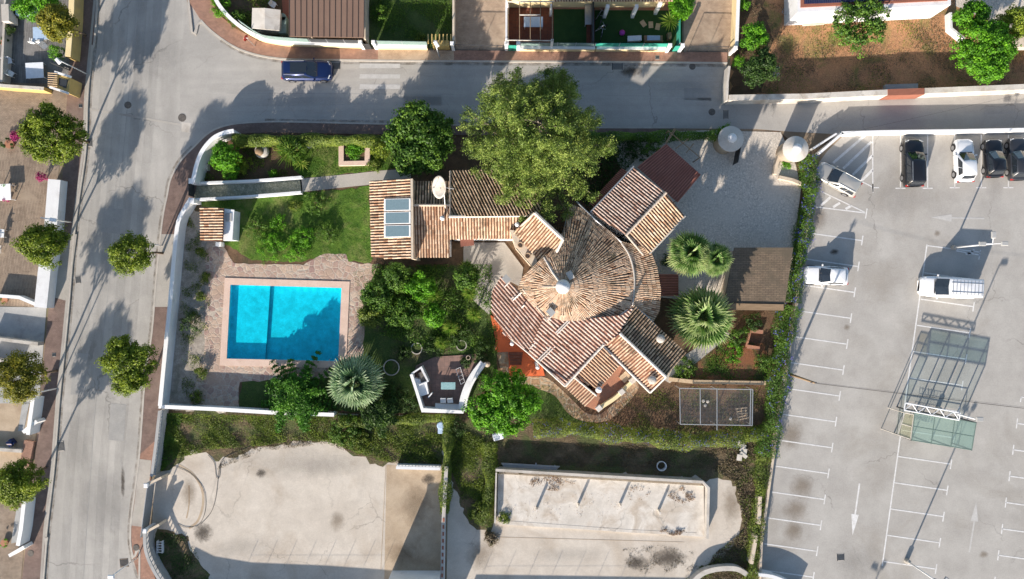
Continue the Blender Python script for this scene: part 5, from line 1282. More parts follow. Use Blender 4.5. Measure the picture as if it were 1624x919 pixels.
for x, y in ((1060, 208), (1110, 250)): p = P(x, y, 2.45); mb.tube((p.x, p.y, 0), (p.x, p.y, 2.45), .05, n=6)
tag(mb.build('pergola_frame', M['wood'], loc=tuple(P(1080, 228))), 'bare grey pergola beams beyond the red brown sheet roof', 'pergola')
cn = thing('canopy', 'narrow dark red metal canopy along the shaded side of the tiled roof', 'canopy', tuple(P(965, 300)))
ribbed(cn, [(935, 322, 2.6), (985, 268, 2.6), (1000, 276, 2.9), (948, 334, 2.9)], M['rusty'], 24)
mb = MB()
for x, y in ((938, 322), (985, 272)): p = P(x, y, 2.5); mb.tube((p.x, p.y, 0), (p.x, p.y, 2.5), .05)
mb.build('post', M['wood'], cn)
cn = thing('canopy', 'small dark red metal canopy between the fan roof and the palms', 'canopy', tuple(P(1060, 454)))
ribbed(cn, [(1045, 436, 2.6), (1076, 436, 2.4), (1076, 469, 2.4), (1045, 469, 2.6)], M['rusty'], 8, along=1)
mb = MB()
for x, y in ((1073, 439), (1073, 466)): p = P(x, y, 2.4); mb.tube((p.x, p.y, 0), (p.x, p.y, 2.4), .05)
mb.build('post', M['wood'], cn)

# pool shed
sh = thing('pool_shed', 'small white pool shed with a tiled roof beside the lawn', 'shed', tuple(P(338, 356)))
roof_face(sh, [(318, 329, 2.45), (355, 331, 2.9), (353, 383, 2.9), (319, 382, 2.45)], T, PN, name='roof')
mb = MB(); mb.prism([P(x, y, 2.3).xy for x, y in ((322, 331), (366, 333), (364, 380), (322, 380))], 0, 2.3)
mb.build('wall', M['white'], sh); mb = MB(); mb.prism([P(x, y, 2.5).xy for x, y in ((354, 331), (371, 333), (368, 381), (353, 382))], 2.32, 2.44); mb.build('flat_roof', M['white_clean'], sh)
c = P(363, 345, 2.46); mb = MB(); mb.box((c.x, c.y, 2.47), (.55, .75, .06)); mb.build('hatch', M['wall_grey'], sh)
c = P(349, 388, .4); mb = MB(); mb.box((c.x, c.y, .42), (.5, .4, .84)); tag(mb.build('pump_cabinet', M['white_clean'], bevel=.03, loc=(c.x, c.y, 0)), 'little white pump cabinet at the corner of the tiled pool shed', 'cabinet')
# garden store by the driveway
sh = thing('garden_store', 'store with a flat weathered grey brown roof between palms and flowering hedge', 'shed', tuple(P(1200, 440)))
mb = MB(); Q = [P(*q) for q in ((1165, 393, 2.45), (1258, 393, 2.45), (1243, 493, 2.3), (1146, 492, 2.3))]; mb.add(Q + [q - Vector((0, 0, .15)) for q in Q], [(3, 2, 1, 0), (4, 5, 6, 7), (0, 1, 5, 4), (1, 2, 6, 5), (2, 3, 7, 6), (3, 0, 4, 7)]); mb.build('roof', bricks('old_roofing', (.20, .15, .105), (.15, .115, .085), (.09, .07, .05), .5, .16, .02, stain=(.11, .09, .065), slo=.45, shi=.6), sh)
mb = MB(); ribbon(mb, [P(1147, 486, 2.45).xy, P(1243, 488, 2.45).xy], .55, 2.2, 2.42); mb.build('fascia', M['wood'], sh)
mb = MB(); mb.prism([P(x, y, 2.2).xy for x, y in ((1168, 397), (1252, 397), (1238, 482), (1150, 482))], 0, 2.1); mb.build('wall', M['wall_beige'], sh)
# brick edged pit in the flowering corner
mb = MB(); ribbon(mb, [P(x, y, .5).xy for x, y in ((1190, 525), (1210, 527))], .35, 0, .5); ribbon(mb, [P(x, y, .5).xy for x, y in ((1185, 550), (1205, 553))], .35, 0, .5); ribbon(mb, [P(x, y, .5).xy for x, y in ((1190, 528), (1184, 550))], .2, 0, .45)
tag(mb.build('brick_planter', M['terra_dull'], loc=tuple(P(1198, 540))), 'brick edged planter among dark shrubs below the garden store', 'planter')

# sunken barbecue corner
bb = thing('barbecue_corner', 'white masonry barbecue corner with pinkish tiles and a curved bench wall', 'barbecue', tuple(P(705, 615)))
mb = MB(); mb.prism([P(x, y).xy for x, y in ((660, 580), (690, 566), (755, 562), (764, 572), (742, 605), (734, 648), (672, 648), (655, 600))], 0, .10); mb.build('floor', M['tile_pink'], bb)
mb = MB(); ribbon(mb, [P(x, y, 1.0).xy for x, y in smooth_pts([(766, 576), (752, 594), (742, 612), (735, 632), (732, 650)], 5)], .62, 0, 1.0); mb.build('bench_wall', M['white'], bb)
mb = MB(); ribbon(mb, [P(x, y, 1.35).xy for x, y in smooth_pts([(770, 577), (757, 595), (747, 613), (740, 633), (737, 652)], 5)], .22, 0, 1.35); mb.build('back_wall', M['white_clean'], bb)
mb = MB(); ribbon(mb, [P(x, y, 1.3).xy for x, y in ((652, 594), (661, 622), (670, 651), (735, 654))], .26, 0, 1.3); mb.build('back_wall', M['white_clean'], bb)
mb = MB(); ribbon(mb, [P(x, y, 1.1).xy for x, y in ((653, 593), (668, 583), (679, 605), (665, 611))], .14, 0, 1.25); mb.build('fireplace', M['white'], bb)
mb = MB(); mb.prism([P(x, y, .9).xy for x, y in ((657, 600), (676, 604), (680, 625), (664, 630))], 0, .9); mb.build('counter', M['white_clean'], bb)
mb = MB(); ribbon(mb, [P(x, y, .9).xy for x, y in ((679, 631), (685, 624))], .12, 0, .9); mb.build('side_wall', M['white'], bb)
mb = MB(); ribbon(mb, [P(x, y, .5).xy for x, y in ((690, 645), (732, 647))], .55, 0, .5); mb.build('bench_wall', M['white'], bb)
mb = MB(); c = P(670, 598, 1.0); mb.box((c.x, c.y, .95), (.6, .9, .06), R(20)); mb.build('grill', M['iron'], bb)
def chair(label, x, y, rz, mat='white_clean', z=0, w_=.48, cat='chair', group=None):
    c = P(x, y); r = thing('garden_chair', label, cat, (c.x, c.y, z), rz, group)
    mb = MB(); mb.box((0, 0, .44), (w_, .46, .05)); mb.build('seat', M[mat], r, local=True, bevel=.01)
    mb = MB(); mb.box((0, .23, .68), (w_, .04, .46)); mb.build('backrest', M[mat], r, local=True)
    for sx in (-1, 1):
        for sy in (-1, 1):
            mb = MB(); mb.tube((sx * w_ * .43, sy * .2, 0), (sx * w_ * .43, sy * .2, .43), .02, n=5); mb.build('leg', M[mat], r, local=True)
        mb = MB(); mb.box((sx * w_ * .48, 0, .64), (.05, .44, .03)); mb.build('armrest', M[mat], r, local=True)
    return r
def table(label, x, y, w_, d_, rz=0.0, top='white_clean', h=.74, cat='table', z=0, name='garden_table', cloth=None):
    c = P(x, y, h); r = thing(name, label, cat, (c.x, c.y, z), rz)
    mb = MB(); mb.box((0, 0, h), (w_, d_, .05)); mb.build('table_top', M[top], r, local=True, bevel=.01)
    for sx in (-1, 1):
        for sy in (-1, 1): mb = MB(); mb.box((sx * (w_ / 2 - .08), sy * (d_ / 2 - .08), h / 2 - .02), (.06, .06, h - .02)); mb.build('leg', M['steel_white'], r, local=True)
    return r
table('turquoise table in the barbecue corner', 711, 612, 1.32, .66, 0, 'turquoise', z=.1)
chair('white chair on the barbecue tiles, nearer the counter', 704, 634, 0, z=.1); chair('white chair on the barbecue tiles, nearer the curved bench', 715, 634, .1, z=.1)
mb = MB(); A = [P(x, y, .4) for x, y in ((723, 586), (730, 583), (737, 606), (731, 610))]; mb.path(A + [A[0]], .02)
for i in range(1, 4): mb.tube(A[0].lerp(A[3], i / 4), A[1].lerp(A[2], i / 4), .014, n=5)
for a in A: mb.tube((a.x, a.y, .1), a, .02, n=5)
tag(mb.build('lounger_frame', M['steel_white'], loc=tuple(P(730, 596))), 'bare white lounger frame standing on the barbecue tiles', 'lounger')
mb = MB(); c = P(743, 567); mb.lathe_open((c.x, c.y, .1), [(.14, 0), (.16, 0), (.21, .4), (.17, .4), (.14, 0)], 16); tag(mb.build('flower_pot', M['wall_beige'], loc=(c.x, c.y, .1)), 'round pale pot at the open edge of the barbecue tiles', 'pot')
mb = MB(); c = P(773, 578); mb.lathe((c.x, c.y, 0), [(.2, 0), (.28, .2), (.24, .42), (.1, .5)], 12); tag(mb.build('stone_jar', M['wall_beige'], loc=(c.x, c.y, 0)), 'pale stone jar outside the tip of the curved bench wall', 'jar')
for x, y, r_, l_ in ((621, 583, .76, 'large pale ring edging a bed in the dark lawn beside the fan palm'), (661, 553, .55, 'smaller pale ring edging a bed in the dark lawn above the barbecue'), (732, 548, .5, 'thin pale ring edging a bed just above the barbecue tiles')):
    c = P(x, y); mb = MB(); mb.lathe_open((c.x, c.y, .02), [(r_ - .09, 0), (r_, 0), (r_, .14), (r_ - .09, .14), (r_ - .09, 0)], 30); tag(mb.build('bed_ring', M['walk_grey'], loc=(c.x, c.y, 0)), l_, 'edging ring')
# front garden pieces
pl = thing('square_planter', 'square beige walled planter filled with green leaves on the front lawn', 'planter', tuple(P(561, 241)))
mb = MB(); o_ = [P(x, y, .4).xy for x, y in ((537, 219), (587, 219), (586, 262), (537, 263))]; ctr = sum(o_, Vector((0, 0))) / 4
for i in range(4):
    a, b = o_[i], o_[(i + 1) % 4]; a2, b2 = ctr + (a - ctr) * .68, ctr + (b - ctr) * .68
    mb.add([(*q, z) for z in (0, .4) for q in (a, b, b2, a2)], [(3, 2, 1, 0)[::-1], (4, 5, 6, 7)[::-1], (0, 1, 5, 4), (2, 3, 7, 6)])
mb.build('rim', M['coping'], pl); mb = MB(); mb.prism([ctr + (q - ctr) * .68 for q in o_], 0, .22); mb.build('earth', M['soil'], pl)
mb = MB(); c = P(371, 232, .4)
well = thing('stone_well', 'round stone garden ornament half grey and half tan in the dark front bed', 'ornament', tuple(P(416, 242)))
c = P(417, 241); mb = MB(); mb.lathe((c.x, c.y, 0), [(.62, 0), (.66, .3), (.58, .55), (.4, .62)], 22); mb.build('rim', M['slab_wall'], well); mb = MB(); mb.lathe((c.x - .12, c.y - .1, .5), [(.42, 0), (.38, .22), (.2, .34), (.03, .36)], 14); mb.build('stone', M['wood'], well, True)
c = P(389, 230); mb = MB(); mb.lathe((c.x, c.y, 0), [(.3, 0), (.38, .25), (.3, .5), (.2, .52)], 16); tag(mb.build('clay_jar', M['terra_dull'], loc=(c.x, c.y, 0)), 'pinkish clay jar under the street hedge in the front bed', 'jar')
c = P(494, 229); mb = MB(); mb.box((c.x, c.y, .35), (.6, .75, .7)); mb.box((c.x, c.y - .05, .73), (.36, .45, .06)); tag(mb.build('white_meter_box', M['white'], loc=(c.x, c.y, 0)), 'small white box at the hedge of the front garden', 'box')
c = P(319, 265, .6); mb = MB(); mb.box((c.x + .35, c.y, .3), (.5, .55, .6)); tag(mb.build('stone_block', M['slab_wall'], loc=(c.x + .35, c.y, 0)), 'pale block standing inside the curved corner wall', 'block')

# dog run
dr = thing('wire_cage', 'wire netting run with a white frame in the lower garden', 'cage', tuple(P(1136, 645)))
cor = [P(x, y, 1.9) for x, y in ((1078, 616), (1194, 618), (1193, 675), (1079, 673))]
mb = MB(); mb.add([tuple(v) for v in cor], [(3, 2, 1, 0)]); mb.build('netting', M['net'], dr)
mb = MB(); 
for a, b in zip(cor, cor[1:] + cor[:1]): mb.tube(a, b, .045, n=6)
for f in (.28, .51, .97): 
    a, b = cor[0].lerp(cor[1], f), cor[3].lerp(cor[2], f); mb.tube(a, b + (b - a).normalized() * (.5 if f == .51 else 0), .045, n=6)
mb.build('frame', M['metal'], dr)
for a in cor + [cor[0].lerp(cor[1], .5), cor[3].lerp(cor[2], .5)]:
    mb = MB(); mb.tube((a.x, a.y, 0), a, .04, n=6); mb.build('post', M['metal'], dr)
sheet('cage_floor', [(1086, 612), (1186, 613), (1186, 668), (1087, 668)], .034, M['concrete_brown' if 0 else 'soil'])
pa = thing('wooden_pallet', 'pale broken wooden pallet lying inside the wire run', 'pallet', (*P(1176, 656).xy, 0), .15)
mb = MB()
for i in range(5): mb.box((0, -.5 + i * .25, .14), (1.1 - .12 * (i % 2), .11, .03), rnd.gauss(0, .05))
mb.build('boards', M['wood_pale'], pa, local=True); mb = MB()
for i in (-.4, 0, .4): mb.box((i, 0, .07), (.09, 1.15, .1))
mb.build('runners', M['wood_pale'], pa, local=True)
for x, y in ((1118, 643), (1122, 637), (1158, 664), (1115, 636)): 
    c = P(x, y); mb = MB(); mb.lathe((c.x, c.y, .03), [(.10, 0), (.16, .08), (.1, .16)], 8); tag(mb.build('stone', M['slab'], loc=(c.x, c.y, .03)), 'pale stone lying on the floor of the wire run', 'stone', 'stones in the wire run')
wall('garden_wall', 'low dry stone edging above the wire run', [(1062, 602), (1100, 606), (1215, 608)], .45, .35, M['wood_pale'])

# ================================================================ CAR PARK: lamps, shelter, pole
def lot_lamp(label, base, arms, h=5.6, arm_a=0.0):
    b = P(*base); r = thing('car_park_lamp', label, 'lamp post', (b.x, b.y, 0), arm_a, 'lamp posts in the car park')
    mb = MB(); mb.lathe((0, 0, 0), [(.22, 0), (.22, .5), (.08, .55)], 12); mb.build('base', M['walk_grey'], r, local=True)
    mb = MB(); mb.tube((0, 0, .5), (0, 0, h), .085, .055, 10); mb.build('pole', M['steel_white'], r, True, local=True)
    mb = MB()
    for a, L in arms: mb.tube((0, 0, h - .05), (math.cos(a) * L, math.sin(a) * L, h + .08), .035, n=6)
    mb.build('arm', M['steel_white'], r, local=True)
    for a, L in arms:
        mb = MB(); mb.box((math.cos(a) * L, math.sin(a) * L, h + .1), (.62, .40, .14), a + math.pi / 2 * (1 if 0 else 0), top=.85); hd = mb.build('lamp_head', M['wall_grey'], r, local=True, bevel=.02)
        mb = MB(); mb.box((math.cos(a) * L, math.sin(a) * L, h + .015), (.46, .28, .02), a); mb.build('lens', M['lamp_clear'], hd, local=True)
    return r
lot_lamp('three headed lamp post beside the white van', (1511, 393), [(0.02, .95), (math.pi, .95), (1.57, .75)])
lot_lamp('single headed lamp post by the glass shelter', (1486, 648), [(0.0, .35)], 5.5)
lot_lamp('two headed lamp post at the end of the centre line', (1437, 889), [(1.0, .5), (2.6, .6)], 5.6)
lot_lamp('lamp post out beyond the lower end of the car park', (1293, 1140), [(1.0, .5), (2.6, .6)], 5.6)
pb, pt = P(1250, 593), P(1291, 607, 5.8)
up = thing('utility_pole', 'wooden utility pole beside the hedge carrying a cable over the car park', 'utility pole', (pb.x, pb.y, 0))
mb = MB(); mb.tube((pb.x, pb.y, 0), (pt.x - .02, pt.y, 5.9), .13, .09, 10); mb.build('pole', M['wood'], up, True)
mb = MB(); mb.box((pt.x, pt.y, 5.7), (.5, .07, .07)); mb.tube((pt.x + .2, pt.y, 5.73), (pt.x + .2, pt.y, 5.88), .03); mb.build('insulator', M['dark_metal'], up)
def cable(label, a, b, sag=.6, r_=.009):
    A, B_ = Vector(a), Vector(b); mb = MB(); k = 16; pts = []
    for i in range(k + 1):
        f = i / k; p = A.lerp(B_, f); p.z -= sag * 4 * f * (1 - f); pts.append(p)
    mb.path(pts, r_, 5); tag(mb.build('overhead_cable', M['dark_metal'], loc=tuple(A)), label, 'cable')
cable('thin black cable from the wooden pole across the car park', (pt.x + .2, pt.y, 5.85), tuple(P(1900, 680, 6)))
cable('thin black cable slanting over the upper lane', tuple(P(1330, 214, 2.0)), tuple(P(1760, 118, 5.5)), .3)

sh = thing('trolley_shelter', 'glass roofed trolley shelter with a green steel frame in the car park', 'shelter', tuple(P(1470, 668)))
hz = 3.0
TL, TR_, BR, BL = P(1449, 654, hz), P(1548, 671, hz), P(1541, 714, hz), P(1437, 693, hz)
TL0 = P(1434, 651, hz)
def shp(u, v): return TL.lerp(TR_, u).lerp(P(1444, 698, hz).lerp(BR, u), v)
us = [0.02, .34, .66, 1.0]
mb = MB(); G = MB()
for i in range(3):
    for j in range(2):
        a, b, c, d = shp(us[i], j / 2), shp(us[i + 1], j / 2), shp(us[i + 1], (j + 1) / 2), shp(us[i], (j + 1) / 2); cc = (a + b + c + d) / 4
        pane = MB(); pane.add([cc + (q - cc) * .97 + Vector((0, 0, .03)) for q in (a, b, c, d)], [(3, 2, 1, 0)]); pane.build('roof_panel', M['glass_green'], sh)
for u in us: mb.tube(shp(u, 0), shp(u, 1), .05, n=6)
for v in (0, .5, 1): mb.tube(shp(.02, v), shp(1, v), .045, n=6)
mb.build('roof_frame', plain('sage_steel', (.16, .22, .19), .5, .3), sh)
for u in us:
    for v in (0, 1):
        p = shp(u, v); m2 = MB(); m2.tube((p.x, p.y, 0), p, .07, n=8); m2.build('post', M['dark_metal'], sh)
m2 = MB()
for z in (.5, 1.1): m2.tube(shp(.02, 0) - Vector((0, 0, hz - z)), shp(1, 0) - Vector((0, 0, hz - z)), .03, n=5); m2.tube(shp(.02, 0) - Vector((0, 0, hz - z)), shp(.02, 1) - Vector((0, 0, hz - z)), .03, n=5); m2.tube(shp(1, 0) - Vector((0, 0, hz - z)), shp(1, 1) - Vector((0, 0, hz - z)), .03, n=5)
m2.build('rail', M['dark_metal'], sh)
GS = clearglass('side_glass', (.84, .90, .88), .10)
for a_, b_ in ((shp(.02, 0), shp(1, 0)), (shp(.02, 0), shp(.02, 1)), (shp(1, 0), shp(1, 1))):
    k_ = 3 if (b_ - a_).length > 4 else 1
    for i_ in range(k_):
        p_, q_ = a_.lerp(b_, i_ / k_ + .02), a_.lerp(b_, (i_ + 1) / k_ - .02); pn = MB()
        pn.add([(p_.x, p_.y, .3), (q_.x, q_.y, .3), (q_.x, q_.y, hz - .15), (p_.x, p_.y, hz - .15)], [(0, 1, 2, 3)]); pn.build('side_panel', GS, sh)
m2 = MB(); a, b = P(1435, 645, hz + .2), P(1522, 661, hz + .2); d = (b - a).normalized(); nn = Vector((-d.y, d.x, 0)) * .33
m2.tube(a + nn, b + nn, .05, n=6); m2.tube(a - nn, b - nn, .05, n=6)
for i in range(9):
    p, q = a.lerp(b, i / 8), a.lerp(b, min(1, (i + 1) / 8)); m2.tube(p + nn * (1 if i % 2 else -1), q - nn * (1 if i % 2 else -1), .04, n=6)
m2.tube(a + nn, a - nn, .05, n=6); m2.tube(b + nn, b - nn, .05, n=6); m2.build('truss', M['steel_white'], sh)
m2 = MB(); q = [P(1435, 655, 2.9), P(1449, 658, 2.9), P(1444, 697, 2.9), P(1424, 690, 2.9)]; m2.path(q + [q[0]], .04); m2.tube(q[0].lerp(q[3], .5), q[1].lerp(q[2], .5), .035, n=5)
for p in (q[0], q[3]): m2.tube((p.x, p.y, 0), p, .045, n=6)
m2.build('side_frame', M['slab_wall'], sh)
pane = MB(); pane.add([x - Vector((0, 0, .03)) for x in q], [(3, 2, 1, 0)]); pane.build('roof_panel', clearglass('amber_roof_panel', (.70, .68, .52), .25), sh)
# a row of nested trolleys under the roof
def trolley():
    r = thing('shopping_trolley', '', 'trolley', (0, 0, 0))
    mb = MB(); 
    for z, s_ in ((.45, .8), (.95, 1.0)):
        A = [Vector((x * s_, y * s_, z)) for x, y in ((-.42, -.26), (.42, -.26), (.42, .26), (-.42, .26))]; mb.path(A + [A[0]], .012, 4)
    for x in (-.42, -.2, 0, .2, .42):
        for y in (-.26, .26): mb.tube((x * .8, y * .8, .45), (x, y, .95), .006, n=4)
    for x in (-.3, -.1, .1, .3): mb.tube((x, -.2, .45), (x, .2, .45), .006, n=4)
    mb.build('basket', M['metal'], r, local=True)
    mb = MB(); mb.tube((-.5, -.24, 1.0), (-.5, .24, 1.0), .018); mb.build('handle', M['car_blue'], r, local=True)
    for x in (-.35, .35):
        for y in (-.2, .2): mb = MB(); mb.tube((x, y - .02, .06), (x, y + .02, .06), .06, n=8); mb.build('wheel', M['tyre'], r, local=True)
    mb = MB(); mb.tube((-.4, -.2, .12), (.4, -.2, .12), .014, n=4); mb.tube((-.4, .2, .12), (.4, .2, .12), .014, n=4); mb.tube((-.4, .2, .12), (-.36, .2, .5), .014, n=4); mb.tube((-.4, -.2, .12), (-.36, -.2, .5), .014, n=4); mb.build('chassis', M['metal'], r, local=True)
    return r
tr0 = trolley()
for i in range(6):
    c = P(1449 + i * 4.5, 660 + i * .8); o = tr0 if i == 0 else copy_tree(tr0)
    o.location = (c.x, c.y, 0); o.rotation_euler = (0, 0, R(-10)); o['label'] = 'steel trolley nested in the row under the glass shelter roof'; o['group'] = 'trolleys nested under the shelter'

# ================================================================ VEHICLES
def car(label, x, y, ang, L, Wd, Hh, mat, kind='hatch', cat='car', roofmat=None, name='parked_car'):
    """ang: heading of the nose in degrees, anticlockwise from east"""
    c = P(x, y, Hh * .8); c.z = 0
    r = thing(name, label, cat, (c.x, c.y, 0), R(ang), 'vehicles parked or waiting' if 0 else None)
    hw = Wd / 2; hl = L / 2
    prm = dict(hatch=(.16, -.44, .56, .30), suv=(.20, -.47, .60, .28), estate=(.20, -.47, .56, .30), van=(.27, -.495, .52, .22))[kind]
    cow, tail, beltf, _ = prm      # windscreen foot, tail glass foot (share of length), belt height share
    bz = Hh * beltf; hood = bz * (.96 if kind != 'van' else .98)
    st = [-.5, -.492, -.47, -.42, -.33, -.2, 0, .15, .28, .38, .445, .48, .495, .5]
    wf = [.74, .84, .91, .96, .99, 1, 1, 1, .99, .965, .90, .80, .66, .52]
    zt = [bz * .80, bz * .93, bz * .99, bz, bz, bz, bz, bz, hood, hood * .95, hood * .87, hood * .78, hood * .68, hood * .58]
    vs = []; prof_n = 0
    for s_, f, z in zip(st, wf, zt):
        w_ = hw * f; X = s_ * L
        pr_ = [(w_ * .93, .20), (w_ * 1.0, .36), (w_ * 1.0, z * .72), (w_ * .975, z * .90), (w_ * .90, z * .985), (w_ * .62, z + .018), (w_ * .3, z + .03), (0, z + .034)]
        full = [(X, -a, b) for a, b in pr_] + [(X, a, b) for a, b in pr_[-2::-1]]
        prof_n = len(full); vs += full
    fs = []
    for i in range(len(st) - 1):
        for j in range(prof_n - 1): a = i * prof_n + j; fs.append((a, a + 1, a + prof_n + 1, a + prof_n))
        fs.append((i * prof_n + prof_n - 1, i * prof_n, (i + 1) * prof_n, (i + 1) * prof_n + prof_n - 1))
    fs.append(tuple(range(prof_n))); fs.append(tuple((len(st) - 1) * prof_n + j for j in range(prof_n))[::-1])
    fs = [f[::-1] for f in fs]
    mb = MB(); mb.add(vs, fs); mb.build('body', M[mat], r, True, local=True)
    # greenhouse
    x0, x1 = tail * L, cow * L
    rx0, rx1 = x0 + (.30 if kind == 'hatch' else .22 if kind != 'van' else .06), x1 - (.80 if kind != 'van' else .85)
    bw, rw = hw * .90, hw * (.72 if kind != 'van' else .86); zb = bz - .01; zr = Hh
    ns = 7; vs = []; q = []
    def lower(t): # t -1..1 across
        return t * bw
    # rings: belt (0), shoulder of roof (1), roof crown (2)
    def ring(xa, xb, w_, z, crownx=.0, round_=0.06):
        return [(xa + round_, -w_, z), (xb - round_ * 2.2, -w_, z), (xb - .02, -w_ * .86, z), (xb + crownx, 0, z), (xb - .02, w_ * .86, z), (xb - round_ * 2, w_, z), (xa + round_, w_, z), (xa, w_ * .84, z), (xa - .03, 0, z), (xa, -w_ * .84, z)]
    A = ring(x0, x1, bw, zb, .10, .06); Bq = ring(rx0, rx1, rw, zr - .07, .05, .05); Cq = ring(rx0 + .12, rx1 - .12, rw * .88, zr - .015, .03, .05); n = len(A)
    vs = A + Bq + Cq + [((rx0 + rx1) / 2, 0, zr)]
    fs = [(i, (i + 1) % n, n + (i + 1) % n, n + i) for i in range(n)] + [(n + i, n + (i + 1) % n, 2 * n + (i + 1) % n, 2 * n + i) for i in range(n)] + [(2 * n + i, 2 * n + (i + 1) % n, 3 * n) for i in range(n)]
    mb = MB(); mb.add(vs, fs); mb.build('roof', M[roofmat or mat], r, True, local=True)
    def panel(i0, i1, nm, a=.08, b=.90, e=.04, mt='car_glass'):
        """glass between ring points i0..i1, slightly proud"""
        pts = []; idx = [k % n for k in range(i0, i1 + 1)]
        lo = [Vector(A[k]).lerp(Vector(Bq[k]), a) for k in idx]; hi = [Vector(A[k]).lerp(Vector(Bq[k]), b) for k in idx]
        if e:
            lo[0], lo[-1] = lo[0].lerp(lo[-1], e), lo[-1].lerp(lo[0], e); hi[0], hi[-1] = hi[0].lerp(hi[-1], e), hi[-1].lerp(hi[0], e)
        cen = Vector(((x0 + x1) / 2, 0, zb)); k = len(lo)
        off = lambda v: v + (v - cen).normalized() * .014 + Vector((0, 0, .006))
        m3 = MB(); m3.add([off(v) for v in lo + hi], [(j, j + 1, k + j + 1, k + j) for j in range(k - 1)]); return m3.build(nm, M[mt], r, local=True)
    panel(2, 4, 'windscreen', .05, .95, .0)
    if kind != 'van': panel(7, 9, 'rear_window', .15, .9, .02)
    for i0, sg in ((0, -1), (5, 1)):
        a0, b0 = Vector(A[i0]), Vector(A[i0 + 1]); a1, b1 = Vector(Bq[i0]), Vector(Bq[i0 + 1])
        spans = ((.06, .36), (.39, .66), (.69, .95)) if kind in ('suv', 'estate') else ((.10, .47), (.50, .92)) if kind == 'hatch' else (((.76, .95),) if sg < 0 else ((.05, .24),))
        if kind != 'van' and sg > 0: spans = tuple((1 - e, 1 - s_) for s_, e in spans)
        for s_, e in spans:
            m3 = MB(); off = Vector((0, sg * .014, .008))
            m3.add([a0.lerp(b0, s_).lerp(a1.lerp(b1, s_), .1) + off, a0.lerp(b0, e).lerp(a1.lerp(b1, e), .1) + off, a0.lerp(b0, e).lerp(a1.lerp(b1, e), .88) + off, a0.lerp(b0, s_).lerp(a1.lerp(b1, s_), .88) + off], [(0, 1, 2, 3)]); m3.build('side_window', M['car_glass'], r, local=True)
    for sg in (-1, 1):
        m3 = MB(); m3.box((x1 - .22, sg * (hw + .07), bz + .02), (.13, .20, .13), 0, top=.8); m3.build('mirror', M[mat], r, local=True, bevel=.02)
        m3 = MB(); m3.add([(hl * .90, sg * hw * .52, hood * .74), (hl * .80, sg * hw * .86, hood * .80), (hl * .84, sg * hw * .88, hood * .93), (hl * .90, sg * hw * .50, hood * .93), (hl * .985, sg * hw * .50, hood * .70), (hl * .93, sg * hw * .83, hood * .74)], [(4, 5, 1, 0), (0, 1, 2, 3), (3, 2, 5, 4), (1, 5, 2), (0, 3, 4)]); m3.build('headlight', M['lamp_clear'], r, local=True)
        m3 = MB(); m3.box((-hl * .965, sg * hw * .74, bz * .82), (.16, .26, .20), sg * .15); m3.build('tail_light', M['lamp_red'], r, local=True, bevel=.02)
        for wx in (-.31, .31):
            m3 = MB(); yy = sg * (hw - .10); m3.tube((wx * L, yy - .115, .33), (wx * L, yy + .115, .33), .33, n=20); wh = m3.build('wheel', M['tyre'], r, local=True)
            m3 = MB(); m3.tube((wx * L, yy + sg * .10, .33), (wx * L, yy + sg * .125, .33), .21, n=14); m3.build('rim', M['rim'], wh, local=True)
            m3 = MB(); m3.tube((wx * L, sg * (hw - .02) - .01, .36), (wx * L, sg * (hw - .02) + .012, .36), .385, n=20); m3.build('wheel_arch', M['black_plastic'], r, local=True)
    m3 = MB(); m3.box((x1 + .05, 0, bz + .022), (.09, bw * 1.5, .02)); m3.build('cowl', M['black_plastic'], r, local=True)
    for sg in (-1, 1):
        m3 = MB(); m3.tube((x1 + .04, sg * bw * .15 - .1, bz + .05), (x1 - .16, sg * bw * .45 + .2, bz + .16), .012, n=4); m3.build('wiper', M['black_plastic'], r, local=True)
        if kind != 'van': m3 = MB(); m3.box((.30 * L, sg * hw * .80, hood + .006), (.28 * L - .2, .014, .016), sg * -.05); m3.build('bonnet_seam', M['black_plastic'], r, local=True)
        m3 = MB()
        for dx_ in ((.13, -.10, -.30) if kind != 'van' else (.16, -.02)): m3.box((dx_ * L, sg * (hw + .001), bz * .68), (.014, .012, bz * .55))
        m3.build('door_seam', M['black_plastic'], r, local=True)
        m3 = MB(); m3.box((-.06 * L, sg * (hw + .012), bz * .84), (.16, .03, .03)); m3.build('door_handle', M[mat], r, local=True)
    m3 = MB(); m3.box((hl * .97, 0, hood * .50), (.12, Wd * .42, .12)); m3.build('grille', M['black_plastic'], r, local=True, bevel=.02)
    if kind in ('suv', 'estate'):
        for sg in (-1, 1): m3 = MB(); m3.tube((rx0 + .1, sg * rw * .93, zr + .02), (rx1 - .15, sg * rw * .93, zr + .02), .02, n=5); m3.build('roof_rail', M['metal'], r, local=True)
    if kind == 'van':
        m3 = MB()
        for i in range(9): m3.box((x0 + .25 + i * (rx1 - x0 - .5) / 8, 0, zr + .004), (.05, rw * 1.6, .025))
        for sg in (-.5, .5): m3.box(((x0 + rx1) / 2, sg * rw, zr + .012), ((rx1 - x0) * .92, .04, .03))
        m3.build('roof_ribs', M['metal'], r, local=True)
    return r
v = car('dark blue estate car with a dark panoramic roof, driving past the metal roofed carport', 484, 109, 0, 4.65, 1.86, 1.6, 'car_blue', 'suv')
def sunroof(v, x, w_, L, z): m3 = MB(); m3.box((x, 0, z), (L, w_, .02)); m3.build('sunroof', M['car_glass'], v, local=True)
sunroof(v, -.55, .95, 1.5, 1.597)
car('silver beige estate car parked askew on the hatched bay by the turret', 1333, 283, 151, 4.3, 1.72, 1.5, 'car_gold', 'estate')
v = car('big black car parked nose up against the white wall', 1455, 256, 91, 4.45, 1.84, 1.62, 'car_black', 'suv')
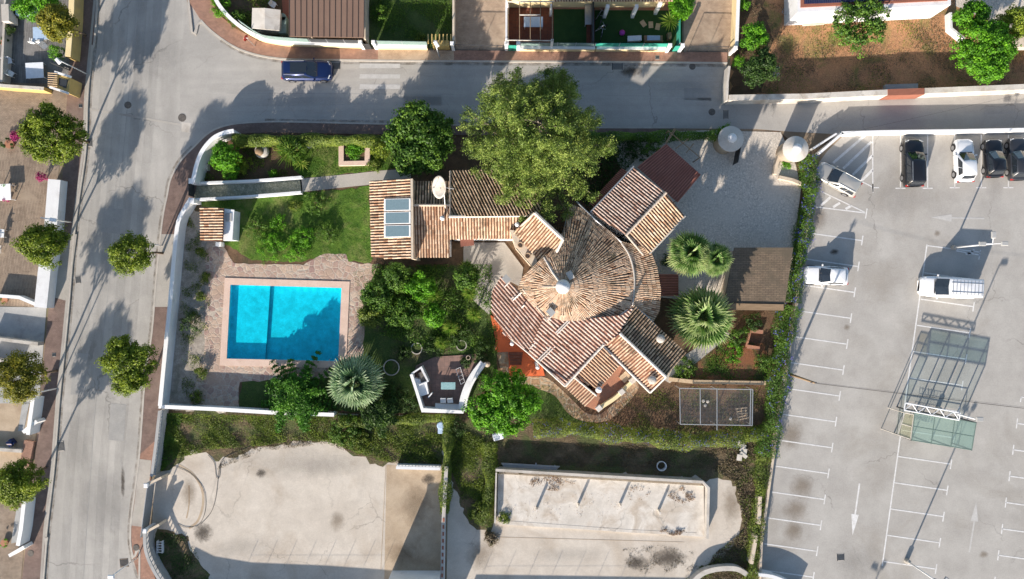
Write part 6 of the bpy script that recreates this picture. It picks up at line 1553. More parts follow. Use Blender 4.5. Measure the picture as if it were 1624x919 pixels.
v = car('white hatchback parked nose up between two black cars', 1536, 253, 92, 4.0, 1.74, 1.5, 'car_white', 'hatch')
car('small black hatchback parked just beside the white hatchback', 1583, 249, 92, 3.6, 1.64, 1.48, 'car_black', 'hatch')
car('dark grey car cut by the picture edge, last in the upper row', 1622, 250, 91, 4.0, 1.72, 1.5, 'car_grey', 'hatch')
car('white car parked alone in a bay beside the flowering hedge', 1314, 437, 178, 4.05, 1.74, 1.48, 'car_white', 'hatch')
car('white panel van with a ribbed roof and dark windscreen in the car park', 1513, 456, 177, 5.2, 1.95, 1.96, 'car_white', 'van', 'van', name='parked_van')

# ================================================================ STREET LAMPS AND SIGNS
def street_lamp(label, base, head, h=4.6, base_m='metal'):
    b = P(*base); t = P(*head, h); r = thing('street_lamp', label, 'street lamp', (b.x, b.y, 0), 0, 'street lamps along the wide street')
    dx, dy = t.x - b.x, t.y - b.y
    mb = MB(); mb.tube((0, 0, .1), (dx * .1, dy * .1, h), .06, .045, 8); mb.build('pole', M['steel_white'], r, True, local=True)
    mb = MB(); mb.tube((dx * .1, dy * .1, h - .02), (dx, dy, h), .035, n=6); mb.build('arm', M['steel_white'], r, local=True)
    mb = MB(); mb.box((dx, dy, h + .02), (.62, .34, .14), math.atan2(dy, dx) if abs(dx) + abs(dy) > .3 else 0, top=.8); mb.build('lamp_head', M['white_clean'], r, local=True, bevel=.03)
    return r
street_lamp('street lamp over the yellow walled wooden terrace, white head', (138, 118), (92, 97)); street_lamp('street lamp with its head in the tall tree beside the west plots', (91, 616), (50, 625))
street_lamp('street lamp rising through the small round tree by the gravel strip', (258, 390), (209, 384)); street_lamp('street lamp at the bend by the curved yard wall', (219, 884), (176, 915))
street_lamp('thin lamp near the blue white wall, half hidden by the small tree', (114, 353), (84, 349)); street_lamp('street lamp before the slatted meter hut on the upper street', (697, 91), (692, 70))
c = P(451, 0); b_ = P(405, 74); sg = thing('no_entry_sign', 'round red traffic sign on a post in the pavement bend near the shed', 'traffic sign', (b_.x, b_.y, .12))
tp = P(395, 62, 2.5); 
mb = MB(); mb.tube((b_.x, b_.y, .12), (b_.x, b_.y, 2.6), .03, n=8); mb.build('post', M['metal'], sg)
mb = MB(); mb.tube((b_.x - .02, b_.y - .04, 2.4), (b_.x + .02, b_.y - .06, 2.4), .3, n=24); mb.build('plate', M['lamp_red'], sg)
mb = MB(); mb.box((b_.x + .0, b_.y - .065, 2.4), (.4, .012, .09)); mb.build('plate_bar', M['white_clean'], sg)

# ================================================================ BUILDINGS ROUND THE EDGE
cp = thing('metal_roof_building', 'building with a brown standing seam metal roof behind the cream wall', 'building', tuple(P(517, 20)))
V = [P(x, y, z) for x, y, z in ((458, -160, 3.3), (579, -160, 3.3), (577, 60, 2.8), (459, 58, 2.8))]
mb = MB(); mb.add(V + [v - Vector((0, 0, .1)) for v in V], [(3, 2, 1, 0), (4, 5, 6, 7), (0, 1, 5, 4), (1, 2, 6, 5), (2, 3, 7, 6), (3, 0, 4, 7)])
mb.build('roof', M['brown_metal'], cp); mb = MB()
for i in range(14):
    a, b = V[0].lerp(V[1], i / 13), V[3].lerp(V[2], i / 13); d = (b - a)
    q = [a, b]; mb.tube(a + Vector((0, 0, .03)), b + Vector((0, 0, .03)), .035, n=4)
mb.build('roof_seams', plain('seam_metal', (.10, .065, .05), .5), cp)
mb = MB(); mb.prism([P(x, y, 2.6).xy for x, y in ((464, -150), (572, -150), (571, 50), (465, 50))], 0, 2.62); mb.build('wall', M['wall_beige'], cp)
s2 = thing('white_shed', 'white garden shed with a pitched sheet roof behind the curved cream wall', 'shed', tuple(P(422, 30)))
mb = MB(); V = [P(x, y, z) for x, y, z in ((400, 13, 2.1), (420, 13, 2.35), (445, 16, 2.1), (443, 49, 2.1), (420, 47, 2.35), (399, 45, 2.1))]
mb.add(V + [v - Vector((0, 0, .07)) for v in V], [(0, 5, 4, 1)[::1], (1, 4, 3, 2), (11, 6, 7, 10), (10, 7, 8, 9), (0, 1, 7, 6), (1, 2, 8, 7), (2, 3, 9, 8), (3, 4, 10, 9), (4, 5, 11, 10), (5, 0, 6, 11)]); mb.build('roof', M['slab'], s2)
mb = MB(); mb.prism([P(x, y, 2.0).xy for x, y in ((402, 16), (443, 18), (441, 45), (402, 43))], 0, 2.0); mb.build('wall', M['wall_grey'], s2)
c = P(454, 47); mb = MB(); mb.box((c.x, c.y, .6), (.75, 1.5, 1.2)); mb.lathe((c.x, c.y + .7, .6), [(.37, 0), (.37, .6)], 16); tag(mb.build('water_tank', M['mesh_green'], loc=(c.x, c.y, 0), bevel=.05), 'pale green rounded tank between the white shed and the brown roof', 'tank')
c = P(436, 11); chair('white plastic chair behind the white garden shed', 436, 11, 1.0)
# house with solar panels
hs = thing('solar_house', 'white house with dark solar panels on its roof beyond the dry garden', 'house', tuple(P(1387, -30)))
mb = MB(); mb.prism([P(x, y, 3.2).xy for x, y in ((1265, 20), (1508, 8), (1508, -260), (1265, -260))], 0, 3.2); mb.build('wall', M['white'], hs)
mb = MB(); mb.prism([P(x, y, 3.3).xy for x, y in ((1270, 12), (1503, 1), (1503, -255), (1270, -255))], 3.2, 3.32); mb.build('roof', M['red_slab'], hs)
mb = MB(); mb.prism([P(x, y, 3.5).xy for x, y in ((1276, 6), (1500, -3), (1500, -240), (1276, -240))], 3.4, 3.47); mb.build('solar_panels', M['solar'], hs)
mb = MB(); mb.prism([P(x, y).xy for x, y in ((1272, 42), (1306, 40), (1306, 18), (1272, 18))], 0, .3); mb.build('steps', M['slab'], hs)
wall('garden_wall', 'white wall running down from the corner of the solar house', [(1508, 20), (1509, 45), (1530, 62)], .8, .22, M['white'])
nh = thing('neighbour_house', 'neighbour house edge with an orange tiled porch above the small lawns', 'house', tuple(P(980, -80)))
mb = MB(); mb.prism([P(x, y, 2.9).xy for x, y in ((805, -8), (1062, -8), (1062, -260), (805, -260))], 0, 2.9); mb.build('wall', M['cream'], nh)
roof_face(nh, [(878, -140, 4.2), (1066, -140, 4.2), (1066, 2, 3.0), (878, 2, 3.0)], TT, PR, name='roof')
for x, y in ((964, 8), (1010, 8), (1048, 2)):
    mb = MB(); c = P(x, y, 2.6); mb.box((c.x, c.y - .1, 1.3), (.3, .3, 2.6)); mb.build('pillar', M['white_clean'], nh)
# pergola on the brown patio
pg = thing('patio_pergola', 'white post pergola with brown beams over the brown tiled patio', 'pergola', tuple(P(841, 35)))
mb = MB()
for x in (806, 824, 841, 857, 876): mb.tube(P(x, 3, 2.5), P(x, 64, 2.5), .04, n=5)
mb.build('beam', M['wood'], pg); mb = MB()
mb.tube(P(804, 3, 2.5), P(878, 3, 2.5), .07, n=5); mb.tube(P(804, 64, 2.5), P(878, 65, 2.5), .05, n=5); mb.tube(P(824, 24, 2.52), P(857, 24, 2.52), .05, n=5); mb.build('cross_beam', M['slab'], pg)
for x, y in ((805, 4), (875, 8), (805, 63), (876, 64)):
    p = P(x, y, 2.5); mb = MB(); mb.box((p.x, p.y, 1.24), (.22, .22, 2.48)); mb.build('post', M['white_clean'], pg)
table('long table with a pale blue cloth under the patio pergola', 846, 35, 1.75, .95, 0, 'fabric_blue')
table('narrow grey metal workbench between the two artificial lawns', 934, 22, .75, 2.0, 0, 'metal')
for x, y, a, l_ in ((1020, 38, .6, 'stepping stone nearest the pink ball on the artificial lawn'), (1032, 40, .05, 'middle stepping stone on the artificial lawn'), (1043, 43, -.2, 'stepping stone nearest the spiky yucca')):
    c = P(x, y); mb = MB(); mb.box((c.x, c.y, .06), (.42, .6, .06), a); tag(mb.build('stepping_stone', M['wood_pale'], loc=(c.x, c.y, .04), bevel=.01), l_, 'paving slab')
c = P(986, 54); mb = MB(); mb.lathe((c.x, c.y, .03), [(.05, 0), (.18, .05), (.255, .16), (.27, .25), (.255, .34), (.18, .45), (.05, .5)], 22); tag(mb.build('ball', M['pink'], smooth=True, loc=(c.x, c.y, .03)), 'magenta exercise ball on the dark artificial lawn', 'ball')
def bicycle(label, x, y, rz, mat='dark_metal'):
    c = P(x, y); r = thing('bicycle', label, 'bicycle', (c.x, c.y, .03), rz)
    for wx in (-.5, .5):
        mb = MB(); n = 18
        pts = [(wx + .32 * math.cos(2 * math.pi * i / n), 0, .34 + .32 * math.sin(2 * math.pi * i / n)) for i in range(n + 1)]; mb.path(pts, .02, 5)
        for i in range(0, n, 3): mb.tube((wx, 0, .34), pts[i], .006, n=4)
        mb.build('wheel', M['tyre'], r, local=True)
    mb = MB(); B1, S1, H1, R1, F1 = (0, 0, .32), (-.12, 0, .82), (.34, 0, .86), (-.5, 0, .34), (.5, 0, .34)
    for a, b in ((B1, S1), (S1, H1), (B1, H1), (R1, S1), (R1, B1), (H1, F1)): mb.tube(a, b, .022, n=6)
    mb.build('frame', M[mat], r, local=True)
    mb = MB(); mb.tube((.34, -.26, .96), (.34, .26, .96), .016); mb.tube(H1, (.34, 0, .96), .02); mb.build('handlebar', M['metal'], r, local=True)
    mb = MB(); mb.box((-.14, 0, .88), (.24, .12, .05), top=.8); mb.build('saddle', M['black_plastic'], r, local=True); return r
for i, (x, y, a, m_, l_) in enumerate(((949, 27, .9, 'metal', 'uppermost bicycle in the cluster beside the artificial lawn'), (952, 38, 1.2, 'dark_metal', 'dark bicycle in the middle of the leaning cluster'), (951, 48, .5, 'steel_white', 'white framed bicycle low in the leaning cluster'), (953, 58, 1.4, 'metal', 'lowest bicycle in the cluster, next to the cream wall'))): bicycle(l_, x, y, a, m_)
c = P(1005, 64); mb = MB(); mb.box((c.x, c.y, .5), (1.3, .5, .05), .05); mb.box((c.x, c.y, .25), (1.2, .42, .45), .05); tag(mb.build('laundry_bench', M['fabric_white'], loc=(c.x, c.y, 0), bevel=.04), 'white covered bench against the green cloth fence', 'bench')
c = P(1035, 64); sb = thing('garden_sofa', 'small wooden sofa with a pale blue cushion by the green cloth fence', 'sofa', (c.x, c.y, 0))
mb = MB(); mb.box((0, 0, .2), (1.7, .6, .4)); mb.box((0, -.3, .45), (1.7, .08, .5)); mb.build('frame', M['wood'], sb, local=True); mb = MB(); mb.box((0, .02, .46), (1.2, .5, .12)); mb.build('cushion', M['fabric_blue'], sb, local=True, bevel=.04)
c = P(1060, 60); mb = MB(); mb.box((c.x, c.y, .3), (.35, .55, .6), .1); tag(mb.build('planter_box', M['wood'], loc=(c.x, c.y, 0)), 'brown wooden box at the foot of the spiky yucca', 'box')
# dry garden things
c = P(1443, 24); fd = thing('garden_figure', 'bird feeder stand with a white roof and green leaves in the dry garden', 'bird feeder', (c.x, c.y, 0))
mb = MB(); mb.tube((0, 0, 0), (0, 0, 1.1), .04); mb.build('post', M['wood'], fd, local=True); mb = MB(); mb.lathe((0, 0, 1.1), [(.26, 0), (.24, .04), (.03, .25)], 12); mb.build('roof', M['white_clean'], fd, local=True)
mb = MB(); A = [P(1240, 20, .05), P(1255, 14, .05), P(1248, 5, .05)]; B1 = [P(1246, 24, .6), P(1259, 17, .6), P(1250, 8, .6)]
for i in range(3):
    mb.tube(A[i], B1[i], .02, n=5); mb.tube(A[i], A[(i + 1) % 3], .02, n=5); mb.tube(B1[i], B1[(i + 1) % 3], .02, n=5)
tag(mb.build('tomato_frame', M['metal'], loc=tuple(P(1250, 14))), 'small pale wire frame standing in the dark side of the dry garden', 'frame')
mb = MB(); mb.box(tuple(P(1428, 139, .25)), (3.0, .5, .5), .03); tag(mb.build('stone_bench', M['wall_grey'], loc=tuple(P(1428, 139))), 'long grey stone bench in shade behind the red gate', 'bench')
mb = MB(); c = P(1612, 72); mb.box((c.x + .2, c.y, .5), (2.0, 1.0, 1.0)); tag(mb.build('planter_wall', M['wall_beige'], loc=(c.x, c.y, 0)), 'beige masonry planter at the edge behind the big garden tree', 'planter')
sheet('stone_terrace', [(1520, -100), (1640, -100), (1640, 45), (1600, 50), (1560, 30), (1515, 10)], .024, M['pebble'])

# west plots: walls and furniture
wall('terrace_wall', 'ochre wall between the grey wooden terrace and the street pavement', [(116, -60), (113, 30), (108, 90)], 1.5, .5, M['ochre'], cap=M['cream'], capo=.0)
wall('terrace_wall', 'ochre wall between the grey terrace and the brown paved drive', [(-20, 134), (10, 137), (70, 141)], 1.2, .3, M['ochre'], cap=M['slab'], capo=.0)
wall('terrace_wall', 'mossy pale wall at the far side of the grey terrace', [(9, -30), (6, 40), (3, 100), (2, 130)], 1.1, .2, M['slab_wall'])
wall('terrace_wall', 'broad blue white rendered wall beside the brown deck', [(86, 285), (80, 360), (70, 430), (64, 488)], 1.2, 1.15, M['white'])
wall('terrace_wall', 'thin pale wall across the grey drive', [(-20, 536), (60, 546)], .9, .3, M['slab_wall'])
wall('terrace_wall', 'second thin wall below the grey drive', [(-20, 570), (24, 577)], .9, .3, M['slab_wall'])
wall('terrace_wall', 'white wall with a dark sunken strip beside the small blue bin', [(52, 632), (44, 690)], 1.5, .35, M['white_clean'])
wall('terrace_wall', 'white end wall beside the brick strip of the west plots', [(58, 668), (36, 686)], 1.3, .3, M['white_clean'])
wall('terrace_wall', 'white wall of the lowest west plot along the pavement', [(38, 795), (33, 840), (28, 866)], 1.5, .35, M['white_clean'])
wall('terrace_wall', 'white end wall turning in from the lowest west plot', [(38, 868), (14, 882)], 1.3, .3, M['white_clean'])
wall('terrace_wall', 'low white wall with planters at the foot of the brown deck', [(-10, 469), (30, 472), (58, 484)], .8, .3, M['white_clean'])
wall('terrace_wall', 'grey step wall across the lowest west plot', [(-20, 712), (34, 716)], .6, .3, M['slab_wall'])
for q, nm in (([(36, 640), (47, 640), (38, 684), (29, 684)], 'glass_screen'), ([(27, 805), (38, 805), (29, 860), (18, 862)], 'glass_screen')):
    sheet('sunken_strip', q, .05, M['wall_grey'])
gh = thing('terrace_gatehouse', 'ochre gate pillar with a slatted canopy at the corner of the grey terrace', 'gatehouse', tuple(P(92, 128)))
mb = MB(); mb.prism([P(x, y, 1.9).xy for x, y in ((88, 118), (112, 124), (108, 148), (82, 138))], 0, 1.9); mb.build('wall', M['ochre'], gh)
mb = MB(); mb.prism([P(x, y, 2.0).xy for x, y in ((93, 123), (107, 127), (104, 140), (92, 135))], 1.88, 1.95); mb.build('hatch', M['dark_metal'], gh)
mb = MB(); ribbon(mb, [P(86, 114, 2.1).xy, P(112, 122, 2.1).xy], .18, 1.95, 2.1); ribbon(mb, [P(78, 138, 2.1).xy, P(108, 148, 2.1).xy], .18, 1.95, 2.1); mb.build('coping', M['white_clean'], gh)
mb = MB()
for i in range(7): mb.tube(P(76, 116 + i * 3.4, 2.1), P(91, 117 + i * 3.4, 2.1), .045, n=5)
mb.build('slats', M['wood_pale'], gh)
bar_gate('garden_gate', 'dark panel gate at the corner of the grey wooden terrace', (97, 108), (112, 113), 1.6, solid=True)
table('pale blue table on the grey wooden terrace under the yellowing tree', 64, 53, 1.35, 1.15, .03, 'fabric_blue')
chair('white chair beneath the pale blue table, nearer the ochre gatehouse', 58, 68, 3.1); chair('white chair beneath the pale blue table, nearer the street', 70, 68, 3.1)
table('large square lavender white table near the gatehouse', 55, 112, 1.65, 1.45, .05, 'fabric_white', h=.5)
chair('grey chair beside the far wall of the grey terrace', 18, 100, .2, 'fabric_white', w_=.7); chair('white lounge chair turned near the corner of the grey terrace', 22, 119, 2.6, 'white_clean', w_=.6)
chair('small grey chair on the grey terrace beside the shrub', 76, 76, .8, 'metal')
mb = MB(); c = P(47, 24); mb.box((c.x, c.y, .5), (1.6, .5, .7), .1); mb.box((c.x + .3, c.y, .9), (.7, .5, .15), .4); tag(mb.build('folded_parasol_heap', M['fabric_blue'], loc=(c.x, c.y, 0), bevel=.08), 'blue cloth covered things piled at the top of the grey terrace', 'covered furniture')
mb = MB(); c = P(26, 30); mb.box((c.x, c.y, .9), (.7, 1.6, 1.2), .04); tag(mb.build('terrace_cupboard', M['slab_wall'], loc=(c.x, c.y, 0), bevel=.03), 'tall pale cupboard by the mossy wall of the grey terrace', 'cupboard')
table('white table at the edge of the brown deck with a pot', 6, 305, 1.3, 1.5, .05, 'white_clean')
chair('white armchair in the middle of the brown deck', 8, 371, 1.5, 'white_clean', w_=.75); chair('cream armchair lower on the brown deck', 3, 396, 1.5, 'slab', w_=.75)
def pot(label, x, y, leafm, r_=.2, h_=.3, n=300, leaf=.1, cat='potted plant'):
    c = P(x, y); p = thing('potted_plant', label, cat, (c.x, c.y, 0)); mb = MB(); mb.lathe((0, 0, 0), [(r_ * .7, 0), (r_, h_), (r_ * .9, h_)], 14); mb.build('pot', M['terra_dull'], p, local=True)
    a, b, t_ = crown_points([(0, 0, h_ + .22, r_ * 1.5, r_ * 1.5, .28)], 10, n // 10, .14); leaf_mesh('foliage', a, b, np.full(len(a), leaf), t_, M[leafm], p)
pot('potted green plant on the deck beside the white table', 14, 297, 'leaf_bright'); pot('red flowering pot just below the white table', 15, 318, 'petal_pink', .15)
pot('dark leafy plant in a white framed bed at the top of the brown deck', 19, 230, 'leaf_dark', .42, .4, 900)
pot('potted plant at the low white wall of the deck', 10, 476, 'leaf_vine', .3); pot('potted plant by the screen of the lowest west plot', 10, 860, 'leaf_bright', .34)
pot('leafy plant beside the mossy wall of the grey terrace', 12, 70, 'leaf_dark', .4, .4, 900)
c = P(24, 712); 
mb = MB(); c = P(22, 701); mb.tube((c.x - .22, c.y, .5), (c.x + .22, c.y, .5), .2); mb.box((c.x, c.y, .3), (.55, .55, .5), .7); tag(mb.build('blue_bin', M['car_blue'], loc=(c.x, c.y, 0)), 'small blue square bin on the plot beside the brick strip', 'bin')
wall('brick_strip', 'red brick strip wall between west drive and pavement', [(46, 700), (38, 740)], .4, .9, M['brick_walk'])
mb = MB()
for x, y in ((700, 673),): c = P(x, y); mb.lathe((c.x, c.y, 0), [(.30, 0), (.34, .75), (.36, .8), (.3, .84)], 16)
mb.box((c.x, c.y - .3, .5), (.5, .9, .5)); tag(mb.build('water_tub', M['fabric_blue'], loc=(c.x, c.y, 0), bevel=.05), 'pale blue plastic tub lying against the vine covered wall', 'tub')
c = P(790, 691); mb = MB(); mb.box((c.x, c.y, .25), (1.0, .7, .5), .3); mb.box((c.x + .3, c.y + .3, .3), (.5, .5, .6), .7); tag(mb.build('white_sacks', M['fabric_white'], loc=(c.x, c.y, 0), bevel=.12), 'white sack heap at the foot of the bright green tree', 'sack')

# ================================================================ TREES
LS, LY, LF, LB, LD, LV = (M[k] for k in ('leaf_street', 'leaf_yellow', 'leaf_ficus', 'leaf_bright', 'leaf_dark', 'leaf_vine'))
G = 'street trees along the wide street'
def st(label, cx, cy, r, base, zc=4.4, rz=1.9, cl=120, mat=LS, lobes=6): return tree('street_tree', label, cx, cy, r, zc - .3, rz * 1.2, base, mat, int(cl * 1.25), 62, rnd.uniform(.14, .18), rnd.uniform(.36, .46), lobes=rnd.choice((5, 6, 7, 8)), group=G, main=rnd.uniform(.68, .86), squash=rnd.uniform(.92, 1.08))
st('largest round street tree, beside the brown paved drive', 84, 216, 51, (141, 226), 4.6, 2.2, 170); st('small round street tree against the broad blue white wall', 71, 389, 37, (108, 384), 4.3, 1.7, 100)
st('tall uneven street tree with a lamp head in its crown', 40, 597, 43, (91, 588), 4.8, 2.3, 130, LY, 7); st('dark street tree over the white walls of the lowest west plot', 32, 763, 40, (74, 741), 4.4, 1.9, 120)
st('small round street tree by the gravel strip with a lamp above it', 213, 404, 36, (259, 402), 4.3, 1.7, 100); st('bushy round street tree beside the pool garden wall', 209, 579, 47, (248, 586), 4.3, 2.0, 150)
st('yellowing tree over the grey wooden terrace', 94, 38, 30, (137, 57), 4.8, 1.7, 80, LY); tree('garden_tree', 'green leafy tree at the top corner of the grey terrace', 60, 6, 36, 3.2, 1.6, (60, 0), LB, 80, 60, .16, .4)
bush('shrub', 'green shrub inside the ochre wall of the grey terrace', 89, 84, 13, 1.6, LB, 900)
tree('garden_tree', 'broad glossy tree between the front lawn and the villa', 664, 222, 60, 2.9, 1.7, (668, 238), LF, 230, 60, .24, .48, lobes=10, shell=.45, main=.72)
tree('garden_tree', 'spreading bright green tree between the barbecue corner and the flowering hedge', 802, 642, 66, 2.6, 1.6, (800, 640), LB, 230, 60, .20, .42, lobes=10, squash=.72, main=.62)
tree('garden_tree', 'big green tree overhanging the lane in the dry garden', 1562, 82, 52, 3.4, 1.9, (1556, 95), LB, 170, 60, .19, .42, lobes=9, main=.7)
tree('garden_tree', 'smaller green tree behind the big one in the dry garden', 1540, 28, 27, 3.0, 1.4, (1536, 34), LB, 70, 60, .18, .4)
tree('garden_tree', 'loose open tree before the solar panel house', 1362, 38, 48, 3.0, 1.5, (1350, 52), LF, 95, 40, .19, .38, lobes=9, shell=.35)
tree('garden_tree', 'olive green tree at the far end of the dry garden', 1612, 38, 30, 3.0, 1.5, (1606, 46), LS, 80, 60, .15, .4)
tree('garden_tree', 'round green tree near the driveway wall of the dry garden', 1196, 60, 24, 2.2, 1.2, (1192, 66), LB, 60, 50, .16, .36)
tree('garden_tree', 'dark spreading tree in the shady corner of the dry garden', 1205, 108, 32, 2.2, 1.3, (1200, 112), LD, 90, 50, .16, .4)
bush('bush', 'green bush at the corner where the lane wall begins', 1172, 98, 11, 1.5, LB, 700); bush('bush', 'green bush on the driveway side at the top of the dry garden', 1180, 8, 11, 1.5, LB, 700)
bush('bush', 'white flowering bush in the shady corner of the dry garden', 1227, 112, 10, 1.0, M['petal_white'], 200, .09)
# the big pine
def pine():
    b = P(845, 247); r = thing('pine_tree', 'huge olive green pine with pale radiating branches over the villa roof', 'pine tree', (b.x, b.y, 0))
    Ht = 13.6; mb = MB(); mb.tube((0, 0, 0), (0, .1, Ht * .5), .38, .26, 12); mb.tube((0, .1, Ht * .5), (0, 0, Ht), .26, .05, 9)
    mb.build('trunk', M['bark_pale'], r, True, local=True)
    br = MB(); Pn, Nn, Tn = [], [], []
    for i in range(150):
        f = (i + .5) / 150; z = 3.6 + (Ht - 3.9) * f ** .85; prof = 6.35 * (1 - ((z - 3.6) / (Ht - 3.0))) ** .62 + .25
        a = i * 2.39996 + rnd.gauss(0, .2); L = prof * rnd.uniform(.72, 1.12)
        if math.sin(a) > .3 and z < 9: L *= .95
        s_ = Vector((0, 0, z)); d = Vector((math.cos(a), math.sin(a), .22 + .35 * f)).normalized(); prev = s_
        k = max(3, int(L / .7)); pts = [s_]
        for j in range(1, k + 1):
            p = s_ + d * (L * j / k) + Vector((rnd.gauss(0, .07), rnd.gauss(0, .07), -.05 * (L * j / k) ** 1.35 + rnd.gauss(0, .05))); pts.append(p)
        r0 = .040 + .020 * L / 3
        for j in range(k): br.tube(pts[j], pts[j + 1], r0 * (1 - j / k * .8), r0 * (1 - (j + 1) / k * .8), 4)
        for j in range(1, k + 1):
            for t_ in range(4 if j > k * .35 else 2):
                a2 = a + rnd.choice((-1, 1)) * rnd.uniform(.3, 1.15); l2 = rnd.uniform(.35, 1.0) * (1 - .35 * j / k) * (1 if L > 2 else .6)
                e = pts[j] + Vector((math.cos(a2) * l2, math.sin(a2) * l2, rnd.uniform(.05, .4)))
                br.tube(pts[j], e, .018, .007, 3)
                if j < k * (.28 if f > .8 else .4 if f > .45 else .3): continue
                tone = rnd.gauss(.5, .24)
                for q, m_ in ((1.0, 52), (.6, 22)):
                    c = pts[j].lerp(e, q); off = rng.normal(0, 1, (m_, 3)) * [.17, .17, .12]
                    Pn.append(np.array(c) + off); Nn.append(rng.normal(0, .8, (m_, 3)) + [-.1, -.25, .15]); Tn.append(np.full(m_, tone) + rng.normal(0, .16, m_))
    br.build('branches', M['bark_pale'], r, local=True)
    p, n, t = np.concatenate(Pn), np.concatenate(Nn), np.concatenate(Tn)
    leaf_mesh('crown', p, n, rng.uniform(.13, .24, len(p)), t, M['leaf_pine'], r, aspect=.32)
pine()
# spiky broad conifer-like tree and companions in the lower garden
def spiky(label, cx, cy, r_px, zc, h, mat, k=34, name='garden_tree', base=None, lw=.30, cat='tree'):
    """long drooping sprays of leaves"""
    c = P(cx, cy, zc); b = P(*(base or (cx, cy))); r = thing(name, label, cat, (b.x, b.y, 0)); R0 = r_px / S
    o = Vector((c.x - b.x, c.y - b.y, 0)); mb = MB(); mb.tube((0, 0, 0), o + Vector((0, 0, zc)), .13, .07, 8); Pn, Nn, Tn = [], [], []
    for i in range(k):
        a = i * 2.39996 + rnd.gauss(0, .2); f = i / k; z = zc * (.45 + .6 * f); L = R0 * (1.05 - .65 * f) * rnd.uniform(.75, 1.15)
        s_ = o * (z / zc) + Vector((0, 0, z)); tone = rnd.gauss(.5, .2)
        for j in range(1, 9):
            q = s_ + Vector((math.cos(a), math.sin(a), .25)) * (L * j / 8); q.z -= .12 * (L * j / 8) ** 2
            if j in (4, 8): mb.tube(s_, q, .025, .008, 4)
            m_ = 80; w_ = lw * (1.15 - .75 * j / 8); sd = Vector((-math.sin(a), math.cos(a), 0)); u = rng.normal(0, w_, m_)
            Pn.append(np.array(q) + np.outer(u, np.array(sd)) + rng.normal(0, .07, (m_, 3))); Nn.append(rng.normal(0, .5, (m_, 3)) + [0, 0, .8]); Tn.append(np.full(m_, tone) + rng.normal(0, .15, m_))
    mb.build('trunk', M['bark'], r, True, local=True); p, n, t = np.concatenate(Pn), np.concatenate(Nn), np.concatenate(Tn)
    leaf_mesh('crown', p, n, rng.uniform(.16, .30, len(p)), t, mat, r, aspect=.4); return r
M['leaf_star'] = leafmat('mid_green_leaves', [(.03, .09, .012), (.075, .22, .02), (.14, .33, .03)])
spiky('star shaped dark green tree at the lower corner of the pool', 468, 632, 64, 2.0, 4, M['leaf_star'], 36, base=(474, 624), lw=.30); spiky('dark bushy tree between the fan palm and the barbecue', 600, 655, 34, 1.8, 2, LD, 26)
bush('bush', 'dark bush at the foot of the star shaped tree', 548, 683, 34, 1.0, LF, 2600, .13); bush('bush', 'yellow green bush where the weeds meet the concrete', 565, 700, 26, .9, LV, 1800, .12); bush('bush', 'dark green bush under the white sacks tree', 722, 678, 20, 1.3, LD, 1400)
# fan palms
def fan_palm(label, cx, cy, r_px, zc, base, mat, k=38, dead=0, L0=None, pet=.5):
    c = P(cx, cy, zc); b = P(*base); r = thing('fan_palm', label, 'palm tree', (b.x, b.y, 0)); R0 = r_px / S * (H - zc) / H
    o = Vector((c.x - b.x, c.y - b.y, zc - .3)); mb = MB(); mb.tube((0, 0, 0), o * .5, .24, .2, 12); mb.tube(o * .5, o, .2, .16, 12); mb.build('trunk', M['bark'], r, True, local=True)
    def frond(mb_, st_, a, el, L, lf, tint):
        d = Vector((math.cos(a) * math.cos(el), math.sin(a) * math.cos(el), math.sin(el))); side = Vector((-math.sin(a), math.cos(a), 0)); up = side.cross(d) * -1
        hub = o + d * (L * pet) - Vector((0, 0, .06 * L)); mb_.tube(o, hub, .022, .014, 4, tint * .6)
        for j in range(21):
            th = (j - 10) / 10 * 1.8; dd = (d * math.cos(th) + side * math.sin(th)); ll = lf * (1 - .30 * abs(th) / 1.75) * rnd.uniform(.9, 1.1)
            dr = -Vector((0, 0, 1)); mid = hub + dd * ll * .55 + up * .04; tip = hub + dd * ll + dr * (ll * (.16 + .14 * rnd.random()))
            w_ = Vector((0, 0, 1)).cross(dd)
            if w_.length < .05: w_ = side.copy()
            w_ = w_.normalized() * (.052 * lf + .010)
            tt = min(1, max(0, tint + rnd.gauss(0, .10)))
            n0 = len(mb_.v); mb_.v += [tuple(hub), tuple(mid + w_ + up * .02), tuple(tip), tuple(mid - w_ + up * .02)]; mb_.t += [tt * .8, tt, min(1, tt + .35), tt]
            mb_.f += [(n0, n0 + 1, n0 + 2), (n0, n0 + 2, n0 + 3)]
    g, dm = MB(), MB()
    for i in range(k):
        f = i / (k - 1); el = math.radians(78 - 105 * f ** .8) + rnd.gauss(0, .08); a = i * 2.39996 + rnd.gauss(0, .15)
        L = R0 * (.62 + .12 * f) * rnd.uniform(.9, 1.1); frond(g, o, a, el, L, R0 * .60, rnd.gauss(.5, .2))
    for i in range(dead): frond(dm, o, rnd.random() * 6.28, math.radians(-38 - 42 * rnd.random()), R0 * (.75 if dead < 30 else rnd.uniform(.7, 1.5)), R0 * .45, rnd.random())
    g.build('crown', mat, r, local=True); 
    if dead: dm.build('dead_fronds', M['leaf_deadpalm'], r, local=True)
    return r
fan_palm('blue green fan palm below the pool corner', 562, 607, 52, 3.0, (570, 600), M['leaf_palm_blue'], 40, 0)
fan_palm('big fan palm with pale straw skirt beside the dark gable roof', 1116, 503, 60, 4.4, (1100, 496), M['leaf_palm'], 38, 14)
fan_palm('large pale shaggy fan palm nearest the north east tiled roof', 1097, 402, 43, 6.0, (1071, 408), M['leaf_palm'], 36, 100)  # dense, long dead skirt added to throw shade on the driveway
fan_palm('slim tall fan palm next to the grey brown store roof', 1137, 411, 32, 7.6, (1098, 416), M['leaf_palm'], 34, 8)
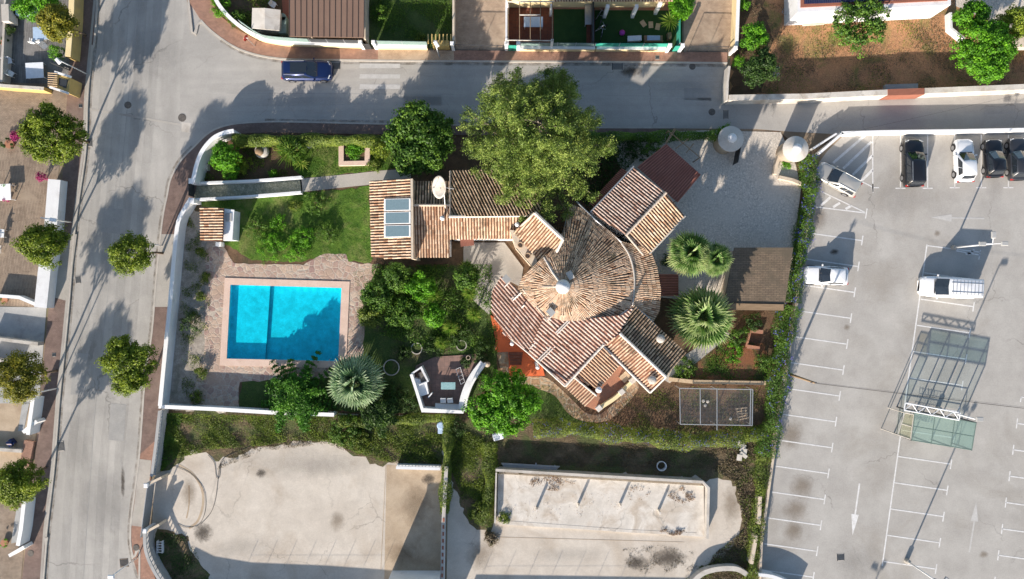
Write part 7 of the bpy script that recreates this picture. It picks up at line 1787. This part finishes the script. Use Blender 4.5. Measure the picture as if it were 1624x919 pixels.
def yucca(label, cx, cy, r_px, z, mat, k=60, base=None):
    c = P(cx, cy, z); b = P(*(base or (cx, cy))); r = thing('yucca', label, 'yucca', (b.x, b.y, 0)); R0 = r_px / S; o = Vector((c.x - b.x, c.y - b.y, z)); mb = MB(); mb.tube((0, 0, 0), o, .1, .08, 8); mb.build('trunk', M['bark'], r, local=True); g = MB()
    for i in range(k):
        a = i * 2.39996; el = math.radians(80 - 85 * (i / k)); L = R0 * rnd.uniform(.8, 1.1); d = Vector((math.cos(a) * math.cos(el), math.sin(a) * math.cos(el), math.sin(el))); sd = Vector((-math.sin(a), math.cos(a), 0)) * .035
        m_ = o + d * L * .55; tp = o + d * L - Vector((0, 0, .12 * L)); t_ = min(1, max(0, rnd.gauss(.5, .25))); n0 = len(g.v)
        g.v += [tuple(o), tuple(m_ + sd), tuple(tp), tuple(m_ - sd)]; g.t += [t_] * 4; g.f += [(n0, n0 + 1, n0 + 2), (n0, n0 + 2, n0 + 3)]
    g.build('crown', mat, r, local=True); return r
yucca('spiky dark yucca beside the green cloth fence', 1063, 34, 20, 1.2, M['leaf_yucca'], 70); spiky('bright yellow green palm-like tree at the last driveway', 1080, 10, 24, 2.6, 3, LB, 26, name='garden_tree')
yucca('yucca clump among the front garden bushes', 460, 240, 30, 1.7, M['leaf_yucca'], 90); yucca('small yucca at the edge of the front lawn', 478, 258, 16, .8, M['leaf_yucca'], 60)
# front garden bushes
bush('bush', 'bright green bush behind the curved corner wall', 354, 247, 27, 3.0, LB, 4200, .16); bush('bush', 'bright green low bush at the foot of the corner wall, nearer the ramp', 367, 268, 20, 1.2, LB, 1500, .15); bush('bush', 'olive bush beside the bright corner bush', 383, 262, 17, 1.0, LS, 1000, .13)
bush('bush', 'green bush around the yucca clump in the front garden', 462, 235, 26, 2.8, LF, 4000, .13); bush('bush', 'tiny green plant alone in the dark front bed', 433, 276, 8, .6, LB, 300); bush('bush', 'shrub between the square planter and the glossy tree', 604, 235, 20, 3.0, LS, 2600)
bush('bush', 'yellow green shrub under the edge of the glossy tree', 592, 262, 14, .7, LV, 700); bush('planter_plant', 'leafy plant filling the square beige planter', 562, 238, 17, .7, LB, 1500, .14, cat='plant')
# pool lawn bushes
for x, y, r_, h_, m_, l_ in ((500, 321, 26, .9, LF, 'round dark bush in the middle of the pool lawn'), (468, 325, 12, .5, LV, 'pale small bush on the upper pool lawn'), (442, 352, 16, .7, LB, 'small bush in the row across the pool lawn'), (408, 362, 22, .9, LF, 'dark bush next to the tiled pool shed'),
                         (430, 392, 30, 1.0, LB, 'low wide bush along the pool lawn edge'), (482, 376, 24, 1.1, LB, 'dense bush in the row before the pool terrace'), (470, 400, 20, .9, LB, 'bright bush at the pool terrace edge'), (518, 368, 22, .8, LF, 'dark bush at the far end of the lawn row'),
                         (300, 512, 20, 1.0, LD, 'dark shrub growing in the gravel strip beside the long white wall'), (318, 400, 10, .7, LV, 'weedy shrub below the pool shed'), (326, 440, 9, .6, LV, 'thin weedy shrub at the gravel edge'), (318, 470, 9, .6, LV, 'weedy shrub near the pool terrace corner'), (320, 590, 12, .8, LV, 'weedy shrub lower in the gravel strip'), (310, 630, 13, .8, LV, 'weedy shrub at the lower corner of the gravel strip')):
    bush('bush', l_, x, y, r_, h_, m_, int(55 * r_), .12)
# exotic planting between pool and villa
for x, y, r_, z, m_, l_ in ((600, 470, 30, 2.0, LF, 'dark leafy tree over the terrace corner of the pool'), (640, 495, 28, 1.9, LF, 'leafy tree in the middle of the courtyard planting'), (668, 456, 24, 2.3, LB, 'bright tree in the courtyard below the west wing'), (590, 500, 22, 1.6, LV, 'yellow tipped shrub tree beside the pool terrace'), (630, 440, 26, 2.2, LF, 'shaded tree right below the skylight wing'),
                         (740, 440, 22, 2.0, LF, 'dark tree beside the terrace arch'), (690, 500, 20, 1.8, LB, 'small bright tree in the courtyard centre')):
    tree('garden_tree', l_, x, y, r_, z, 1.2, (x, y + 3), m_, int(2.6 * r_), 46, .17, .34, lobes=5)
for x, y, r_, z, l_ in ((690, 470, 18, 1.9, 'spiky yellow green yucca in the courtyard planting'), (745, 465, 15, 1.7, 'spiky plant beside the white terrace edge'), (715, 520, 16, 1.4, 'spiky plant above the thin ring bed'), (752, 500, 15, 1.6, 'spiky plant at the corner of the orange patio'), (740, 425, 15, 1.7, 'spiky plant nearest the terrace arch'), (700, 545, 13, 1.0, 'low spiky plant above the barbecue tiles')): yucca(l_, x, y, r_, z, M['leaf_yucca'], 110)
for x, y, r_, h_, l_ in ((690, 548, 24, .8, 'dark low bush above the barbecue corner'), (730, 530, 26, .9, 'dark bush beside the thin ring bed'), (765, 560, 22, .9, 'dark bush between barbecue and orange patio'), (770, 605, 18, .9, 'dark bush behind the curved bench wall'), (628, 620, 24, .9, 'dark bush left of the barbecue walls'), (650, 640, 18, .9, 'dark bush at the lower barbecue wall'), (640, 560, 14, .5, 'small dark bush near the large ring'), (740, 575, 10, .5, 'small bush at the open edge of the barbecue tiles')): bush('bush', l_.replace('left of', 'beside'), x, y, r_, h_, LD, int(50 * r_), .13)
# shady corner behind the villa and the garden below the store
for x, y, r_, h_, m_, l_ in ((960, 250, 28, 1.2, LD, 'dark bush in the shade of the pine, by the street hedge'), (1010, 238, 24, 1.0, LD, 'dark creeper bush beside the pergola beams'), (1035, 232, 20, 2.6, LF, 'bush overhanging the corner of the red sheet roof'), (1150, 210, 14, 1.6, LB, 'bright bush leaning on the villa side turret'),
                         (1247, 262, 9, 1.0, LB, 'bright bush right below the cream roofed turret'), (1172, 535, 20, 1.2, LF, 'dark bush beside the big straw skirted palm'), (1165, 560, 20, .9, LB, 'green bush below the big palm'), (1195, 512, 18, 1.2, LD, 'dark bush under the edge of the store roof'), (1210, 575, 16, 1.2, LF, 'bush beside the brick edged planter'),
                         (1085, 585, 22, .5, M['leaf_grass'], 'grassy clump at the corner of the tiled roof'), (1075, 495, 14, 1.0, LD, 'dark bush between canopy and palms'), (1060, 415, 13, 1.0, LD, 'dark bush behind the fan roof'), (350, 12, 20, .9, LB, 'spiky green plants inside the curved cream wall'), (375, 30, 16, .9, LF, 'dark plants beside the white shed'), (600, 20, 16, .8, LF, 'dark bush on the fenced rough lawn'), (665, 62, 10, .8, LV, 'bush beside the slatted meter hut'),
                         (1196, 690, 16, .9, LV, 'dry green bush beside the rubble'), (760, 812, 20, .9, LV, 'creeper bush at the corner of the pale platform'), (800, 822, 12, .5, LV, 'small creeper on the platform corner'), (780, 855, 14, .4, M['leaf_dry'], 'dry twig heap at the platform corner')):
    bush('bush', l_, x, y, r_, h_, m_, int(50 * r_), .13)
for x, y, l_ in ((66, 282, 'magenta bougainvillea at the head of the blue white wall'), (24, 216, 'magenta bougainvillea at the corner of the brown drive')): bush('bougainvillea', l_, x, y, 9, 1.3, M['petal_pink'], 500, .11)
# hedges and creepers
hedge('street_hedge', 'long clipped hedge between the cross street pavement and the front garden', [(380, 227), (440, 226), (520, 226), (612, 227)], .95, 1.9, LV, 26000, leaf=.16)
hedge('street_hedge', 'dark hedge in the shade between pine and entrance turret', [(930, 222), (1000, 220), (1070, 219), (1140, 218)], .9, 1.7, LF, 9000)
hedge('flowering_hedge', 'tall hedge with blue flowers along the car park edge beside the driveway', [(1276, 250), (1281, 300), (1270, 370), (1258, 430), (1252, 480)], 1.5, 1.5, LF, 11000, flowers=M['petal_blue'], nf=130)
hedge('flowering_hedge', 'wide flowering hedge along the car park below the garden store', [(1250, 485), (1236, 540), (1232, 600), (1222, 660), (1212, 720)], 2.0, 1.5, LF, 13000, flowers=M['petal_blue'], nf=90)
hedge('creeper_hedge', 'ragged creeper hedge at the lower end of the car park edge', [(1210, 715), (1204, 770), (1198, 830), (1190, 900), (1185, 960)], 1.3, 1.1, LV, 8000)
hedge('flowering_hedge', 'curving hedge with pale blue flowers below the lower garden', [(845, 678), (900, 676), (960, 684), (1020, 690), (1080, 698), (1140, 694), (1205, 684)], 1.55, 1.6, LV, 15000, flowers=M['petal_blue'], nf=200, fsize=.08)
hedge('creeper_hedge', 'creeper covered wall between the two yards', [(712, 655), (712, 700), (709, 750), (706, 810)], 1.0, 1.5, LV, 7500)
hedge('creeper_hedge', 'leafy creeper beside the end of the pale platform', [(776, 700), (778, 750), (774, 800), (766, 830)], 1.3, .9, LV, 6500)
hedge('creeper_hedge', 'yellow green creeper on the wall between pool garden and weedy yard', [(540, 668), (600, 668), (650, 664), (700, 662)], .9, 1.0, LV, 5500)
scatter('twigs', 'dark dry twigs scattered over the lower yard beside the curved wall', [(985, 872), (1040, 862), (1100, 876), (1110, 905), (1000, 912)], 1500, .06, .13, M['leaf_dry'], 'twigs', thr=.15, freq=3.0, aspect=.2)
bush('bush', 'dark shrub at the top of the mossy terrace wall', 17, 18, 12, 1.4, LD, 800); bush('bush', 'dark shrub halfway along the mossy terrace wall', 14, 48, 9, 1.2, LD, 600)
# grass, weeds and ground cover
grass = M['leaf_grass']
scatter('lawn_grass', 'bright mown grass of the pool lawn', [(322, 318), (475, 307), (585, 298), (588, 416), (548, 412), (400, 412), (352, 384), (356, 335)], 26000, .07, .085, grass, 'grass', aspect=.3, thr=-.6, freq=2.2)
scatter('lawn_grass', 'grass of the front garden lawn around the square planter', [(470, 226), (535, 226), (535, 266), (590, 266), (590, 226), (625, 224), (630, 268), (480, 281)], 9000, .10, .09, grass, 'grass', aspect=.3)
scatter('lawn_grass', 'shaded courtyard grass between pool and barbecue', [(560, 430), (760, 420), (790, 600), (740, 570), (655, 650), (385, 646), (382, 608), (560, 592), (575, 520)], 16000, .08, .09, M['leaf_grass'], 'grass', aspect=.3, thr=-.3)
scatter('lawn_grass', 'grass under the bright tree along the flowering hedge', [(805, 606), (880, 612), (935, 665), (960, 690), (850, 690)], 6000, .09, .09, grass, 'grass', aspect=.3)
scatter('weeds', 'green creeping weeds above the concrete yard', [(262, 656), (700, 664), (700, 735), (630, 734), (600, 730), (560, 715), (520, 700), (470, 698), (420, 706), (340, 712), (270, 730), (258, 735)], 30000, .38, .12, LV, 'weeds', thr=-.15, freq=1.4)
scatter('weeds', 'dry brown stalks at the edge of the weedy yard', [(300, 700), (360, 712), (345, 745), (420, 715), (520, 704), (600, 735), (640, 735), (640, 700), (560, 690), (380, 685)], 9000, .22, .12, M['leaf_dry'], 'weeds', thr=0, freq=1.8, aspect=.25)
scatter('weeds', 'dark weeds behind the pale platform', [(800, 700), (1160, 712), (1140, 745), (800, 735)], 9000, .16, .11, M['leaf_dry'], 'weeds', thr=-.3, freq=1.6, aspect=.35)
scatter('weeds', 'dark green weeds between the yard wall and the platform creeper', [(716, 680), (770, 690), (765, 820), (745, 825), (716, 745)], 9000, .28, .12, LV, 'weeds', thr=-.1)
scatter('weeds', 'brown and green weeds at the lower end of the car park hedge', [(1150, 700), (1212, 700), (1190, 919), (1110, 930), (1130, 880), (1180, 840), (1165, 765), (1130, 745)], 13000, .25, .12, M['leaf_dry'], 'weeds', thr=-.2)
scatter('weeds', 'green tufts among the brown weeds by the car park hedge', [(1150, 700), (1212, 700), (1190, 919), (1060, 940), (1130, 880), (1180, 840), (1165, 765)], 7000, .3, .12, LV, 'weeds', thr=.25, freq=2.4)
scatter('weeds', 'dark weeds inside the curved yard wall', [(250, 842), (300, 852), (325, 905), (340, 940), (265, 940), (244, 880)], 3500, .22, .11, LD, 'weeds', thr=.0, freq=2)
scatter('weeds', 'dark green growth below the balustrade at the top of the yard', [(258, 655), (290, 655), (282, 725), (256, 748)], 4500, .4, .12, LF, 'weeds', thr=-.4)
scatter('weeds', 'straggling weeds along the gravel strip', [(300, 340), (330, 390), (335, 450), (325, 640), (290, 645), (285, 500)], 6500, .22, .10, LV, 'weeds', thr=.35, freq=2.2)
scatter('weeds', 'green growth on the red soil below the palms', [(1060, 602), (1090, 572), (1140, 540), (1215, 545), (1218, 603)], 7000, .18, .10, grass, 'weeds', thr=.3, freq=1.3)
scatter('weeds', 'sparse weeds on the brown soil around the wire run', [(965, 662), (1000, 628), (1068, 612), (1222, 614), (1215, 685), (1000, 685)], 6000, .12, .09, LV, 'weeds', thr=.15, freq=1.5)
scatter('weeds', 'dry and green tufts over the dry garden', [(1180, 5), (1500, 12), (1624, 60), (1624, 135), (1165, 150)], 16000, .10, .10, M['leaf_dry'], 'grass', thr=.05, freq=.9)
scatter('weeds', 'green patches in the dry garden', [(1180, 5), (1500, 12), (1624, 60), (1624, 135), (1165, 150)], 9000, .10, .10, M['leaf_vine'], 'grass', thr=.45, freq=.8)
scatter('weeds', 'leafy growth on the fenced rough lawn', [(584, 0), (718, 0), (718, 62), (584, 60)], 8000, .14, .10, grass, 'grass', thr=-.1)
scatter('weeds', 'plants in the dark garden around the white shed', [(345, 0), (440, 0), (455, 60), (415, 55), (375, 38)], 3500, .25, .12, LV, 'weeds', thr=.1)
scatter('weeds', 'dark undergrowth below the pine', [(930, 218), (1050, 218), (1000, 262), (935, 330), (900, 300)], 5000, .35, .14, LD, 'undergrowth', thr=-.3)
scatter('weeds', 'leafy undergrowth round the courtyard planting', [(590, 420), (780, 420), (790, 560), (700, 560), (600, 530)], 9000, .5, .16, LF, 'undergrowth', thr=-.1)
scatter('weeds', 'plants under the bushes in the front bed', [(330, 230), (470, 225), (478, 278), (322, 286)], 3200, .25, .12, LV, 'weeds', thr=.3, freq=2)
